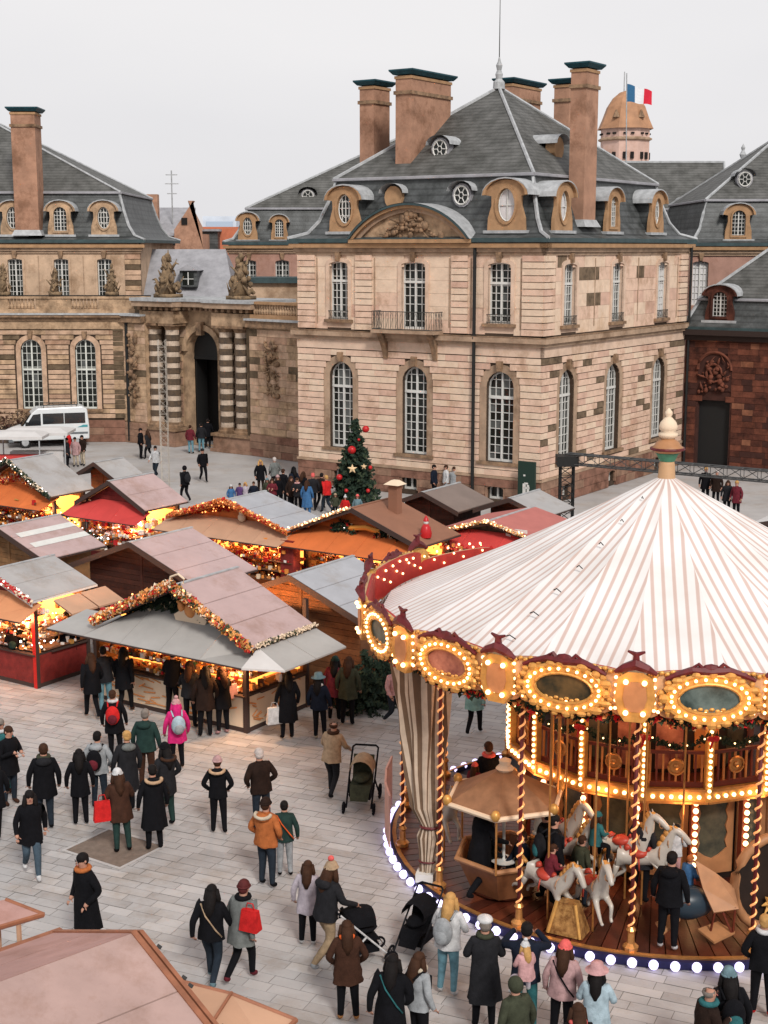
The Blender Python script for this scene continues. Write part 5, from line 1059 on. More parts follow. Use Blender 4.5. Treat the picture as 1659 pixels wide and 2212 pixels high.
def star(q, r, label):
    b = MB(); pts = [(q.x + (r if k % 2 == 0 else r * .42) * math.sin(k * PI / 5), q.z + (r if k % 2 == 0 else r * .42) * math.cos(k * PI / 5)) for k in range(10)]
    tri = tessellate_polygon([[Vector((a, b_, 0)) for a, b_ in pts]]); v = [(a, q.y, b_) for a, b_ in pts] + [(q.x, q.y - .06, q.z)]; b.add(v + [(a, q.y + .04, b_) for a, b_ in pts], [(k, (k + 1) % 10, 10) for k in range(10)] + [(k, (k + 1) % 10, 11 + (k + 1) % 10, 11 + k) for k in range(10)])
    tag(b.build('star', mat('star_straw', (.72, .52, .3), .5), None), label, 'star', 'stars on the tall tree')
star(at(761, 1013, pt_.y - .95), .24, 'straw coloured star in the middle of the tall Christmas tree'); star(at(786, 1008, pt_.y - .8), .15, 'smaller pale star right of the big straw star')
for i, (x, y, h, r, lb) in enumerate(((785, 1532, 1.75, .62, 'bushy fir in front of its neighbours right of the grey awning stall'), (812, 1515, 1.9, .6, 'rightmost fir of the clump behind the stall customers'), (765, 1505, 2.0, .65, 'leftmost tall fir of the clump beside the amber stall end'), (800, 1480, 2.1, .6, 'rear fir of the clump right of the amber stall'))):
    fir('fir_tree', lb, g(x, y), h, r * 1.35, 50 + i, 1500, 'cut firs beside the stall', s=.13)
# truss tower + beam
def truss(mb, p, q, w, n, r=.03):
    p, q = Vector(p), Vector(q); d = (q - p).normalized(); x = (Vector((0, 0, 1)) if abs(d.z) < .9 else Vector((1, 0, 0))).cross(d).normalized(); y = d.cross(x)
    cs = [(x + y) * w, (x - y) * w, (-x - y) * w, (-x + y) * w]
    for c_ in cs: mb.tube([p + c_, q + c_], r, 4)
    for i in range(n):
        for k in range(4):
            a0 = p.lerp(q, i / n) + cs[k]; a1 = p.lerp(q, (i + 1) / n) + cs[(k + 1) % 4]; mb.tube([a0, a1], r * .55, 3, cap=False); mb.tube([p.lerp(q, i / n) + cs[k], p.lerp(q, i / n) + cs[(k + 1) % 4]], r * .5, 3, cap=False)
T0 = at(1225, 990, 56.5); tt = thing('lighting_truss', 'black lattice truss tower with a long beam running right behind the carousel', 'truss', (T0.x, T0.y, 0))
b = MB(); truss(b, (T0.x, T0.y, 0), (T0.x, T0.y, T0.z), .26, 11, .035); b.build('tower', M_black, tt)
E1 = T0 - A2 * 17; b = MB(); truss(b, (T0.x, T0.y, T0.z), (E1.x, E1.y, T0.z), .2, 26, .03); b.build('beam', mat('truss_dark', (.05, .05, .05), .5), tt)
MB().box(T0.x - .42, T0.x + .42, T0.y - .42, T0.y + .42, T0.z - .28, T0.z + .12).build('corner_block', M_black, tt)
mp_ = g(358, 1052); mt = thing('lattice_mast', 'slender pale lattice mast standing on the forecourt before the gateway', 'mast', mp_)
b = MB(); truss(b, (mp_.x, mp_.y, 0), (mp_.x, mp_.y, 7.6), .19, 20, .014); b.build('mast_frame', mat('mast_grey', (.42, .38, .33), .6), mt)
# ------------------------------------------------------------------ skinned figures (continuous bodies)
def skin_mesh(name, pts, edges, sub=1, smooth=True):
    """pts: list of (x,y,z,rx[,ry]); vertex 0 is the root"""
    me = bpy.data.meshes.new(name + '_cage'); me.from_pydata([p[:3] for p in pts], edges, []); ob = bpy.data.objects.new('cage', me); COL.objects.link(ob)
    m = ob.modifiers.new('skin', 'SKIN'); m.use_smooth_shade = smooth
    for i, p in enumerate(pts):
        d = me.skin_vertices[0].data[i]; d.radius = (p[3], p[4] if len(p) > 4 else p[3]); d.use_root = (i == 0)
    if sub: s_ = ob.modifiers.new('sub', 'SUBSURF'); s_.levels = sub; s_.render_levels = sub
    dg = bpy.context.evaluated_depsgraph_get(); ev = ob.evaluated_get(dg); res = bpy.data.meshes.new_from_object(ev); res.name = name
    bpy.data.objects.remove(ob); bpy.data.meshes.remove(me); return res
# ------------------------------------------------------------------ carousel
CC = Vector((5.63, 28.25, 0)); tcam = Vector((-CC.x, -CC.y, 0)).normalized(); rgt = Vector((-tcam.y, tcam.x, 0))
def cdir(th): t = R(th); return tcam * math.cos(t) + rgt * math.sin(t)
def cp(th, r, z): d = cdir(th); return Vector((CC.x + d.x * r, CC.y + d.y * r, z))
def cfr(th): d = cdir(th); tn_ = rgt * math.cos(R(th)) - tcam * math.sin(R(th)); return Fr(CC, (tn_.x, tn_.y), (d.x, d.y))
car = thing('carousel', 'two storey fairground carousel with striped cream canopy, bulb lined mirrors and twisted brass poles', 'carousel', CC)
M_navy = mat('skirt_navy', (.012, .012, .05), .5); M_deck = [mat('deck_red', (.10, .022, .011), .3, .4, 3, .1, spec=.5), mat('deck_red_b', (.12, .03, .014), .3, .4, 3, .1, spec=.5), mat('deck_dark', (.06, .015, .009), .3, .4, 3, .1, spec=.5)]
M_boardc = mat('board_cream', (.50, .30, .16), .6, .15, 3); M_backred = mat('board_back_red', (.40, .03, .022), .6, .25, 3); M_crest = mat('crest_maroon', (.12, .012, .015), .5, .4, 6)
M_paint = [mat('painting_sea', (.10, .15, .15), .35, .6, 2.2, col2=(.015, .03, .03)), mat('painting_wood', (.13, .08, .03), .35, .6, 2.2, col2=(.02, .02, .012)), mat('painting_rose', (.42, .18, .12), .4, .4, 3, col2=(.16, .05, .04))]
M_peach = mat('ornate_peach', (.38, .18, .08), .5, .2, 4); M_brass = mat('brass', (.60, .28, .09), .3, .3, 8, metal=.6); M_mirror = mat('dark_mirror', (.03, .035, .03), .15, .7, 2.5, col2=(.10, .09, .06))
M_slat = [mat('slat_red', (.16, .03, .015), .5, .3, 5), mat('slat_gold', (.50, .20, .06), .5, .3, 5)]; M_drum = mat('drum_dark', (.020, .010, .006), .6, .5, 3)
BB = [0]; bulb_rest = MB(); bulbv_rest = MB(); BM = {}
def bulb_mesh(m, r):
    k = (m.name, round(r, 3))
    if k not in BM:
        b = MB().ell((0, 0, 0), (r, r, r), 8, 5); me = bpy.data.meshes.new('bulb'); me.from_pydata(b.v, [], b.f); me.materials.append(m); me.polygons.foreach_set('use_smooth', [True] * len(me.polygons)); BM[k] = me
    return BM[k]
def bulb(p, r, m=None, single=True):
    m = m or M_bulb
    if single and BB[0] < 300: inst('bulb', bulb_mesh(m, r), car, Matrix.Translation(p)); BB[0] += 1
    else: (bulbv_rest if m is M_bulbc else bulb_rest).ell(p, (r, r, r), 6, 4)
def front(th): th = (th + 180) % 360 - 180; return abs(th) < 95
# platform
MB().lathe([(5.5, .02), (5.52, .17), (5.44, .185)], (CC.x, CC.y), 64, cap=False).build('platform_skirt', M_navy, car, smooth=False)
MB().lathe([(5.45, .175), (5.46, .215), (5.38, .222)], (CC.x, CC.y), 64, cap=False).build('platform_rim', M_brass, car)
MB().lathe([(5.4, .09), (0, .09)], (CC.x, CC.y), 48).build('platform_base', M_drum, car)
for k in range(120):
    a0, a1 = k * 3 + .12, k * 3 + 2.88
    if not front(k * 3) and k % 1 == 0 and abs(((k * 3 + 180) % 360) - 180) > 120: continue
    b = MB(); v = [cp(a0, 2.4, .10), cp(a1, 2.4, .10), cp(a1, 5.37, .10), cp(a0, 5.37, .10)]; b.add(v + [q + Vector((0, 0, .11)) for q in v], [(4, 5, 6, 7), (2, 3, 7, 6), (0, 4, 7, 3), (1, 2, 6, 5)]); b.build('deck_plank', M_deck[(k * 7) % 3], car, fix=False)
for k in range(96):
    th = k * 3.75 + .8; bulb(cp(th, 5.57, .115), .088, M_bulbc, front(th))
# outer twisted poles
hb = MB(); hb.tube([(0, 0, .24), (0, 0, 4.75)], .035, 8); pole_me = None
hx = MB(); N = 190
hx.tube([(.047 * math.cos(i * .62), .047 * math.sin(i * .62), .55 + 4.1 * i / N) for i in range(N + 1)], .021, 5)
pb = MB(); pb.lathe([(.13, .22), (.14, .29), (.07, .35), (.06, .54), (.09, .59), (.05, .65)], (0, 0), 10)
pc3 = MB(); pc3.lathe([(.05, 4.4), (.10, 4.5), (.13, 4.66), (.16, 4.74)], (0, 0), 10)
protos = []
for i in range(16):
    th = -3.5 + 22.5 * i; M = Matrix.Translation(cp(th, 5.3, 0))
    if i == 0:
        o1 = hb.build('pole', M_crest, car, o=Vector((0, 0, 0)), smooth=True); o2 = hx.build('brass_twist', nosample(mat('brass_glow', (.7, .33, .12), .3, .2, 6, metal=.5, emit=(1, .42, .16), es=.35)), o1, o=Vector((0, 0, 0)), smooth=True); o3 = pb.build('pole_base', M_brass, o1, o=Vector((0, 0, 0))); o4 = pc3.build('pole_capital', M_brass, o1, o=Vector((0, 0, 0)))  # faint glow put into the brass of the twist, which is no lamp
        o1.matrix_basis = Matrix.Translation(-CC) @ M; protos = [o2, o3, o4]; pole_me = o1.data
    else:
        o1 = inst('pole', pole_me, car, M)
        for q in protos: c_ = q.copy(); COL.objects.link(c_); c_.parent = o1
# cornice boards
HWB = 6.0 * math.tan(R(11.25))
for i in range(16):
    th = 7.7 + 22.5 * i; f = cfr(th); nm = ((th + 180) % 360) - 180; fr_ = abs(nm) < 100; pi_ = M_paint[(1, 0, 2)[i % 3] if i in (0, 15, 14, 13) else i % 3]
    if i == 0: pi_ = M_paint[0]
    if i == 15: pi_ = M_paint[1]
    if i == 14: pi_ = M_paint[2]
    ptsb = [(-HWB + .02, 4.78), (HWB - .02, 4.78), (HWB - .02, 5.36)] + [(HWB * math.cos(PI * k / 10) * .97, 5.36 + .13 * math.sin(PI * k / 10)) for k in range(11)] + [(-HWB + .02, 5.36)]
    lo0 = 1.0 if abs(nm) < 118 else max(.12, 1 - (abs(nm) - 118) / 26)
    o = MB(f).poly([(-HWB + .01, 4.79), (HWB - .01, 4.79)] + [(x, 4.78 + (z - 4.78) * lo0) for x, z in ptsb[2:]], 5.95, 6.0).build('cornice_board', M_boardc, car)
    lo = lo0
    MB(f).poly([(x, 4.78 + (z - 4.78) * (lo if z > 5 else 1)) for x, z in ptsb], 5.90, 5.945).build('back_board', M_backred, o)
    if not fr_ and abs(nm) < 140:
        for u in (-.7, -.35, 0, .35, .7): bulb_rest.ell(f.p(u, 5.88, 5.42 - abs(u) * .1), (.03, .03, .03), 5, 3)
        for k in range(8): u = -HWB + .1 + k * (2 * HWB - .2) / 7; bulb_rest.ell(f.p(u, 5.88, 5.05 + .3 * ((k * 7) % 5) / 5), (.028, .028, .028), 5, 3)
    # scalloped lower valance
    b = MB(f)
    for k in range(6): u = -HWB + (k + .5) * HWB / 3; b.poly([(u - HWB / 6, 4.80)] + [(u + HWB / 6 * math.cos(PI + PI * j / 6), 4.77 + .09 * math.sin(PI + PI * j / 6)) for j in range(7)] + [(u + HWB / 6, 4.80)], 5.955, 5.985)
    b.build('valance', M_peach, o)
    if abs(nm) > 118: continue
    # medallion
    z0 = 5.04; ou = oval(0, z0, .70, .40, 22); inn = oval(0, z0, .50, .25, 22)
    MB(f).poly(oval(0, z0, .54, .28, 22), 6.0, 6.03).build('painting', pi_, o)
    b = MB(f)
    for k in range(22):
        a_, c_ = inn[k], inn[(k + 1) % 22]; d_, e_ = ou[(k + 1) % 22], ou[k]; wv = .03 * (k % 2)
        b.add([(p[0], 6.06, p[1]) for p in (a_, c_, d_, e_)] + [(p[0], 6.0, p[1]) for p in (a_, c_, d_, e_)], [(0, 1, 2, 3), (0, 1, 5, 4), (2, 3, 7, 6)])
    b.tube([(p[0], 6.06, p[1]) for p in ou], .04, 5, closed=True); b.tube([(p[0], 6.065, p[1]) for p in inn], .025, 5, closed=True)
    rn = random.Random(i)
    for k in range(16): a_ = 2 * PI * k / 16; b.ell((.74 * math.cos(a_ + rn.uniform(-.1, .1)), 6.07, z0 + .43 * math.sin(a_)), (rn.uniform(.06, .12), .05, rn.uniform(.05, .09)), 7, 4); b.ell((.80 * math.cos(a_ + .2), 6.05, z0 + .46 * math.sin(a_ + .2)), (rn.uniform(.03, .07), .04, rn.uniform(.03, .07)), 6, 4)
    b.build('medallion_frame', M_gold, o)
    b = MB(f)
    for s_ in (-1, 1):
        for k in range(7): b.ell((s_ * (HWB - .12 - .03 * (k % 2)), 6.03, 4.78 + k * .09), (.07, .04, .055), 7, 4)
    for k in range(26):
        u = -HWB + .05 + k * (2 * HWB - .1) / 25
        b.ell((u, 6.02, 4.83 + .025 * (k % 2)), (.055, .035, .035), 6, 4).ell((u, 6.02, 5.40 + .1 * math.cos(u / HWB * PI / 2) - .03 * (k % 2)), (.055, .035, .04), 6, 4)
    tag(b.build('side_carving', M_gold, o, smooth=True), kind='stuff')
    b = MB(f); b.ell((0, 6.05, 5.52), (.17, .06, .11), 8, 5)
    for s_ in (-1, 1): b.tube([(0, 6.05, 5.5), (s_ * .3, 6.05, 5.52), (s_ * .55, 6.05, 5.44), (s_ * .72, 6.05, 5.36)], [.08, .06, .05, .03], 6).tube([(s_ * .1, 6.05, 5.5), (s_ * .2, 6.05, 5.62), (s_ * .3, 6.05, 5.56)], [.05, .035, .02], 5)
    b.build('crest', M_crest, o)
    if fr_:
        nb = 24
        for k in range(nb): a_ = 2 * PI * (k + .5) / nb; bulb(f.p(.62 * math.cos(a_), 6.1, z0 + .335 * math.sin(a_)), .028)
        for s_ in (-1, 1):
            for zz in (4.82, 4.95, 5.08, 5.21, 5.34): bulb(f.p(s_ * (HWB - .31), 6.04, zz), .03, None, False)
    # shield over the pole
    th2 = -3.5 + 22.5 * i; f2 = cfr(th2); nm2 = ((th2 + 180) % 360) - 180
    sh = [(-.26, 4.76), (-.16, 4.62), (.16, 4.62), (.26, 4.76), (.33, 5.0), (.28, 5.36), (.12, 5.46), (-.12, 5.46), (-.28, 5.36), (-.33, 5.0)]
    s = MB(f2).poly(sh, 6.02, 6.16).build('shield', M_gold, car); MB(f2).poly([(x * .6, 5.06 + (z - 5.06) * .6) for x, z in sh], 6.16, 6.18).build('painting', M_peach, s)
    b = MB(f2); b.tube([(-.34, 6.12, 5.44), (-.2, 6.14, 5.52), (0, 6.16, 5.6), (.2, 6.14, 5.52), (.34, 6.12, 5.44)], [.03, .07, .1, .07, .03], 6).tube([(0, 6.12, 5.6), (0, 6.12, 5.78)], [.07, .05], 6).tube([(-.14, 6.12, 5.8), (0, 6.12, 5.74), (.14, 6.12, 5.8)], [.02, .05, .02], 5); b.build('crest', M_crest, s)
    if abs(nm2) < 100:
        for (u, z) in ((-.14, 4.78), (.14, 4.78), (-.15, 5.3), (.15, 5.3)): bulb(f2.p(u, 6.2, z), .045, None, abs(nm2) < 60)
# lower edge light line
for k in range(150):
    th = k * 2.4
    if front(th): 
        q = th - 7.7; q = (q + 11.25) % 22.5 - 11.25; rr_ = 6.0 / math.cos(R(q)); bulb(cp(th, rr_ + .03, 4.80), .03, None, False)
b = MB(); rn = random.Random(77)
for k in range(1500):
    th = rn.uniform(-85, 85); q = (th - 7.7 + 11.25) % 22.5 - 11.25
    leafcloud(b, cp(th, 5.86, 4.70 - .14 * (1 - (q / 11.25) ** 2) + rn.uniform(-.07, .07)), (.06, .06, .06), 2, .10, rn, (rn.choice((0, 0, 0, 1, 2, 3)),))
tag(b.build('fir_garland', [M_green, M_green2, M_goldo, M_redo], car, fix=False), kind='stuff')
# canvas canopy in gores
def stripe_mat():
    m = bpy.data.materials.new('striped_canvas'); m.use_nodes = True; n = m.node_tree; p = n.nodes['Principled BSDF']; p.inputs['Roughness'].default_value = .7
    uv = n.nodes.new('ShaderNodeUVMap'); sp = n.nodes.new('ShaderNodeSeparateXYZ'); n.links.new(uv.outputs[0], sp.inputs[0])
    a = n.nodes.new('ShaderNodeMath'); a.operation = 'FRACT'; mu = n.nodes.new('ShaderNodeMath'); mu.operation = 'MULTIPLY'; mu.inputs[1].default_value = 1 / .20
    ad = n.nodes.new('ShaderNodeMath'); ad.inputs[1].default_value = 50.32
    n.links.new(sp.outputs[0], mu.inputs[0]); n.links.new(mu.outputs[0], ad.inputs[0]); n.links.new(ad.outputs[0], a.inputs[0])
    r = n.nodes.new('ShaderNodeValToRGB'); e = r.color_ramp.elements; e[0].position = 0.0; e[0].color = (.71, .68, .665, 1); e[1].position = 1.0; e[1].color = (.71, .68, .665, 1)
    for pos, c in ((.28, (.71, .68, .665, 1)), (.36, (.54, .405, .36, 1)), (.60, (.54, .405, .36, 1)), (.68, (.71, .68, .665, 1))): x = e.new(pos); x.color = c
    n.links.new(a.outputs[0], r.inputs[0])
    ge = n.nodes.new('ShaderNodeNewGeometry'); no = n.nodes.new('ShaderNodeTexNoise'); no.inputs['Scale'].default_value = .9; no.inputs['Detail'].default_value = 5; n.links.new(ge.outputs['Position'], no.inputs[0])
    r2 = n.nodes.new('ShaderNodeValToRGB'); r2.color_ramp.elements[0].position = .3; r2.color_ramp.elements[0].color = (.88, .86, .84, 1); r2.color_ramp.elements[1].position = .6; r2.color_ramp.elements[1].color = (1, 1, 1, 1)
    n.links.new(no.outputs[0], r2.inputs[0]); mm = n.nodes.new('ShaderNodeMixRGB'); mm.blend_type = 'MULTIPLY'; mm.inputs[0].default_value = 1; n.links.new(r.outputs[0], mm.inputs[1]); n.links.new(r2.outputs[0], mm.inputs[2]); n.links.new(mm.outputs[0], p.inputs['Base Color'])
    return m
MSTR = stripe_mat(); NG = 20; gh_ = R(180 / NG)
def canv(t):  # radius, height along the gore, slightly sagging
    r = .16 + (5.72 - .16) * t; return r, 7.70 - 2.72 * t - .10 * math.sin(PI * t)
for i in range(NG):
    th = 3.5 + 18 * i; b = MB(); uvs = []; K = 8
    for k in range(K + 1):
        r, z = canv(k / K); w = r * math.sin(gh_)
        for j in range(5):
            q = -1 + j / 2; an = th + q * 9; d = cp(an, r * math.cos(gh_) / math.cos(R(q * 9)), z - .05 * (1 - q * q) * math.sin(PI * k / K)); b.v.append(d); uvs.append((w * q, r))
    for k in range(K):
        for j in range(4): b.f.append((k * 5 + j, k * 5 + j + 1, (k + 1) * 5 + j + 1, (k + 1) * 5 + j)); b.mi.append(0)
    o = b.build('canopy_gore', MSTR, car, fix=False, smooth=True); ul = o.data.uv_layers.new(name='UVMap')
    for lp in o.data.loops: ul.data[lp.index].uv = uvs[lp.vertex_index]
    # scalloped hem
    h = MB(); r, z = canv(1); K2 = 6
    for k in range(K2):
        a0, a1 = th - 9 + 3 * k, th - 9 + 3 * k + 3; p0, p1 = cp(a0, r, z), cp(a1, r, z); m_ = cp((a0 + a1) / 2, r + .02, z - .14); h.add([p0, p1, m_], [(0, 1, 2)])
    h.build('hem', MSTR, o, fix=False)
ties = MB()
for i, th in enumerate((-32.5,)):
    for k in range(1, 8):
        r, z = canv(k / 8.2); ties.tube([cp(th - 1.1, r, z + .05), cp(th, r, z + .09), cp(th + 1.6, r, z + .04)], .012, 4)
ties.build('canopy_ties', M_black, car)
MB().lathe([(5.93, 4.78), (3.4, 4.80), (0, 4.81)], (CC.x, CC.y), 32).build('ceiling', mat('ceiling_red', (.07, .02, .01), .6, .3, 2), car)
MB().lathe([(0.204, 7.620), (0.180, 7.652), (0.156, 7.964), (0.144, 8.020), (0.120, 8.036), (0.204, 8.180), (0.180, 8.212)], (CC.x, CC.y), 18).build('finial_stem', M_boardc, car, smooth=True)
fm = mat('finial_green', (.06, .22, .13), .5, .3, 5)
MB().lathe([(0.150, 8.028), (0.216, 8.164), (0.240, 8.196)], (CC.x, CC.y), 18).build('finial_cup', fm, car, smooth=True)
MB().lathe([(0.240, 8.200), (0.300, 8.244), (0.336, 8.292), (0.264, 8.340), (0.228, 8.404), (0.144, 8.468), (0.132, 8.484)], (CC.x, CC.y), 20).build('finial_bell', M_peach, car, smooth=True)
MB().lathe([(0.132, 8.484), (0.192, 8.532), (0.192, 8.580), (0.132, 8.620), (0.174, 8.660), (0.186, 8.724), (0.156, 8.804), (0.084, 8.884), (0.048, 8.916), (0.078, 8.964), (0.072, 9.012), (0.018, 9.076), (0.000, 9.092)], (CC.x, CC.y), 20).build('finial_urn', M_cream, car, smooth=True)
MB().lathe([(0.339, 8.252), (0.351, 8.276), (0.336, 8.304)], (CC.x, CC.y), 20).build('finial_ring', M_crest, car)
# inner drum, upper gallery
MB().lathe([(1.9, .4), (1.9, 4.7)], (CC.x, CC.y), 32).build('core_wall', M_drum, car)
MB().lathe([(1.9, 2.16), (3.0, 2.16), (3.0, 2.22), (1.9, 2.22)], (CC.x, CC.y), 32).build('gallery_floor', M_deck[2], car)
for i in range(16):
    th = -4.1 + 22.5 * i; nm = ((th + 180) % 360) - 180; vis_ = abs(nm) < 100; f = cfr(th)
    c = MB(f).box(-.07, .07, 2.98, 3.10, 2.08, 3.72).box(-.1, .1, 2.96, 3.12, 3.62, 3.74).build('gallery_column', M_gold, car)
    if vis_:
        for k in range(13): bulb(f.p(0, 3.12, 2.2 + k * .115), .036, M_bulbw if nm < -45 else None, False)
    fm_ = cfr(th + 11.25); hw = 3.05 * math.sin(R(11.25)); ap_ = 3.05 * math.cos(R(11.25)); s = MB(fm_).box(-hw + .05, hw - .05, ap_ - .05, ap_ + .04, 2.06, 2.33).build('gallery_fascia', M_gold, car)
    MB(fm_).box(-hw, hw, ap_ + .041, ap_ + .065, 2.29, 2.34).box(-hw, hw, ap_ + .041, ap_ + .065, 2.05, 2.09).build('moulding', M_brass, s)
    if vis_:
        for k in range(6): bulb(fm_.p(-hw + .17 + k * (2 * hw - .34) / 5, ap_ + .07, 2.19), .042, None, False)
    rl_ = MB(fm_).box(-hw + .06, hw - .06, ap_ - .1, ap_ - .05, 2.34, 2.44).build('railing', M_slat[0], car); MB(fm_).box(-hw + .06, hw - .06, ap_ - .1, ap_ - .05, 2.98, 3.04).build('hand_rail', M_slat[0], rl_)
    for k in range(9): u = -hw + .12 + k * (2 * hw - .24) / 8; MB(fm_).box(u - .018, u + .018, ap_ - .095, ap_ - .06, 2.44, 2.98).build('baluster', M_slat[1 if k % 2 == 0 else 0], rl_)
    mdl = MB(fm_).tube([(.15 * math.cos(2 * PI * k / 14), ap_ - .02, 2.74 + .15 * math.sin(2 * PI * k / 14)) for k in range(14)], .022, 5, closed=True).poly(oval(0, 2.74, .13, .13, 12), ap_ - .05, ap_ - .035); mdl.ell((0, ap_ - .02, 2.74), (.06, .03, .06), 7, 5); mdl.build('railing_medallion', M_brass, rl_)
    # valance above gallery + swags
    b = MB(fm_).poly([(-hw, 4.3), (-hw, 3.72), (-hw * .75, 3.66)] + [(hw * .75 * math.cos(PI - PI * k / 8), 3.78 + .16 * math.sin(PI * k / 8)) for k in range(9)] + [(hw * .75, 3.66), (hw, 3.72), (hw, 4.3)], ap_ - .04, ap_ + .02); b.build('gallery_arch', M_peach if i % 2 else M_gold, car)
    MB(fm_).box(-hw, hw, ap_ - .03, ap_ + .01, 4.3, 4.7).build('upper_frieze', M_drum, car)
    if vis_:
        b = MB(); rn = random.Random(i + 90)
        for k in range(90): u = rn.uniform(-1, 1); leafcloud(b, fm_.p(u * hw, ap_ + .1, 3.42 - .24 * (1 - u * u) + rn.uniform(-.05, .05)), (.05, .05, .05), 2, .07, rn, (rn.choice((0, 0, 0, 1)),))
        tag(b.build('fir_swag', [M_green, M_green2], car, fix=False), kind='stuff')
        MB(f).ell((-.05, 3.2, 3.36), (.08, .05, .06), 7, 5).ell((.05, 3.2, 3.36), (.08, .05, .06), 7, 5).tube([(0, 3.2, 3.34), (-.05, 3.2, 3.16)], [.03, .02], 4).build('red_bow', M_redo, car)
        for k in range(4): u = -.8 + k * .53; bulb(fm_.p(u * hw, ap_ + .14, 3.44 - .24 * (1 - u * u)), .018, M_bulb, False)
    MB(fm_).box(-.26, .26, 1.87, 1.905, 2.3, 3.9).build('inner_panel', (M_paint[2], M_slat[1], M_mirror)[i % 3], car)
    # lower column and painted panel
    th3 = -6.6 + 22.5 * i; f3 = cfr(th3); nm3 = ((th3 + 180) % 360) - 180
    MB(f3).box(-.07, .07, 2.62, 2.74, .21, 2.05).build('lower_column', M_slat[0], car)
    if abs(nm3) < 100:
        for k in range(10): bulb(f3.p(0, 2.78, 1.95 - k * .155), .055, None, abs(nm3) < 60)
    f4_ = cfr(th3 + 11.25); h2 = 2.45 * math.sin(R(11.25)); a2 = 2.45 * math.cos(R(11.25))
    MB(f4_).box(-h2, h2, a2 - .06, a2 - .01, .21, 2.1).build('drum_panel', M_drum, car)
    out_ = [(-h2 * .92, .35), (h2 * .92, .35), (h2 * .92, 2.0), (-h2 * .92, 2.0)]
    sd_ = [(h2 * .66 - (.05 if k % 2 else 0), .85 + .15 * k) for k in range(8)]; hole = [(0, .66), (h2 * .3, .72)] + sd_ + [(-x, z) for x, z in sd_[::-1]] + [(-h2 * .3, .72)]
    pnl = MB(f4_).poly(out_, a2 - .008, a2 + .03, 0, [hole]).build('panel_frame', M_peach, car); MB(f4_).box(-h2 * .75, h2 * .75, a2 - .006, a2 + .002, .6, 1.96).build('painting', M_mirror, pnl)
tag(bulb_rest.build('bulbs', M_bulb, car, smooth=True, fix=False), kind='stuff')
if bulbv_rest.v: tag(bulbv_rest.build('bulbs', M_bulbc, car, smooth=True, fix=False), kind='stuff')
for th in range(0, 360, 40): lampL('canopy_lamp', cp(th, 4.3, 4.4), 22, (1, .5, .22), .25, car)
for th in (-50, -20, 10, 40): lampL('gallery_lamp', cp(th, 2.5, 3.5), 9, (1, .45, .18), .12, car); lampL('ride_lamp', cp(th, 3.3, 2.0), 9, (1, .5, .22), .2, car)
for th in (-75, -58, -41, -24, -7, 10, 27): lampL('cornice_fill', cp(th, 7.1, 5.2), 13, (1, .42, .14), .2, car)  # added lights in the air before the cornice, standing in for its bulbs
# side fence panel at the left
for k, th in enumerate((-88, -80, -72)):
    f = cfr(th); b = MB(f)
    for j in range(5): b.box(-.36 + j * .15, -.26 + j * .15, 5.58, 5.61, .3, 1.35)
    b.box(-.38, .38, 5.575, 5.615, 1.351, 1.41); b.build('guard_panel', mat('guard_pink', (.62, .36, .30), .5, .2, 4), car)
# curtain bundle: striped drape gathered at two heights
cu = thing('curtain', 'tall striped beige and brown drape gathered and tied beside the left carousel pole', 'curtain', cp(-52, 5.2, 0))
M_cst = [mat('drape_beige', (.50, .40, .31), .85, .2, 5), mat('drape_brown', (.15, .095, .06), .85, .2, 5)]
prof_c = [(4.62, .62, -.03), (4.0, .56, -.03), (3.2, .48, .0), (2.4, .40, .0), (1.7, .31, .02), (1.32, .17, .12), (1.1, .26, .12), (.8, .20, .1), (.42, .15, .08), (.24, .25, .05)]
Nn = 48; b = MB(); cq = cp(-53, 5.42, 0); f = Fr((cq.x, cq.y), (rgt.x, rgt.y), (tcam.x, tcam.y))
for (z, w, off) in prof_c:
    for j in range(Nn):
        a_ = 2 * PI * j / Nn; rp_ = 1 + .20 * math.sin(a_ * 9 + z * .8) + .12 * math.sin(a_ * 5 + z * 2.3)
        b.v.append(f.p(w * math.cos(a_) * rp_ * .8 + off, w * .34 * math.sin(a_) * rp_, z))
for i in range(len(prof_c) - 1):
    for j in range(Nn): b.f.append((i * Nn + j, i * Nn + (j + 1) % Nn, (i + 1) * Nn + (j + 1) % Nn, (i + 1) * Nn + j)); b.mi.append(1 if j % 3 == 0 or (j * 5) % 7 == 2 else 0)
b.build('drape', M_cst, cu, smooth=False)
MB(f).tube([(.12 + .17 * math.cos(t_), .1 * math.sin(t_), 1.32) for t_ in [k * PI / 5 for k in range(10)]], .03, 5, closed=True).build('tie_band', M_crest, cu)
MB(f).tube([(.08 + .16 * math.cos(t_), .1 * math.sin(t_), .62) for t_ in [k * PI / 5 for k in range(10)]], .02, 5, closed=True).build('tie_band', M_crest, cu)
MB(f).box(-.12, .22, -.15, .15, .23, .4).build('weight_block', M_white, cu)
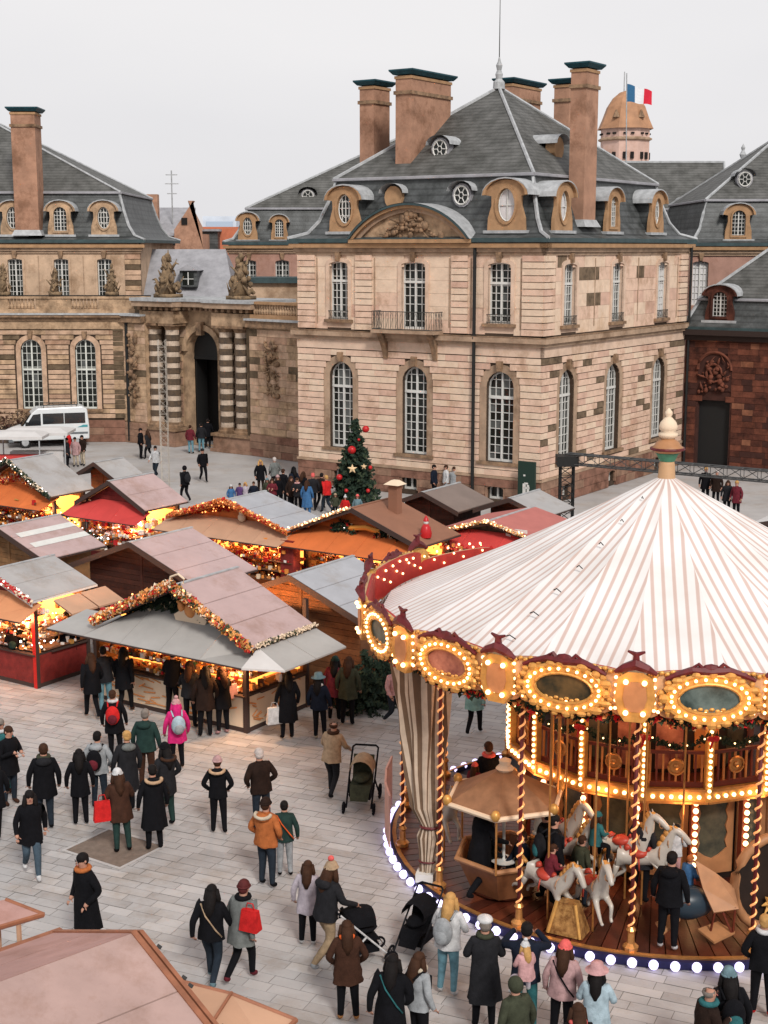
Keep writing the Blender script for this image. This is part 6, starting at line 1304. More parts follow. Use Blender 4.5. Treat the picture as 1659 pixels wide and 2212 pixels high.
# ---- rides
M_hw = mat('horse_white', (.42, .385, .34), .35, .1, 6, spec=.5); M_mane = mat('horse_mane_gold', (.55, .26, .07), .4, .3, 9); M_sad = mat('saddle_red', (.42, .05, .03), .4, .2, 6)
hp_ = [(-.35, 0, 0, .17, .19), (-.55, 0, .03, .16, .17), (0, 0, -.03, .15, .17), (.33, 0, .04, .16, .18), (.52, 0, .24, .13, .16), (.64, 0, .50, .10, .125), (.74, 0, .68, .095, .115), (.93, 0, .49, .07, .08), (1.05, 0, .33, .058, .06),
       (.40, .12, -.12, .075), (.66, .13, -.22, .05), (.60, .13, -.48, .035), (.66, .13, -.56, .04), (.40, -.12, -.12, .075), (.58, -.13, -.32, .05), (.74, -.13, -.50, .034), (.83, -.13, -.53, .04),
       (-.55, .12, -.14, .09), (-.42, .13, -.36, .055), (-.68, .13, -.52, .038), (-.70, .13, -.66, .04), (-.55, -.12, -.14, .09), (-.62, -.13, -.38, .055), (-.88, -.13, -.50, .038), (-.96, -.13, -.60, .04)]
he = [(0, 1), (0, 2), (2, 3), (3, 4), (4, 5), (5, 6), (6, 7), (7, 8), (3, 9), (9, 10), (10, 11), (11, 12), (3, 13), (13, 14), (14, 15), (15, 16), (1, 17), (17, 18), (18, 19), (19, 20), (1, 21), (21, 22), (22, 23), (23, 24)]
hme = skin_mesh('horse_body', hp_, he, 1); hme.materials.clear(); hme.materials.append(M_hw)
def horse(p, th_face, label, tilt=0):
    p = p - Vector((0, 0, .2)); t = thing('carousel_horse', label, 'horse', p, 0, 'white carousel horses'); t.rotation_euler = (0, -tilt, th_face); ORG[t.name] = Vector((0, 0, 0)); t.scale = (.86, .86, .86)
    o = bpy.data.objects.new('horse_body', hme); COL.objects.link(o); o.parent = t; ORG[o.name] = Vector((0, 0, 0)); Z = Vector((0, 0, 0))
    b = MB(); pts = [(.44, .36), (.52, .50), (.60, .62), (.68, .70), (.78, .70)]
    for k, (x, z) in enumerate(pts): b.ell((x - .04, .0, z - .06), (.09, .07, .10), 7, 5).tube([(x - .04, .03, z), (x - .12, .06, z - .12), (x - .1, .07, z - .22)], [.05, .035, .01], 5)
    b.build('mane', M_mane, t, smooth=True, o=Z)
    MB().tube([(-.68, 0, .08), (-.82, 0, .12), (-.95, 0, -.05), (-.98, 0, -.3)], [.04, .07, .06, .01], 6).build('tail', M_mane, t, smooth=True, o=Z)
    b = MB().ell((-.08, 0, .10), (.24, .20, .12), 10, 6); b.tube([(-.3, 0, .18), (-.34, 0, .27)], [.1, .05], 6).tube([(.14, 0, .16), (.17, 0, .24)], [.07, .04], 6); b.tube([(-.05, .19, .05), (-.05, .22, -.22)], .02, 4).tube([(-.05, -.19, .05), (-.05, -.22, -.22)], .02, 4); b.build('saddle', M_sad, t, smooth=True, o=Z)
    b = MB()
    for (x, z, r) in ((.41, .12, .19), (.60, .36, .12), (.9, .46, .085)): b.tube([(x + .02 * math.cos(a_), r * math.cos(a_), z + r * math.sin(a_)) for a_ in [k * PI / 5 for k in range(10)]], .014, 4, closed=True)
    tag(b.build('bridle', M_peach, t, o=Z), kind='stuff')
    b = MB(); 
    for s_ in (-1, 1): b.tube([(.72, s_ * .05, .66), (.70, s_ * .07, .78)], [.03, .005], 5)
    b.build('ears', M_hw, t, o=Z); b = MB()
    for s_ in (-1, 1): b.ell((.86, s_ * .062, .56), (.018, .012, .018), 6, 4)
    b.build('eyes', M_black, t, o=Z)
    # brass rod stays upright
    r_ = MB().tube([(p.x, p.y, .22), (p.x, p.y, 4.7)], .02, 6); ro = r_.build('brass_rod', M_brass, t, o=Vector((0, 0, 0))); ro.matrix_parent_inverse = (Matrix.Translation(p) @ Matrix.Rotation(th_face, 4, 'Z') @ Matrix.Rotation(-tilt, 4, 'Y') @ Matrix.Scale(.86, 4)).inverted()
    return t
def hang(th): d = rgt * math.cos(R(th)) - tcam * math.sin(R(th)); return math.atan2(d.y, d.x)   # facing to the viewer's right round the ring
horse(cp(-22.5, 4.8, 1.18), hang(-22) - .35, 'outer white carousel horse with lowered head at the left of its group', -.12)
horse(cp(-12, 4.85, 1.28), hang(-12) - .95, 'white carousel horse with golden mane and orange bridle right of the lowered head one', .12)
horse(cp(-8.5, 3.35, 1.5), hang(-9) - .2, 'inner white carousel horse directly left of the bulb lined column', .2)
horse(cp(-27, 3.6, 1.3), hang(-25), 'inner white horse half hidden behind the backpack wearer on the platform', .1)
horse(cp(-63, 4.6, 1.4), hang(-63), 'white horse far left inside the carousel behind the drape', .1)
horse(cp(-3, 3.5, 1.35), hang(-3) - .1, 'inner white horse behind the attendant in black', .1)
horse(cp(-33, 3.3, 1.5), hang(-33), 'innermost white horse behind the gazebo ride canopy', .1)
for th, r in ((-15.5, 3.2), (-2.5, 3.0), (-30, 3.6), (-36, 3.3), (9, 3.3), (-56, 4.9)): MB().tube([cp(th, r, .22), cp(th, r, 4.7)], .02, 6).build('brass_rod', M_brass, car)
# gazebo tea cup
tb = cp(-39.5, 4.35, 0); tg = thing('gazebo_ride', 'hexagonal wooden tub ride with a brown panelled canopy and white centre table', 'carousel ride', tb)
def hexr(r, z, ph=.3): return [(tb.x + r * math.cos(ph + k * PI / 3), tb.y + r * math.sin(ph + k * PI / 3), z) for k in range(6)]
for nm_, (r0, z0), (r1, z1), m_ in (('tub_panel', (.62, .48), (.92, 1.15), mat('tub_brown', (.22, .085, .035), .45, .35, 4)), ('canopy_panel', (1.12, 2.28), (.16, 2.80), mat('canopy_tan', (.27, .14, .075), .6, .3, 4))):
    for k in range(6):
        A, B = hexr(r0, z0), hexr(r1, z1); q = [A[k], A[(k + 1) % 6], B[(k + 1) % 6], B[k]]; b = MB(); cen = Vector((tb.x, tb.y, 0)); off = [Vector(x) + (cen - Vector((x[0], x[1], 0))) * .04 for x in q]; b.add(q + off, [(0, 1, 2, 3), (4, 5, 6, 7), (0, 1, 5, 4), (2, 3, 7, 6)]); b.build(nm_, m_, tg)
b = MB().tube(hexr(.95, 1.17), .05, 6, closed=True); b.build('tub_rim', M_peach, tg)
b = MB().tube(hexr(1.14, 2.27), .05, 6, closed=True); b.build('canopy_rim', M_cream, tg); b = MB()
for q in hexr(1.14, 2.34): MB().ell(q, (.09, .09, .11), 8, 5).build('rosette', M_gold, tg, smooth=True)
MB().lathe([(.12, 2.78), (.18, 2.84), (.1, 2.92), (.12, 3.0), (0, 3.06)], (tb.x, tb.y), 10).build('canopy_finial', M_cream, tg)
MB().tube([(tb.x, tb.y, .5), (tb.x, tb.y, 2.75)], .03, 8).build('centre_post', M_white, tg); MB().lathe([(0, .96), (.24, 1.0), (.25, 1.02), (0, 1.03)], (tb.x, tb.y), 16).build('table', M_white, tg)
MB().lathe([(.2, .43), (.6, .47), (0, .5)], (tb.x, tb.y), 12).build('tub_floor', M_deck[2], tg)
ap2 = hexr(1.02, 1.2)
for k in (0, 2, 4): MB().tube([(ap2[k][0], ap2[k][1], 1.15), (ap2[k][0], ap2[k][1], 2.28)], .022, 5).build('canopy_post', M_brass, tg)
# flying machine with pink plank tail
fmq = cp(13.5, 4.7, 0); ft = thing('plane_ride', 'rocking gondola with pink slanted wing board and foot board on brown legs', 'carousel ride', fmq); f = cfr(13.5)
MB(f).add([(-.30, 4.4, 1.75), (.05, 4.5, 1.55), (.32, 4.72, 1.38), (.36, 4.95, 1.08), (-.08, 4.95, 1.02), (-.22, 4.7, 1.35)] + [(-.30, 4.37, 1.72), (.05, 4.47, 1.52), (.32, 4.69, 1.35), (.36, 4.91, 1.04), (-.08, 4.91, .98), (-.22, 4.67, 1.32)], [(0, 1, 2, 3, 4, 5), (6, 7, 8, 9, 10, 11), (3, 4, 10, 9), (4, 5, 11, 10), (5, 0, 6, 11), (2, 3, 9, 8)]).build('wing_board', M_peach, ft)
MB(f).add([(-.3, 4.75, .62), (.1, 4.6, .68), (.34, 4.85, .6), (-.08, 5.05, .52), (-.3, 4.75, .58), (.1, 4.6, .64), (.34, 4.85, .56), (-.08, 5.05, .48)], [(0, 1, 2, 3), (4, 5, 6, 7), (0, 1, 5, 4), (1, 2, 6, 5), (2, 3, 7, 6), (3, 0, 4, 7)]).build('foot_board', M_peach, ft)
for q in (((-.05, 4.92, 1.05), (-.08, 4.8, .6)), ((.3, 4.92, 1.1), (.3, 4.85, .6)), ((.05, 4.85, 1.1), (.28, 4.85, .58))): MB(f).tube(q, .022, 5).build('leg', M_slat[0], ft)
b = MB(f); b.ell((-.45, 4.5, 1.0), (.5, .3, .3), 12, 7); b.build('gondola_body', mat('gondola_navy', (.02, .035, .05), .35), ft, smooth=True)
MB(f).add([(-1.1, 4.95, .86), (-.72, 4.8, .98), (-.66, 4.92, .90), (-1.0, 5.12, .74)] + [(-1.1, 4.95, .82), (-.72, 4.8, .94), (-.66, 4.92, .86), (-1.0, 5.12, .70)], [(0, 1, 2, 3), (4, 5, 6, 7), (0, 1, 5, 4), (1, 2, 6, 5), (2, 3, 7, 6), (3, 0, 4, 7)]).build('tail_board', M_peach, ft)
# round car at the right edge
wc = cp(27, 4.6, 0); wt = thing('round_car_ride', 'large round cream rimmed ride car with dark inside at the right frame edge', 'carousel ride', wc); f = cfr(27)
b = MB(f); b.tube([(.75 * math.cos(a_), 4.6, 1.35 + .85 * math.sin(a_)) for a_ in [k * PI / 12 for k in range(24)]], .09, 8, closed=True); b.build('rim', M_peach, wt, smooth=True); MB(f).poly(oval(0, 1.35, .7, .8, 20), 4.45, 4.55).build('dark_inside', M_drum, wt)
st_ = MB(f); 
for k in range(8): a_ = k * PI / 4; st_.tube([(.1 * math.cos(a_), 4.62, .95 + .1 * math.sin(a_)), (.22 * math.cos(a_), 4.66, .95 + .22 * math.sin(a_))], [.05, .01], 4)
st_.ell((0, 4.64, .95), (.12, .05, .12), 8, 5); st_.build('gold_star', M_gold, wt)
# golden steps at the platform edge
stp = thing('mounting_steps', 'golden ornate mounting block at the platform edge under the white horse', 'steps', cp(-16.5, 5.0, .42)); f = cfr(-16.5)
MB(f).tbox((0, 5.05), .34, .22, .43, 1.0, .16, .12).build('block', mat('gilded', (.55, .30, .10), .35, .6, 9, .3, metal=.4, col2=(.18, .07, .02)), stp)
for s_ in (-1, 1): MB(f).tube([(s_ * .30, 5.27, .44), (s_ * .17, 5.18, 1.02)], .035, 5).build('side_rail', M_gold, stp)

for o_ in (tg, ft, wt): o_.location.z -= .2
stp.location.z -= .2
# ------------------------------------------------------------------ people
CO = dict(black=(.006, .006, .008), char=(.018, .018, .021), navy=(.010, .014, .026), brown=(.055, .024, .015), dbrown=(.022, .012, .009), olive=(.05, .055, .035), grey=(.16, .17, .165), lgrey=(0.315, 0.330, 0.345), white=(0.562, 0.562, 0.569),
          pink=(0.612, 0.025, 0.170), rose=(0.464, 0.288, 0.288), rust=(.42, .13, .04), maroon=(.14, .02, .03), teal=(.03, .13, .14), mint=(0.224, 0.400, 0.368), beige=(0.384, 0.272, 0.176), cream=(0.520, 0.440, 0.336), red=(.55, .02, .02), blue=(.05, .14, .30),
          lblue=(0.390, 0.499, 0.562), green=(.02, .045, .04), jeans=(.06, .09, .12), djeans=(.02, .028, .04), ljeans=(.14, .28, .34), khaki=(0.320, 0.232, 0.144), lilac=(.45, .40, .45), tan=(.45, .20, .07), coral=(.72, .13, .12), orange=(.75, .13, .03),
          hblack=(.010, .008, .008), hbrown=(.05, .022, .012), hred=(.09, .02, .02), hblond=(.50, .28, .10), hwhite=(0.527, 0.468, 0.442), hgrey=(.20, .17, .15), fur=(.48, .32, .20), skin=(0.416, 0.216, 0.152), palepink=(0.544, 0.304, 0.304), purple=(.10, .05, .15), tgrey=(.14, .22, .25))
def cm(n): return mat('cloth_' + n, CO[n], .9 if not n.startswith('h') else .7, .35, 9, .45, spec=.12)
M_skin = mat('skin', CO['skin'], .6, .1, 8)
def pose_pts(name):
    hs, fw = {}, {}
    #            lknee            lank             rknee           rank          l elbow            l wrist           r elbow          r wrist     lean
    T = dict(stand=((-.10, .02, .50), (-.11, -.02, .08), (.10, .02, .50), (.12, -.02, .08), (-.27, -.03, 1.14), (-.28, .06, .90), (.27, -.03, 1.14), (.28, .06, .90), 0),
             pockets=((-.10, .03, .50), (-.12, .0, .08), (.11, .0, .50), (.13, -.05, .08), (-.31, -.06, 1.15), (-.20, .12, .97), (.31, -.06, 1.15), (.20, .12, .97), 0),
             front=((-.10, .03, .50), (-.12, .0, .08), (.11, .02, .50), (.12, -.02, .08), (-.28, .06, 1.13), (-.08, .28, 1.22), (.28, .06, 1.13), (.09, .28, 1.25), .02),
             walk=((-.09, .18, .51), (-.09, .20, .09), (.09, .06, .50), (.09, -.30, .16), (-.27, -.12, 1.15), (-.28, -.12, .90), (.27, .06, 1.15), (.27, .22, .96), .03),
             walk2=((-.09, .06, .50), (-.09, -.30, .16), (.09, .18, .51), (.09, .20, .09), (-.27, .06, 1.15), (-.27, .22, .96), (.27, -.12, 1.15), (.28, -.12, .90), .03),
             push=((-.09, .18, .51), (-.10, .20, .09), (.09, .05, .50), (.10, -.32, .16), (-.26, .12, 1.16), (-.22, .42, 1.02), (.26, .12, 1.16), (.22, .42, 1.02), .06),
             photo=((-.12, .02, .50), (-.14, -.02, .08), (.12, .02, .50), (.14, -.02, .08), (-.36, .14, 1.30), (-.16, .30, 1.48), (.36, .14, 1.30), (.16, .30, 1.48), .0),
             ride=((-.20, .30, .80), (-.22, .26, .42), (.20, .30, .80), (.22, .26, .42), (-.25, .10, 1.16), (-.10, .32, 1.12), (.25, .10, 1.16), (.10, .32, 1.12), .05),
             sit=((-.12, .42, .88), (-.12, .46, .46), (.12, .42, .88), (.12, .46, .46), (-.27, .06, 1.14), (-.16, .30, 1.0), (.27, .06, 1.14), (.16, .30, 1.0), .0))[name]
    lk, la, rk, ra, le, lw, re, rw, lean = T; L = lambda z: lean * (z - .9) * 2
    P = [(0, 0, .95, .155, .115), (0, L(1.1), 1.10, .15, .11), (0, L(1.3), 1.30, .175, .12), (0, L(1.42), 1.42, .11, .09), (0, L(1.5) + .005, 1.50, .058, .058), (0, L(1.58) + .02, 1.585, .078, .086), (0, L(1.68) + .02, 1.675, .072, .084),
         (-.17, L(1.41), 1.40, .085, .085), (le[0], le[1], le[2], .062), (lw[0], lw[1], lw[2], .043), (lw[0] * .97, lw[1] + .05, lw[2] - .05, .034),
         (.17, L(1.41), 1.40, .085, .085), (re[0], re[1], re[2], .062), (rw[0], rw[1], rw[2], .043), (rw[0] * .97, rw[1] + .05, rw[2] - .05, .034),
         (-.09, 0, .86, .108), (lk[0], lk[1], lk[2], .075), (la[0], la[1], la[2], .052), (la[0] * 1.1, la[1] + .13, la[2] - .035, .04),
         (.09, 0, .86, .108), (rk[0], rk[1], rk[2], .075), (ra[0], ra[1], ra[2], .052), (ra[0] * 1.1, ra[1] + .13, ra[2] - .035, .04)]
    E = [(0, 1), (1, 2), (2, 3), (3, 4), (4, 5), (5, 6), (2, 7), (7, 8), (8, 9), (9, 10), (2, 11), (11, 12), (12, 13), (13, 14), (0, 15), (15, 16), (16, 17), (17, 18), (0, 19), (19, 20), (20, 21), (21, 22)]
    return P, E, lean
BODY = {}
def body(pose):
    if pose in BODY: return BODY[pose]
    P, E, lean = pose_pts(pose); me = skin_mesh('body_' + pose, P, E, 1); wr = [Vector(P[10][:3]), Vector(P[14][:3])]; an = [Vector(P[17][:3]), Vector(P[21][:3])]; armp = [Vector(P[8][:3]), Vector(P[12][:3])]
    me.materials.clear()
    for k in range(4): me.materials.append((M_skin, cm('black'), cm('djeans'), cm('black'))[k])
    def seg(c, a, b): d = b - a; t = max(0, min(1, (c - a).dot(d) / d.length_squared)); return (c - a - d * t).length
    for p in me.polygons:
        c = p.center; mi = 1
        if min((c - w).length for w in wr) < .075: mi = 0
        elif c.z > 1.50 and abs(c.x) < .14 and c.y < .24: mi = 0
        else:
            legd = min(seg(c, Vector(P[15 + 4 * k][:3]), Vector(P[16 + 4 * k][:3])) for k in (0, 1)); legd = min(legd, min(seg(c, Vector(P[16 + 4 * k][:3]), Vector(P[17 + 4 * k][:3])) for k in (0, 1)))
            armd = min(min(seg(c, Vector(P[7 + 4 * k][:3]), Vector(P[8 + 4 * k][:3])), seg(c, Vector(P[8 + 4 * k][:3]), Vector(P[9 + 4 * k][:3]))) for k in (0, 1))
            if c.z < 1.0 and legd < armd: mi = 2
            if any((c - a_ - Vector((0, .04, -.03))).length < .14 and c.z < a_.z + .035 for a_ in an): mi = 3
        p.material_index = mi
    bm = bmesh.new(); bm.from_mesh(me)
    for k, w in enumerate(wr):   # five fingers of different lengths
        d = (w - Vector(P[9 + 4 * k][:3])).normalized(); x = d.cross(Vector((0, 0, 1))).normalized() if abs(d.z) < .95 else Vector((1, 0, 0)); y = d.cross(x)
        for j in range(5):
            L = (.055, .07, .075, .068, .05)[j]; o = (-.03, -.012, .004, .018, .03)[j]; b_ = w + x * o + (d * .012 if j else d * -.02)
            dd = (d if j else (d * .6 - x * .8).normalized()); mb = MB().tube([b_, b_ + dd * L * .55, b_ + dd * L * .9 + y * .014], [.0095, .009, .006], 4)
            vs = [bm.verts.new(q) for q in mb.v]
            for f_ in mb.f:
                fc = bm.faces.new([vs[i] for i in f_]); fc.material_index = 0; fc.smooth = True
    bm.to_mesh(me); bm.free(); BODY[pose] = (me, P, lean); return BODY[pose]
GM = {}
def gar(key, fn):
    if key not in GM: GM[key] = fn()
    return GM[key]
def mesh_of(b, name, nm=1, smooth=True):
    me = bpy.data.meshes.new(name); me.from_pydata(b.v, [], b.f)
    for k in range(nm): me.materials.append(cm('black'))
    if nm > 1: me.polygons.foreach_set('material_index', b.mi)
    if smooth: me.polygons.foreach_set('use_smooth', [True] * len(me.polygons))
    me.update(); bm = bmesh.new(); bm.from_mesh(me); bmesh.ops.recalc_face_normals(bm, faces=bm.faces); bm.to_mesh(me); bm.free(); return me
def coat_mesh(hem, puff, pose, slim):
    lean = BODY[pose][2]; rnd = random.Random(int(hem * 100) + len(pose)); n = 20; rings = []
    zs = [1.47, 1.44, 1.38, 1.28, 1.18, 1.08, .98] + [z for z in (.88, .78, .68, .58, .48, .40) if z > hem + .03] + [hem]
    for i, z in enumerate(zs):
        t = max(0, (1.0 - z) / .6); rx = {1.47: .085, 1.44: .15, 1.38: .212}.get(z, .215 if z > 1.2 else (.195 if z > 1.05 else .205 + t * .05)); ry = {1.47: .08, 1.44: .11, 1.38: .135}.get(z, .155 if z > 1.2 else (.145 if z > 1.05 else .155 + t * .04))
        if slim: rx *= .9; ry *= .92
        if puff and i % 2: rx *= 1.07; ry *= 1.09
        rings.append((z, rx, ry, lean * (z - .9) * 2 if z > .9 else 0, t))
    v = []
    for z, rx, ry, cy, t in rings:
        for j in range(n): a = 2 * PI * j / n; f_ = 1 + (.06 + .07 * t) * math.sin(a * 5 + z * 3) * (t > 0) + rnd.uniform(-.012, .012); v.append((rx * math.cos(a) * f_, cy + ry * math.sin(a) * f_, z + (rnd.uniform(-.012, .012) if t > 0 else 0)))
    f = [(i * n + j, i * n + (j + 1) % n, (i + 1) * n + (j + 1) % n, (i + 1) * n + j) for i in range(len(rings) - 1) for j in range(n)]
    b = MB(); b.v = [Vector(q) for q in v]; b.f = f; b.mi = [0] * len(f); return mesh_of(b, 'coat')
def part(name, me, t, mats, sc=None):
    o = bpy.data.objects.new(name, me); COL.objects.link(o); o.parent = t
    for i, m_ in enumerate(mats):
        o.material_slots[i].link = 'OBJECT'; o.material_slots[i].material = m_
    return o
HC = lambda L: (0, L * 1.45 + .02, 1.635)
def person(px, py, h, face, pose, coat, hem, trou, shoe, head, ex, label, z=0.0, pos=None, group=None, cat='person'):
    p = pos.copy() if pos is not None else g(px, py, z); me, P, lean = body(pose)
    t = bpy.data.objects.new('person', None); COL.objects.link(t); t.empty_display_size = .3; t.location = p
    view = math.atan2(p.x, p.y); rj = random.Random(label); face += rj.uniform(-16, 16); t.rotation_euler = (R(rj.uniform(-2.5, 1.5)), R(rj.uniform(-2, 2)), -R(face) - view); s = h * 1.035 / 1.77; t.scale = (s * 1.03, s * 1.06, s); tag(t, label, cat, group)
    part('body', me, t, [M_skin, cm(coat), cm(trou), cm(shoe)])
    hemz = dict(jacket=.84, mid=.70, long=.46, short=.92)[hem]; puff = 'puff' in ex
    part('coat' if hem != 'short' else 'jacket', gar(('coat', hemz, puff, pose, 'slim' in ex), lambda: coat_mesh(hemz, puff, pose, 'slim' in ex)), t, [cm(coat)])
    hc = Vector((0, lean * 1.45 + .02, 1.63)); kind, col = head.split(':')[0], head.split(':')[1]
    def face_m():
        b = MB(); 
        for s_ in (-1, 1): b.ell(hc + Vector((s_ * .035, .088, .0)), (.013, .01, .009), 6, 4, 0); b.box(hc.x + s_ * .035 - .018, hc.x + s_ * .035 + .018, hc.y + .088, hc.y + .1, hc.z + .022, hc.z + .028, 0)
        b.box(hc.x - .024, hc.x + .024, hc.y + .085, hc.y + .097, hc.z - .06, hc.z - .05, 1); b.add([tuple(hc + Vector(q)) for q in ((-.014, .09, -.03), (.014, .09, -.03), (0, .125, -.028), (0, .095, .02))], [(0, 1, 2), (1, 3, 2), (0, 2, 3)], 2)
        for s_ in (-1, 1): b.ell(hc + Vector((s_ * .08, -.01, -.01)), (.014, .022, .03), 6, 4, 2)
        return mesh_of(b, 'face', 3)
    part('face', gar(('face', lean), face_m), t, [cm('hblack'), mat('lips', (.35, .10, .09), .5), M_skin])
    def hair_m(long_):
        b = MB().ell(hc + Vector((0, -.015, .03)), (.088, .102, .095), 14, 8, z0=-.35)
        b.ell(hc + Vector((0, -.04, -.01)), (.086, .075, .088), 12, 7)
        if long_: b.tube([hc + Vector((0, -.05, .02)), hc + Vector((0, -.10, -.12)), hc + Vector((0, -.15, -.27)), hc + Vector((0, -.165, -.40))], [.082, .10, .09, .03], 10); b.tube([hc + Vector((-.075, .0, .03)), hc + Vector((-.1, .0, -.14)), hc + Vector((-.1, .03, -.24))], [.04, .05, .02], 7).tube([hc + Vector((.075, .0, .03)), hc + Vector((.1, .0, -.14)), hc + Vector((.1, .03, -.24))], [.04, .05, .02], 7)
        return mesh_of(b, 'hair')
    hcol = head.split(':')[2] if head.count(':') > 1 else col
    if kind in ('long', 'beanie', 'pompom', 'brim', 'hathood') and kind != 'hathood': part('hair', gar(('hl', lean), lambda: hair_m(True)), t, [cm(hcol if kind != 'long' else col)])
    elif kind in ('short', 'cap', 'sbeanie'): part('hair', gar(('hs', lean), lambda: hair_m(False)), t, [cm(hcol if kind != 'short' else col)])
    elif kind == 'bald': part('hair', gar(('hb', lean), lambda: mesh_of(MB().ell(hc + Vector((0, -.035, -.005)), (.097, .085, .07), 12, 6, z0=-.9, z1=.5), 'hair')), t, [cm(hcol)])
    if kind in ('beanie', 'pompom', 'sbeanie'):
        def hat_m():
            b = MB().ell(hc + Vector((0, -.01, .035)), (.097, .108, .115), 14, 8, z0=-.1); b.tube([hc + Vector((.096 * math.cos(a), -.01 + .106 * math.sin(a), .03)) for a in [k * PI / 7 for k in range(14)]], .018, 6, closed=True); return mesh_of(b, 'beanie')
        part('beanie', gar(('bn', lean), hat_m), t, [cm(col)])
        if kind == 'pompom': part('pompom', gar(('pp', lean), lambda: mesh_of(MB().ell(hc + Vector((0, -.02, .18)), (.05, .05, .045), 9, 6), 'pompom')), t, [cm(head.split(':')[3] if head.count(':') > 2 else col)])
    if kind == 'brim': part('hat', gar(('br', lean), lambda: mesh_of(MB().lathe([(.185, hc.z + .035), (.12, hc.z + .05), (.11, hc.z + .10), (.095, hc.z + .16), (0, hc.z + .17)], (0, hc.y), 16), 'hat')), t, [cm(col)])
    if kind == 'cap': part('flat_cap', gar(('cp', lean), lambda: mesh_of(MB().ell(hc + Vector((0, .02, .075)), (.12, .145, .06), 14, 6), 'flat_cap')), t, [cm(col)])
    if kind == 'hood': part('hood', gar(('hd', lean), lambda: mesh_of(MB().ell(hc + Vector((0, -.02, .02)), (.108, .118, .13), 14, 8), 'hood')), t, [cm(col)])
    for e in ex.split():
        if e.startswith('fur'): part('hood', gar(('fh', lean), lambda: mesh_of(MB().ell((0, lean - .12, 1.43), (.15, .10, .085), 12, 6), 'hood')), t, [cm(coat)]); part('fur_trim', gar(('ft', lean), lambda: mesh_of(MB().tube([(.15 * math.cos(a), lean - .10 - .10 * math.sin(a), 1.475 - .035 * math.sin(a)) for a in [-.3 + k * 3.74 / 9 for k in range(10)]], .035, 7), 'fur_trim')), t, [cm(e.split('=')[1] if '=' in e else 'fur')])
        elif e.startswith('hoodback'): part('hood', gar(('fh', lean), lambda: mesh_of(MB().ell((0, lean - .12, 1.43), (.15, .10, .085), 12, 6), 'hood')), t, [cm(e.split('=')[1] if '=' in e else coat)])
        elif e.startswith('pack'):
            c1, c2 = (e.split('=')[1] + ',' + e.split('=')[1]).split(',')[:2]
            def pk():
                b = MB().ell((0, lean - .25, 1.19), (.165, .105, .235), 14, 9, 0); b.ell((0, lean - .33, 1.12), (.11, .05, .13), 10, 6, 1)
                for s_ in (-1, 1): b.tube([(s_ * .1, lean - .18, 1.38), (s_ * .12, lean - .02, 1.475), (s_ * .13, lean + .13, 1.36), (s_ * .14, lean + .12, 1.15)], .02, 5, 0)
                return mesh_of(b, 'backpack', 2)
            part('backpack', gar(('pk', lean), pk), t, [cm(c1), cm(c2)])
        elif e.startswith('scarf'): part('scarf', gar(('sc', lean), lambda: mesh_of(MB().tube([(.095 * math.cos(a), lean + .01 + .10 * math.sin(a), 1.485) for a in [k * PI / 6 for k in range(12)]], .042, 8, closed=True), 'scarf')), t, [cm(e.split('=')[1])])
        elif e.startswith('strap'): part('bag_strap', gar(('st', lean), lambda: mesh_of(MB().tube([(-.16, lean - .06, 1.44), (-.05, lean - .17, 1.28), (.12, lean - .175, 1.05), (.20, lean - .12, .92)], .014, 5), 'bag_strap')), t, [cm(e.split('=')[1])])
        elif e.startswith('skirt'): part('skirt', gar(('sk',), lambda: mesh_of(MB().lathe([(.15, 1.0), (.2, .8), (.25, .55)], (0, 0), 14), 'skirt')), t, [cm(e.split('=')[1])])
    return t
def bag(t, off, size, col, label, cat='bag', name='bag'):
    s = t.scale[0]; M = Matrix.Translation(t.location) @ Matrix.Rotation(t.rotation_euler.z, 4, 'Z'); c = M @ (Vector(off) * s); w, d, h_ = size
    o = thing(name, label, cat, c, 0); o.rotation_euler = (0, 0, t.rotation_euler.z); Z = Vector((0, 0, 0))
    b = MB(); b.tbox((0, 0), w * .5, d * .5, -h_ * .5, h_ * .5, w * .42, d * .25); b.build('bag_body', cm(col), o, o=Z)
    MB().tube([(-w * .25, 0, h_ * .45), (-w * .15, 0, h_ * .8), (w * .15, 0, h_ * .8), (w * .25, 0, h_ * .45)], .012, 5).build('handle', cm(col), o, o=Z); return o
p_ = person
# foreground and middle of the square
p_(195, 2056, 1.84, 235, 'pockets', 'black', 'long', 'black', 'black', 'short:hblack', 'scarf=rust', 'man in long black coat and rust collar standing behind the nearest stall roof')
p_(459, 2128, 1.74, 8, 'walk', 'black', 'jacket', 'djeans', 'tgrey', 'long:hblack', 'strap=beige', 'woman in black jacket with thin pale strap walking away, left of the grey coated woman')
t = p_(520, 2122, 1.76, 20, 'walk2', 'grey', 'mid', 'black', 'maroon', 'sbeanie:hred:hred', 'scarf=black', 'woman in grey coat and dark red boots carrying a red bag on her shoulder'); bag(t, (.25, -.08, 1.16), (.34, .2, .36), 'red', 'bright red tote hanging from the grey coated woman’s shoulder', name='shoulder_bag')
t = p_(700, 2090, 1.86, 62, 'push', 'char', 'jacket', 'khaki', 'lgrey', 'pompom:beige:hbrown:coral', 'hoodback=char', 'man in dark jacket and khaki trousers with coral pompom hat pushing a pram')
p_(664, 2042, 1.55, 20, 'stand', 'lilac', 'mid', 'black', 'white', 'long:hbrown', 'slim', 'woman in pale lilac coat mostly hidden behind the khaki trousered man')
p_(752, 2205, 1.66, 355, 'pockets', 'brown', 'mid', 'black', 'tan', 'long:hbrown', 'scarf=orange puff', 'woman in brown puffer coat with bright orange hood scarf and tan boots')
p_(838, 2300, 1.74, 15, 'walk', 'black', 'long', 'black', 'black', 'long:hblack', 'strap=teal', 'woman in long black coat with dark ponytail at the bottom centre')
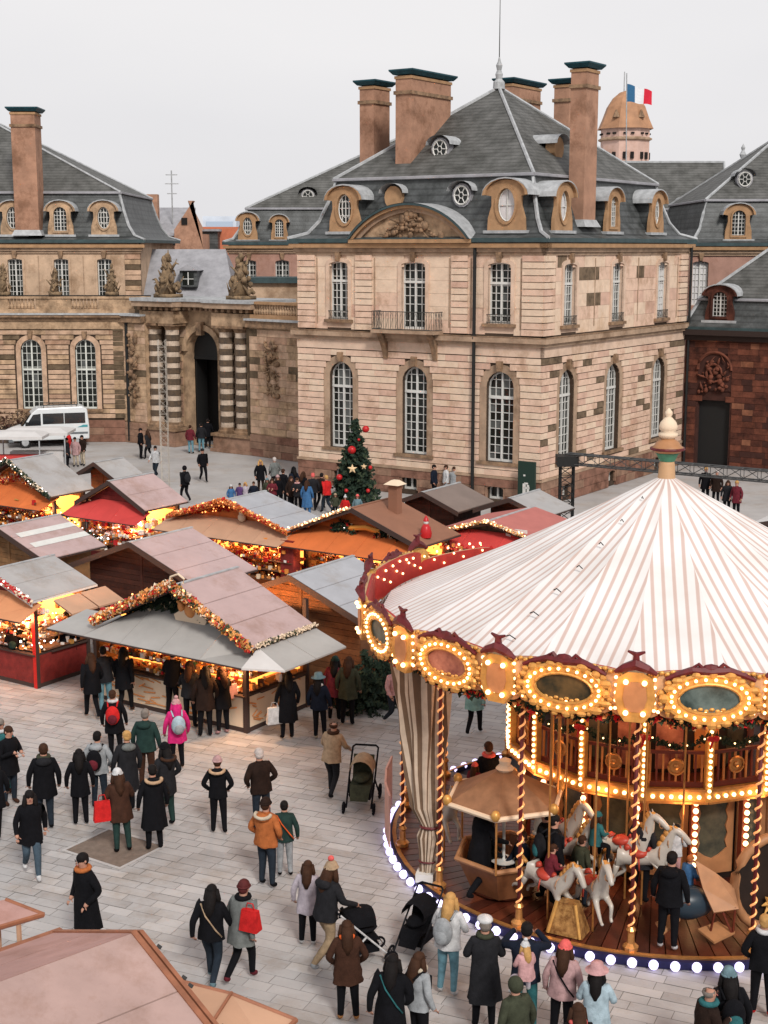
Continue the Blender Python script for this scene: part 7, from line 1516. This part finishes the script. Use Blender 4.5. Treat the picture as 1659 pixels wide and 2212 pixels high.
p_(905, 2282, 1.66, 40, 'stand', 'lgrey', 'jacket', 'black', 'black', 'long:hbrown', 'pack=black,char scarf=cream', 'woman in light grey jacket and cream scarf wearing a black backpack at the bottom')
p_(965, 2150, 1.74, 8, 'front', 'white', 'jacket', 'ljeans', 'white', 'long:hblond', 'pack=lgrey,lgrey', 'blonde woman in pale jacket and light jeans in front of the black pushchair')
p_(1044, 2222, 1.80, 4, 'front', 'char', 'long', 'black', 'black', 'cap:white:hgrey', 'scarf=olive', 'tall man in long charcoal coat and white flat cap watching the carousel')
p_(1130, 2228, 1.80, 0, 'photo', 'navy', 'jacket', 'teal', 'black', 'short:hblack', '', 'man in navy jacket with both elbows raised facing the carousel')
p_(1120, 2352, 1.72, 330, 'stand', 'olive', 'jacket', 'black', 'black', 'hood:olive', '', 'adult in olive hood at the bottom edge below the navy jacketed man')
t = p_(1125, 2330, 1.05, 345, 'ride', 'palepink', 'jacket', 'lilac', 'white', 'pompom:white:hblond:white', 'scarf=palepink', 'small child with white pompom hat carried above the olive hooded adult', pos=g(1128, 2345, 0) + Vector((.05, .25, 1.05)))
p_(1208, 2258, 1.68, 8, 'stand', 'rose', 'jacket', 'black', 'black', 'beanie:coral:hbrown', 'strap=black puff', 'woman in pale pink quilted jacket and coral beanie with black cross strap')
p_(1285, 2305, 1.62, 355, 'front', 'lblue', 'mid', 'black', 'black', 'brim:palepink:hblack', 'scarf=black', 'person in light blue coat and pale brimmed hat near the violet bulbs')
p_(1238, 2420, 1.72, 330, 'front', 'black', 'jacket', 'black', 'black', 'long:hbrown', 'scarf=coral', 'dark haired person with coral collar cut by the bottom edge')
p_(1572, 2345, 1.80, 350, 'stand', 'black', 'jacket', 'black', 'black', 'beanie:tgrey:hblack', 'pack=black,teal', 'person in black jacket and grey blue beanie with teal marked backpack')
p_(1514, 2375, 1.76, 55, 'front', 'dbrown', 'jacket', 'black', 'black', 'bald:hgrey', 'scarf=teal', 'grey haired balding man looking toward the blue beanie wearer')
p_(1572, 2470, 1.70, 10, 'stand', 'rust', 'jacket', 'black', 'black', 'long:hblond', '', 'fair haired head just showing at the bottom right edge')
p_(1643, 2195, 1.74, 350, 'pockets', 'black', 'jacket', 'black', 'red', 'short:hblond', 'scarf=white', 'person in black with red shoes at the right frame edge')
p_(578, 1915, 1.78, 25, 'pockets', 'rust', 'jacket', 'djeans', 'black', 'sbeanie:dbrown:hbrown', 'fur=cream puff', 'woman in rust orange puffer with cream fur hood and dark beanie')
p_(616, 1893, 1.52, 15, 'stand', 'green', 'jacket', 'lgrey', 'black', 'short:hblack', 'slim strap=orange', 'boy in dark jacket and light grey trousers beside the rust puffer')
p_(567, 1795, 1.82, 350, 'pockets', 'dbrown', 'jacket', 'djeans', 'black', 'short:hwhite', '', 'white haired man in dark brown jacket standing alone above the rust puffer')
p_(473, 1800, 1.66, 350, 'pockets', 'black', 'jacket', 'black', 'black', 'sbeanie:rose:hbrown', 'fur=fur slim', 'woman in black parka with fur hood and dusty pink beanie standing alone')
p_(716, 1722, 1.76, 35, 'push', 'beige', 'jacket', 'char', 'black', 'bald:hbrown', 'scarf=hbrown', 'balding man in beige jacket reaching to a brown pushchair')
p_(70, 1895, 1.78, 165, 'walk', 'black', 'mid', 'jeans', 'white', 'long:hblack', '', 'woman in black coat and white trainers walking toward the camera at left')
p_(97, 1792, 1.88, 355, 'stand', 'black', 'mid', 'djeans', 'black', 'short:hbrown', 'hoodback=char scarf=olive', 'big man in long black parka seen from behind at the left')
p_(22, 1738, 1.78, 150, 'front', 'black', 'mid', 'djeans', 'brown', 'short:hbrown', '', 'man in black coat holding something to his mouth at the left edge')
p_(-12, 1812, 1.72, 0, 'walk', 'black', 'mid', 'black', 'black', 'long:hblack', '', 'black clad walker half cut by the left frame edge')
p_(12, 1712, 1.74, 180, 'stand', 'teal', 'mid', 'teal', 'brown', 'short:hgrey', 'scarf=white', 'grey haired person in teal standing behind the man at left edge')
p_(175, 1782, 1.66, 0, 'stand', 'black', 'mid', 'black', 'black', 'long:hblack', 'slim', 'slim woman with long black hair and black coat left of the burgundy backpack')
p_(216, 1748, 1.76, 5, 'pockets', 'lgrey', 'jacket', 'djeans', 'black', 'short:hblack', 'pack=black,maroon hoodback=lgrey', 'man in light grey hoodie with black and burgundy backpack')
p_(274, 1752, 1.80, 350, 'stand', 'char', 'long', 'black', 'black', 'short:hblond', 'hoodback=grey', 'person in long charcoal hooded coat right of the burgundy backpack')
t = p_(267, 1842, 1.74, 0, 'front', 'brown', 'mid', 'green', 'black', 'beanie:white:hbrown', '', 'woman in dark brown coat and white beanie standing on the pit cover'); bag(t, (-.38, .02, .92), (.36, .16, .42), 'red', 'red shopping bag held by the woman in the white beanie', name='shopping_bag')
p_(334, 1836, 1.78, 350, 'stand', 'black', 'long', 'black', 'black', 'short:hblack', 'fur=fur', 'person in long black coat with tan fur hood near the pit cover')
p_(359, 1785, 1.80, 340, 'pockets', 'char', 'mid', 'green', 'black', 'beanie:black:hblack', 'fur=hbrown', 'person in charcoal parka with brown fur just behind the tan fur hood')
p_(383, 1660, 1.68, 0, 'stand', 'pink', 'mid', 'black', 'dbrown', 'pompom:palepink:pink:palepink', 'pack=lblue,lgrey', 'woman in hot pink coat with pale pink hat and light blue backpack')
p_(318, 1700, 1.84, 5, 'stand', 'green', 'jacket', 'brown', 'black', 'short:hgrey', 'hoodback=green', 'broad man in dark green jacket left of the hot pink coat')
p_(252, 1640, 1.70, 355, 'stand', 'black', 'mid', 'black', 'black', 'short:hbrown', 'pack=red,maroon scarf=white', 'person in black with a red backpack near the stall counter')
p_(200, 1552, 1.74, 340, 'walk', 'black', 'mid', 'black', 'black', 'long:hbrown', '', 'woman in black swinging coat left of the light jeans')
p_(230, 1540, 1.80, 350, 'stand', 'char', 'jacket', 'ljeans', 'black', 'short:hblack', '', 'tall man in dark jacket and light blue jeans near the amber stall')
p_(272, 1542, 1.76, 10, 'walk2', 'black', 'mid', 'black', 'brown', 'beanie:black:hblack', 'scarf=cream', 'person in black with cream scarf striding by the grey awning stall')
t = p_(38, 1468, 1.74, 5, 'stand', 'char', 'mid', 'black', 'cream', 'short:hgrey', 'pack=black,green', 'person with dark backpack at the red posted stall on the left'); bag(t, (.34, .0, .80), (.34, .16, .40), 'red', 'red and white carrier bag beside the dark backpack at the left stall', name='carrier_bag')
p_(6, 1452, 1.70, 20, 'stand', 'cream', 'mid', 'black', 'black', 'short:rust', '', 'person in cream coat at the left frame edge by the red posted stall')
p_(112, 1448, 1.68, 350, 'front', 'beige', 'mid', 'black', 'cream', 'long:cream', '', 'person in beige coat waiting at the red posted stall')
p_(150, 1458, 1.86, 15, 'stand', 'black', 'mid', 'char', 'black', 'short:hblack', 'hoodback=green', 'tall person in black between beige coat and the grey awning')
p_(172, 1448, 1.70, 330, 'front', 'dbrown', 'mid', 'black', 'black', 'beanie:maroon:hbrown', '', 'person in dark brown coat half under the left end of the grey awning')
p_(372, 1548, 1.78, 20, 'front', 'black', 'jacket', 'black', 'black', 'short:hblack', '', 'dark clad customer leaning at the counter above the pink hat')
p_(412, 1572, 1.72, 25, 'front', 'char', 'jacket', 'black', 'black', 'beanie:dbrown:hbrown', '', 'customer in charcoal jacket between two darker customers at the counter')
p_(443, 1592, 1.80, 10, 'stand', 'dbrown', 'mid', 'black', 'black', 'long:hblack', '', 'customer in dark brown coat right of the charcoal jacket')
t = p_(482, 1586, 1.70, 340, 'front', 'black', 'mid', 'black', 'palepink', 'beanie:hbrown:hbrown', 'scarf=red', 'customer in black with red scarf nearest the stall corner post'); bag(t, (.32, .05, 1.05), (.3, .12, .36), 'palepink', 'pale pink carrier bag at the stall corner customer’s side', name='carrier_bag')
t = p_(620, 1596, 1.74, 335, 'stand', 'black', 'long', 'black', 'black', 'long:hblack', '', 'woman with very long black hair and long coat at the short side of the stall'); bag(t, (-.30, .02, .62), (.40, .18, .42), 'white', 'white bag hanging beside the long haired woman', name='shopping_bag')
p_(692, 1598, 1.68, 0, 'stand', 'navy', 'jacket', 'black', 'cream', 'brim:tgrey:hblack', 'scarf=white', 'woman in navy jacket and grey blue bucket hat right of the long haired woman')
p_(750, 1566, 1.80, 10, 'stand', 'olive', 'mid', 'black', 'black', 'long:hbrown', '', 'person in olive parka in front of the fir trees')
p_(722, 1556, 1.70, 0, 'stand', 'maroon', 'mid', 'black', 'black', 'beanie:green:hblack', '', 'person in maroon coat squeezed between bucket hat and olive parka')
p_(850, 1572, 1.68, 150, 'walk', 'palepink', 'short', 'djeans', 'white', 'short:hblack', 'slim', 'woman in pink top and white trainers walking behind the twisted pole')
p_(1024, 1588, 1.72, 20, 'walk2', 'mint', 'mid', 'black', 'black', 'long:hbrown', '', 'walker in mint green coat seen through the carousel')
# forecourt behind the stalls
FG = 'visitors on the far forecourt'
for (x, y, h, fc, po_, c, hm, tr, hd, ex, lb) in (
    (305, 991, 1.78, 90, 'stand', 'black', 'jacket', 'black', 'short:hblack', '', 'left one of the dark pair beside the lattice mast'),
    (322, 992, 1.66, 300, 'walk', 'char', 'mid', 'black', 'long:hbrown', 'slim', 'right one of the dark pair beside the lattice mast'),
    (413, 980, 1.70, 30, 'stand', 'maroon', 'jacket', 'ljeans', 'short:hbrown', '', 'visitor in maroon top and light jeans at the gateway'),
    (435, 977, 1.76, 350, 'stand', 'char', 'jacket', 'ljeans', 'short:hblack', '', 'visitor in dark jacket and light jeans in the gateway'),
    (449, 968, 1.80, 0, 'stand', 'black', 'mid', 'black', 'short:hblack', '', 'taller black clad visitor in the gateway opening'),
    (440, 1041, 1.76, 170, 'walk', 'black', 'jacket', 'black', 'short:hblack', 'strap=grey', 'lone black clad walker crossing the empty forecourt'),
    (337, 1032, 1.70, 200, 'walk', 'white', 'jacket', 'djeans', 'short:hblack', '', 'walker in white jacket just behind the pink roof ridge'),
    (400, 1085, 1.74, 340, 'walk', 'black', 'jacket', 'black', 'hood:black', 'pack=char,char', 'black hooded walker with backpack left of the orange gable stall'),
    (564, 1066, 1.70, 180, 'stand', 'black', 'mid', 'dbrown', 'long:hblond', '', 'fair haired woman in black standing near the pavilion corner'),
    (594, 1064, 1.78, 340, 'pockets', 'grey', 'jacket', 'black', 'short:hwhite', '', 'white haired man in grey jacket beside the fair haired woman'),
    (500, 1100, 1.15, 160, 'stand', 'blue', 'jacket', 'black', 'beanie:white:hbrown', '', 'child with white hat at the left end of the queue'),
    (518, 1098, 1.2, 180, 'stand', 'purple', 'jacket', 'black', 'short:hblack', '', 'child in purple jacket in the queue'),
    (533, 1098, 1.25, 200, 'stand', 'lilac', 'jacket', 'black', 'long:hblond', '', 'fair child in lilac jacket in the queue'),
    (548, 1099, 1.3, 160, 'stand', 'navy', 'jacket', 'black', 'short:hbrown', '', 'child in navy jacket in the queue behind the blue grey roof'),
    (578, 1092, 1.3, 170, 'stand', 'olive', 'jacket', 'black', 'beanie:tgrey:hbrown', '', 'child in olive with grey blue hat below the white haired man'),
    (603, 1097, 1.55, 190, 'stand', 'black', 'mid', 'black', 'beanie:rose:hbrown', '', 'short person in black with rosy hat in the queue'),
    (628, 1102, 1.6, 150, 'stand', 'dbrown', 'mid', 'black', 'long:hbrown', '', 'person in dark brown coat in the middle of the queue'),
    (645, 1108, 1.65, 200, 'front', 'char', 'jacket', 'black', 'short:hbrown', 'scarf=palepink', 'person in charcoal with pale pink scarf left of the blue coat'),
    (664, 1116, 1.66, 10, 'stand', 'blue', 'long', 'blue', 'long:hbrown', '', 'person in long bright blue coat'),
    (675, 1104, 1.78, 0, 'stand', 'char', 'jacket', 'black', 'short:coral', '', 'tall dark clad person with ginger hair behind the blue coat'),
    (706, 1108, 1.74, 330, 'walk', 'red', 'jacket', 'djeans', 'short:hblond', '', 'fair haired person in red jacket walking by the Christmas tree'),
    (612, 1090, 1.72, 20, 'stand', 'black', 'mid', 'black', 'short:hbrown', '', 'black coated visitor behind the rosy hat in the queue'),
    (590, 1102, 1.5, 200, 'front', 'maroon', 'jacket', 'black', 'long:hbrown', '', 'youngster in maroon at the front of the queue'),
    (634, 1088, 1.75, 330, 'stand', 'navy', 'mid', 'black', 'beanie:black:hblack', '', 'visitor in navy coat and black beanie behind the queue'),
    (655, 1096, 1.7, 60, 'stand', 'black', 'mid', 'black', 'long:hbrown', '', 'long haired visitor in black behind the blue coat'),
    (692, 1100, 1.7, 30, 'walk2', 'dbrown', 'jacket', 'black', 'short:hblack', '', 'visitor in dark brown jacket left of the red jacket'),
    (745, 1128, 1.2, 200, 'stand', 'red', 'jacket', 'black', 'pompom:white:hbrown:white', '', 'child in red with white pompom hat in front of the Christmas tree'),
    (772, 1128, 1.25, 170, 'stand', 'tgrey', 'jacket', 'black', 'beanie:coral:hbrown', '', 'child in grey blue with coral hat in front of the Christmas tree'),
    (724, 1118, 1.1, 180, 'stand', 'olive', 'jacket', 'black', 'beanie:beige:hbrown', '', 'small child in olive at the foot of the Christmas tree'),
    (938, 1082, 1.76, 100, 'stand', 'navy', 'jacket', 'black', 'short:hblack', '', 'man in navy left of the two pale coats behind the taupe roof'),
    (962, 1078, 1.66, 250, 'stand', 'white', 'jacket', 'lgrey', 'short:hbrown', '', 'person in white left of another white coat behind the taupe roof'),
    (980, 1078, 1.6, 200, 'stand', 'lgrey', 'jacket', 'lgrey', 'short:hbrown', '', 'person in pale grey right of the white coat behind the taupe roof'),
    (1190, 1088, 1.72, 300, 'front', 'white', 'jacket', 'black', 'short:hblack', '', 'person in white jacket beside the tall sign board'),
    (1523, 1088, 1.76, 180, 'stand', 'black', 'mid', 'black', 'short:hblond', '', 'left fair haired onlooker right of the carousel finial'),
    (1545, 1092, 1.72, 190, 'stand', 'dbrown', 'mid', 'black', 'short:hwhite', '', 'right white haired onlooker right of the carousel finial'),
    (1590, 1118, 1.68, 200, 'stand', 'maroon', 'mid', 'black', 'short:hblond', '', 'fair haired onlooker in maroon lower right beyond the canopy'),
    (1568, 1112, 1.6, 170, 'stand', 'char', 'mid', 'black', 'long:hbrown', '', 'onlooker in charcoal beyond the right flank of the canopy'),
    (146, 1012, 1.7, 120, 'stand', 'char', 'mid', 'black', 'short:hblack', '', 'person in charcoal beside the van rear'),
    (165, 1008, 1.66, 200, 'stand', 'rose', 'mid', 'cream', 'short:hblack', '', 'person in rosy coat between two others behind the van'),
    (180, 1006, 1.72, 240, 'stand', 'dbrown', 'jacket', 'cream', 'short:hblack', '', 'person in dark brown jacket and cream trousers behind the van'),
    (150, 990, 1.6, 90, 'stand', 'red', 'mid', 'black', 'short:hbrown', '', 'person in red partly hidden by the van tail group')):
    person(x, y, h, fc, po_, c, hm, tr, 'black', hd, ex, lb, group=None)
# lane between the chalets
p_(268, 1212, 1.70, 250, 'stand', 'red', 'jacket', 'black', 'black', 'brim:cream:hbrown', '', 'person in bright red coat and cream hat in the lane between the roofs')
p_(300, 1206, 1.66, 120, 'stand', 'maroon', 'jacket', 'black', 'black', 'short:hblack', '', 'dark haired person right of the bright red coat in the lane')
p_(232, 1190, 1.66, 60, 'stand', 'cream', 'jacket', 'black', 'black', 'long:hblond', '', 'fair person in cream left of the bright red coat in the lane')
p_(690, 1262, 1.66, 20, 'stand', 'teal', 'jacket', 'black', 'black', 'short:hbrown', '', 'person in teal at the orange awning of the rust roofed chalet')
p_(722, 1262, 1.64, 340, 'front', 'beige', 'jacket', 'black', 'black', 'short:hblond', '', 'person in beige at the orange awning of the rust roofed chalet')
# carousel riders and bystanders on the platform
DZ = .22
p_(0, 0, 1.78, 8, 'stand', 'black', 'jacket', 'black', 'white', 'short:hblack', 'hoodback=black', 'attendant in black with white soled shoes standing on the carousel deck', pos=cp(3.2, 5.2, DZ))
p_(0, 0, 1.76, 60, 'stand', 'black', 'jacket', 'black', 'black', 'short:hblack', 'pack=char,teal', 'man in black with a backpack standing among the horses', pos=cp(-24, 4.3, DZ))
p_(0, 0, 1.80, 40, 'push', 'black', 'mid', 'black', 'black', 'short:hblack', '', 'person in black leaning by the foot of the drape', pos=cp(-40, 4.95, DZ))
p_(0, 0, 1.70, 330, 'ride', 'black', 'jacket', 'black', 'black', 'short:hbrown', 'scarf=coral', 'rider in black high up behind the gazebo ride', pos=cp(-62, 3.7, .8))
p_(0, 0, 1.05, 20, 'ride', 'maroon', 'jacket', 'black', 'black', 'beanie:coral:hbrown', '', 'child with coral hat riding behind the gazebo ride', pos=cp(-59, 4.1, 1.15))
p_(0, 0, 1.60, 90, 'sit', 'black', 'jacket', 'black', 'black', 'short:hblack', '', 'person in black seated inside the gazebo tub left of its post', pos=cp(-43.5, 4.45, -.1))
p_(0, 0, 1.50, 250, 'sit', 'navy', 'jacket', 'black', 'black', 'short:hbrown', '', 'person in navy seated inside the gazebo tub right of its post', pos=cp(-35, 4.2, -.1))
p_(0, 0, 1.15, 70, 'ride', 'teal', 'jacket', 'black', 'black', 'beanie:teal:hbrown', '', 'child with teal hat on the inner horse', pos=cp(-16.5, 3.7, .8))
p_(0, 0, 1.35, 60, 'stand', 'olive', 'jacket', 'djeans', 'black', 'short:hbrown', '', 'older child in olive standing between the horses', pos=cp(-18.5, 4.0, DZ))
p_(0, 0, 1.10, 30, 'front', 'white', 'jacket', 'palepink', 'white', 'short:hblack', '', 'small child in white reaching up on the carousel deck', pos=cp(6, 3.6, .75))
p_(0, 0, 1.1, 40, 'ride', 'blue', 'jacket', 'black', 'black', 'short:rust', '', 'child in blue sitting in the plank winged gondola', pos=cp(8, 4.2, .42))
# ------------------------------------------------------------------ pushchairs
def stroller(p, rz, label, frame, seat, hood, sc=1.0):
    t = thing('pushchair', label, 'pushchair', p, 0, 'pushchairs on the square'); t.rotation_euler = (0, 0, rz); t.scale = (sc, sc, sc); Z = Vector((0, 0, 0)); ORG[t.name] = Z
    mf, ms, mh = cm(frame), cm(seat), cm(hood)
    for sx in (-1, 1):
        MB().tube([(sx * .24, .48, .12), (sx * .25, .05, .55), (sx * .25, -.42, 1.02)], .018, 6).tube([(sx * .26, -.36, .16), (sx * .25, .05, .55)], .018, 6).build('side_frame', mf, t, o=Z)
        for (y, r) in ((.48, .11), (-.36, .15)):
            w = MB().tube([(sx * .29, y + r * math.cos(a), r + .005 + r * .86 * math.sin(a)) for a in [k * PI / 7 for k in range(14)]], .022, 6, closed=True); wo = w.build('wheel', cm('black'), t, smooth=True, o=Z)
            s_ = MB()
            for k in range(5): a = k * 2 * PI / 5; s_.tube([(sx * .29, y, r), (sx * .29, y + r * .8 * math.cos(a), r + r * .8 * math.sin(a))], .008, 4)
            s_.build('spokes', mf, wo, o=Z)
    MB().tube([(-.25, -.42, 1.02), (-.2, -.46, 1.05), (.2, -.46, 1.05), (.25, -.42, 1.02)], .02, 6).build('handlebar', cm('black'), t, o=Z)
    MB().box(-.2, .2, -.28, .3, .22, .36).build('basket', cm('black'), t, o=Z)
    b = MB(); b.add([(-.2, -.22, .95), (.2, -.22, .95), (.2, -.06, .52), (-.2, -.06, .52), (.2, .28, .50), (-.2, .28, .50), (.17, .42, .28), (-.17, .42, .28)] + [(-.2, -.27, .92), (.2, -.27, .92), (.2, -.1, .45), (-.2, -.1, .45), (.2, .30, .43), (-.2, .30, .43), (.17, .46, .24), (-.17, .46, .24)],
        [(0, 1, 2, 3), (3, 2, 4, 5), (5, 4, 6, 7), (8, 9, 10, 11), (11, 10, 12, 13), (13, 12, 14, 15), (0, 3, 11, 8), (3, 5, 13, 11), (5, 7, 15, 13), (1, 2, 10, 9), (2, 4, 12, 10), (4, 6, 14, 12), (6, 7, 15, 14), (0, 1, 9, 8)]); b.build('seat', ms, t, o=Z)
    b = MB(); n = 8; m = 6
    v = [(.23 * math.cos(PI * i / n), -.02 - .26 * math.cos(PI * .95 * j / m) * 1 + 0, .72 + .30 * math.sin(PI * i / n) * (.75 + .25 * math.sin(PI * .95 * j / m))) for i in range(n + 1) for j in range(m + 1)]
    b.add(v, [(i * (m + 1) + j, i * (m + 1) + j + 1, (i + 1) * (m + 1) + j + 1, (i + 1) * (m + 1) + j) for i in range(n) for j in range(m)]); b.build('hood', mh, t, smooth=True, o=Z)
    MB().ell((0, .08, .60), (.17, .26, .09), 10, 6).build('blanket', cm('olive') if hood != 'black' else ms, t, smooth=True, o=Z); return t
stroller(g(775, 2076), -R(68), 'pushchair with white frame and black hood pushed by the khaki trousered man', 'white', 'black', 'black', 1.02)
stroller(g(905, 2052), R(150), 'black pushchair at the foot of the carousel drape behind the blonde woman', 'char', 'black', 'black', 1.0)
stroller(g(783, 1738), R(172), 'dark pushchair with tan hood facing the camera beside the balding man', 'black', 'olive', 'beige', 1.15)
# ------------------------------------------------------------------ white van
vo = g(106, 962); va = R(-14); van = thing('van', 'white minibus with black side windows parked against the left palace wing', 'van', vo); van.scale = (.9, .95, 1.0); van.rotation_euler = (0, 0, R(180) + R(17)); ORG[van.name] = Vector((0, 0, 0)); Z = Vector((0, 0, 0))
M_vw = mat('van_white', (.60, .62, .63), .3, .05, 2, spec=.5); M_vg = mat('van_glass', (.012, .015, .018), .08, spec=.6)
side = [(-2.7, .45), (2.45, .45), (2.62, .62), (2.66, .95), (2.5, 1.12), (1.75, 1.32), (1.15, 2.12), (.75, 2.42), (-2.3, 2.48), (-2.62, 2.3), (-2.72, 1.2)]
vf = Fr((0, 0), (1, 0), (0, 1)); n = len(side); v = []
for (wy, ins) in ((-1.0, 0), (1.0, 0)):
    for (x, z) in side: k = max(0, z - 1.2) * .09; v.append((x, wy - math.copysign(k, wy), z))
b = MB(); tri = tessellate_polygon([[Vector((x, z, 0)) for x, z in side]]); b.add(v, [tuple(t_) for t_ in tri] + [tuple(i + n for i in t_) for t_ in tri] + [(i, (i + 1) % n, n + (i + 1) % n, n + i) for i in range(n)])
vb = b.build('body', M_vw, van, o=Z)
bv = vb.modifiers.new('bevel', 'BEVEL'); bv.width = .07; bv.segments = 2; bv.limit_method = 'ANGLE'; bv.angle_limit = R(25)
for sy in (-1, 1):
    y = lambda z: sy * (1.006 - max(0, z - 1.2) * .09)
    def quad(name, q, m_): MB().add([(x, y(z), z) for x, z in q] + [(x, y(z) + sy * .012, z) for x, z in q], [(0, 1, 2, 3), (4, 5, 6, 7), (0, 1, 5, 4), (1, 2, 6, 5), (2, 3, 7, 6), (3, 0, 4, 7)]).build(name, m_, van, o=Z)
    quad('side_window', [(-2.45, 1.45), (-1.05, 1.45), (-1.05, 2.1), (-2.45, 2.1)], M_vg); quad('side_window', [(-1.0, 1.45), (.42, 1.45), (.42, 2.1), (-1.0, 2.1)], M_vg)
    quad('cab_window', [(.55, 1.38), (1.55, 1.38), (1.05, 2.05), (.55, 2.1)], M_vg); quad('trim_strip', [(-2.6, .78), (1.6, .78), (1.6, .9), (-2.6, .9)], mat('van_trim', (.12, .13, .14), .5)); quad('stripe', [(-2.6, 1.2), (-1.9, 1.2), (-2.3, 1.34), (-2.6, 1.34)], mat('van_stripe', (.05, .25, .28), .5))
    MB().box(1.42, 1.6, sy * 1.02, sy * 1.25, 1.35, 1.62).build('mirror', M_black, van, o=Z)
    MB().ell((2.55, sy * .78, .92), (.12, .2, .13), 8, 5).build('headlight', mat('lamp_glass', (.5, .55, .6), .1), van, smooth=True, o=Z)
    for wx in (-1.75, 1.65):
        w = MB().tube([(wx + .31 * math.cos(a), sy * .9, .36 + .31 * math.sin(a)) for a in [k * PI / 8 for k in range(16)]], .085, 8, closed=True).build('wheel', M_black, van, smooth=True, o=Z); MB().poly(oval(wx, .36, .24, .24, 14), sy * .94, sy * .96).build('rim', M_lead, w, o=Z)
MB().add([(1.82, -.86, 1.33), (1.82, .86, 1.33), (1.2, .82, 2.1), (1.2, -.82, 2.1)] + [(1.85, -.86, 1.35), (1.85, .86, 1.35), (1.23, .82, 2.12), (1.23, -.82, 2.12)], [(0, 1, 2, 3), (4, 5, 6, 7), (0, 1, 5, 4), (2, 3, 7, 6)]).build('windscreen', M_vg, van, o=Z)
MB().box(2.6, 2.72, -.7, .7, .62, .85).build('grille', M_black, van, o=Z); MB().box(2.4, 2.74, -.95, .95, .38, .58).build('bumper', mat('van_trim', (.12, .13, .14), .5), van, o=Z)
rr = MB()
for sy in (-.75, .75): rr.tube([(-2.0, sy, 2.6), (.4, sy, 2.6)], .03, 5)
for k in range(7): rr.tube([(-2.0 + k * .4, -.75, 2.6), (-2.0 + k * .4, .75, 2.6)], .02, 4)
for x in (-1.9, .3):
    for sy in (-.75, .75): rr.tube([(x, sy, 2.42), (x, sy, 2.6)], .025, 4)
rr.build('roof_rack', M_iron, van, o=Z)
# barrier fence behind the van
bf = thing('barrier_fence', 'dark mesh hoarding along the foot of the left palace wing behind the van', 'fence', (-27, 90.2, 0)); rnd = random.Random(4)
MB().box(-33, -19.2, 90.35, 90.4, 0, 1.2).build('panel', mat('hoarding_dark', (.10, .06, .045), .9, .6, 3, .3, col2=(.03, .025, .02)), bf)
b = MB()
for k in range(900): leafcloud(b, (rnd.uniform(-33, -19.4), 90.2, rnd.uniform(1.0, 2.0)), (.1, .1, .1), 2, .14, rnd, (rnd.choice((0, 0, 1, 2)),))
tag(b.build('twig_screen', [M_dark, M_woodd[0], M_trim], bf, fix=False), kind='stuff')
for k in range(8): MB().tube([(-32.8 + k * 1.93, 90.3, 0), (-32.8 + k * 1.93, 90.3, 2.05)], .04, 5).build('post', M_iron, bf)
p_(0, 0, 1.70, 300, 'stand', 'black', 'jacket', 'black', 'black', 'short:hblack', '', 'dark clad adult between the gazebo ride and the lowered head horse', pos=cp(-30, 4.0, DZ))
p_(0, 0, 1.74, 20, 'stand', 'char', 'mid', 'black', 'black', 'short:hbrown', '', 'person in charcoal coat by the central drum behind the horses', pos=cp(-4, 3.4, DZ))
p_(0, 0, 1.20, 80, 'ride', 'maroon', 'jacket', 'black', 'black', 'short:hbrown', '', 'child in maroon riding the outer horse with lowered head', pos=cp(-22.5, 4.8, .42))
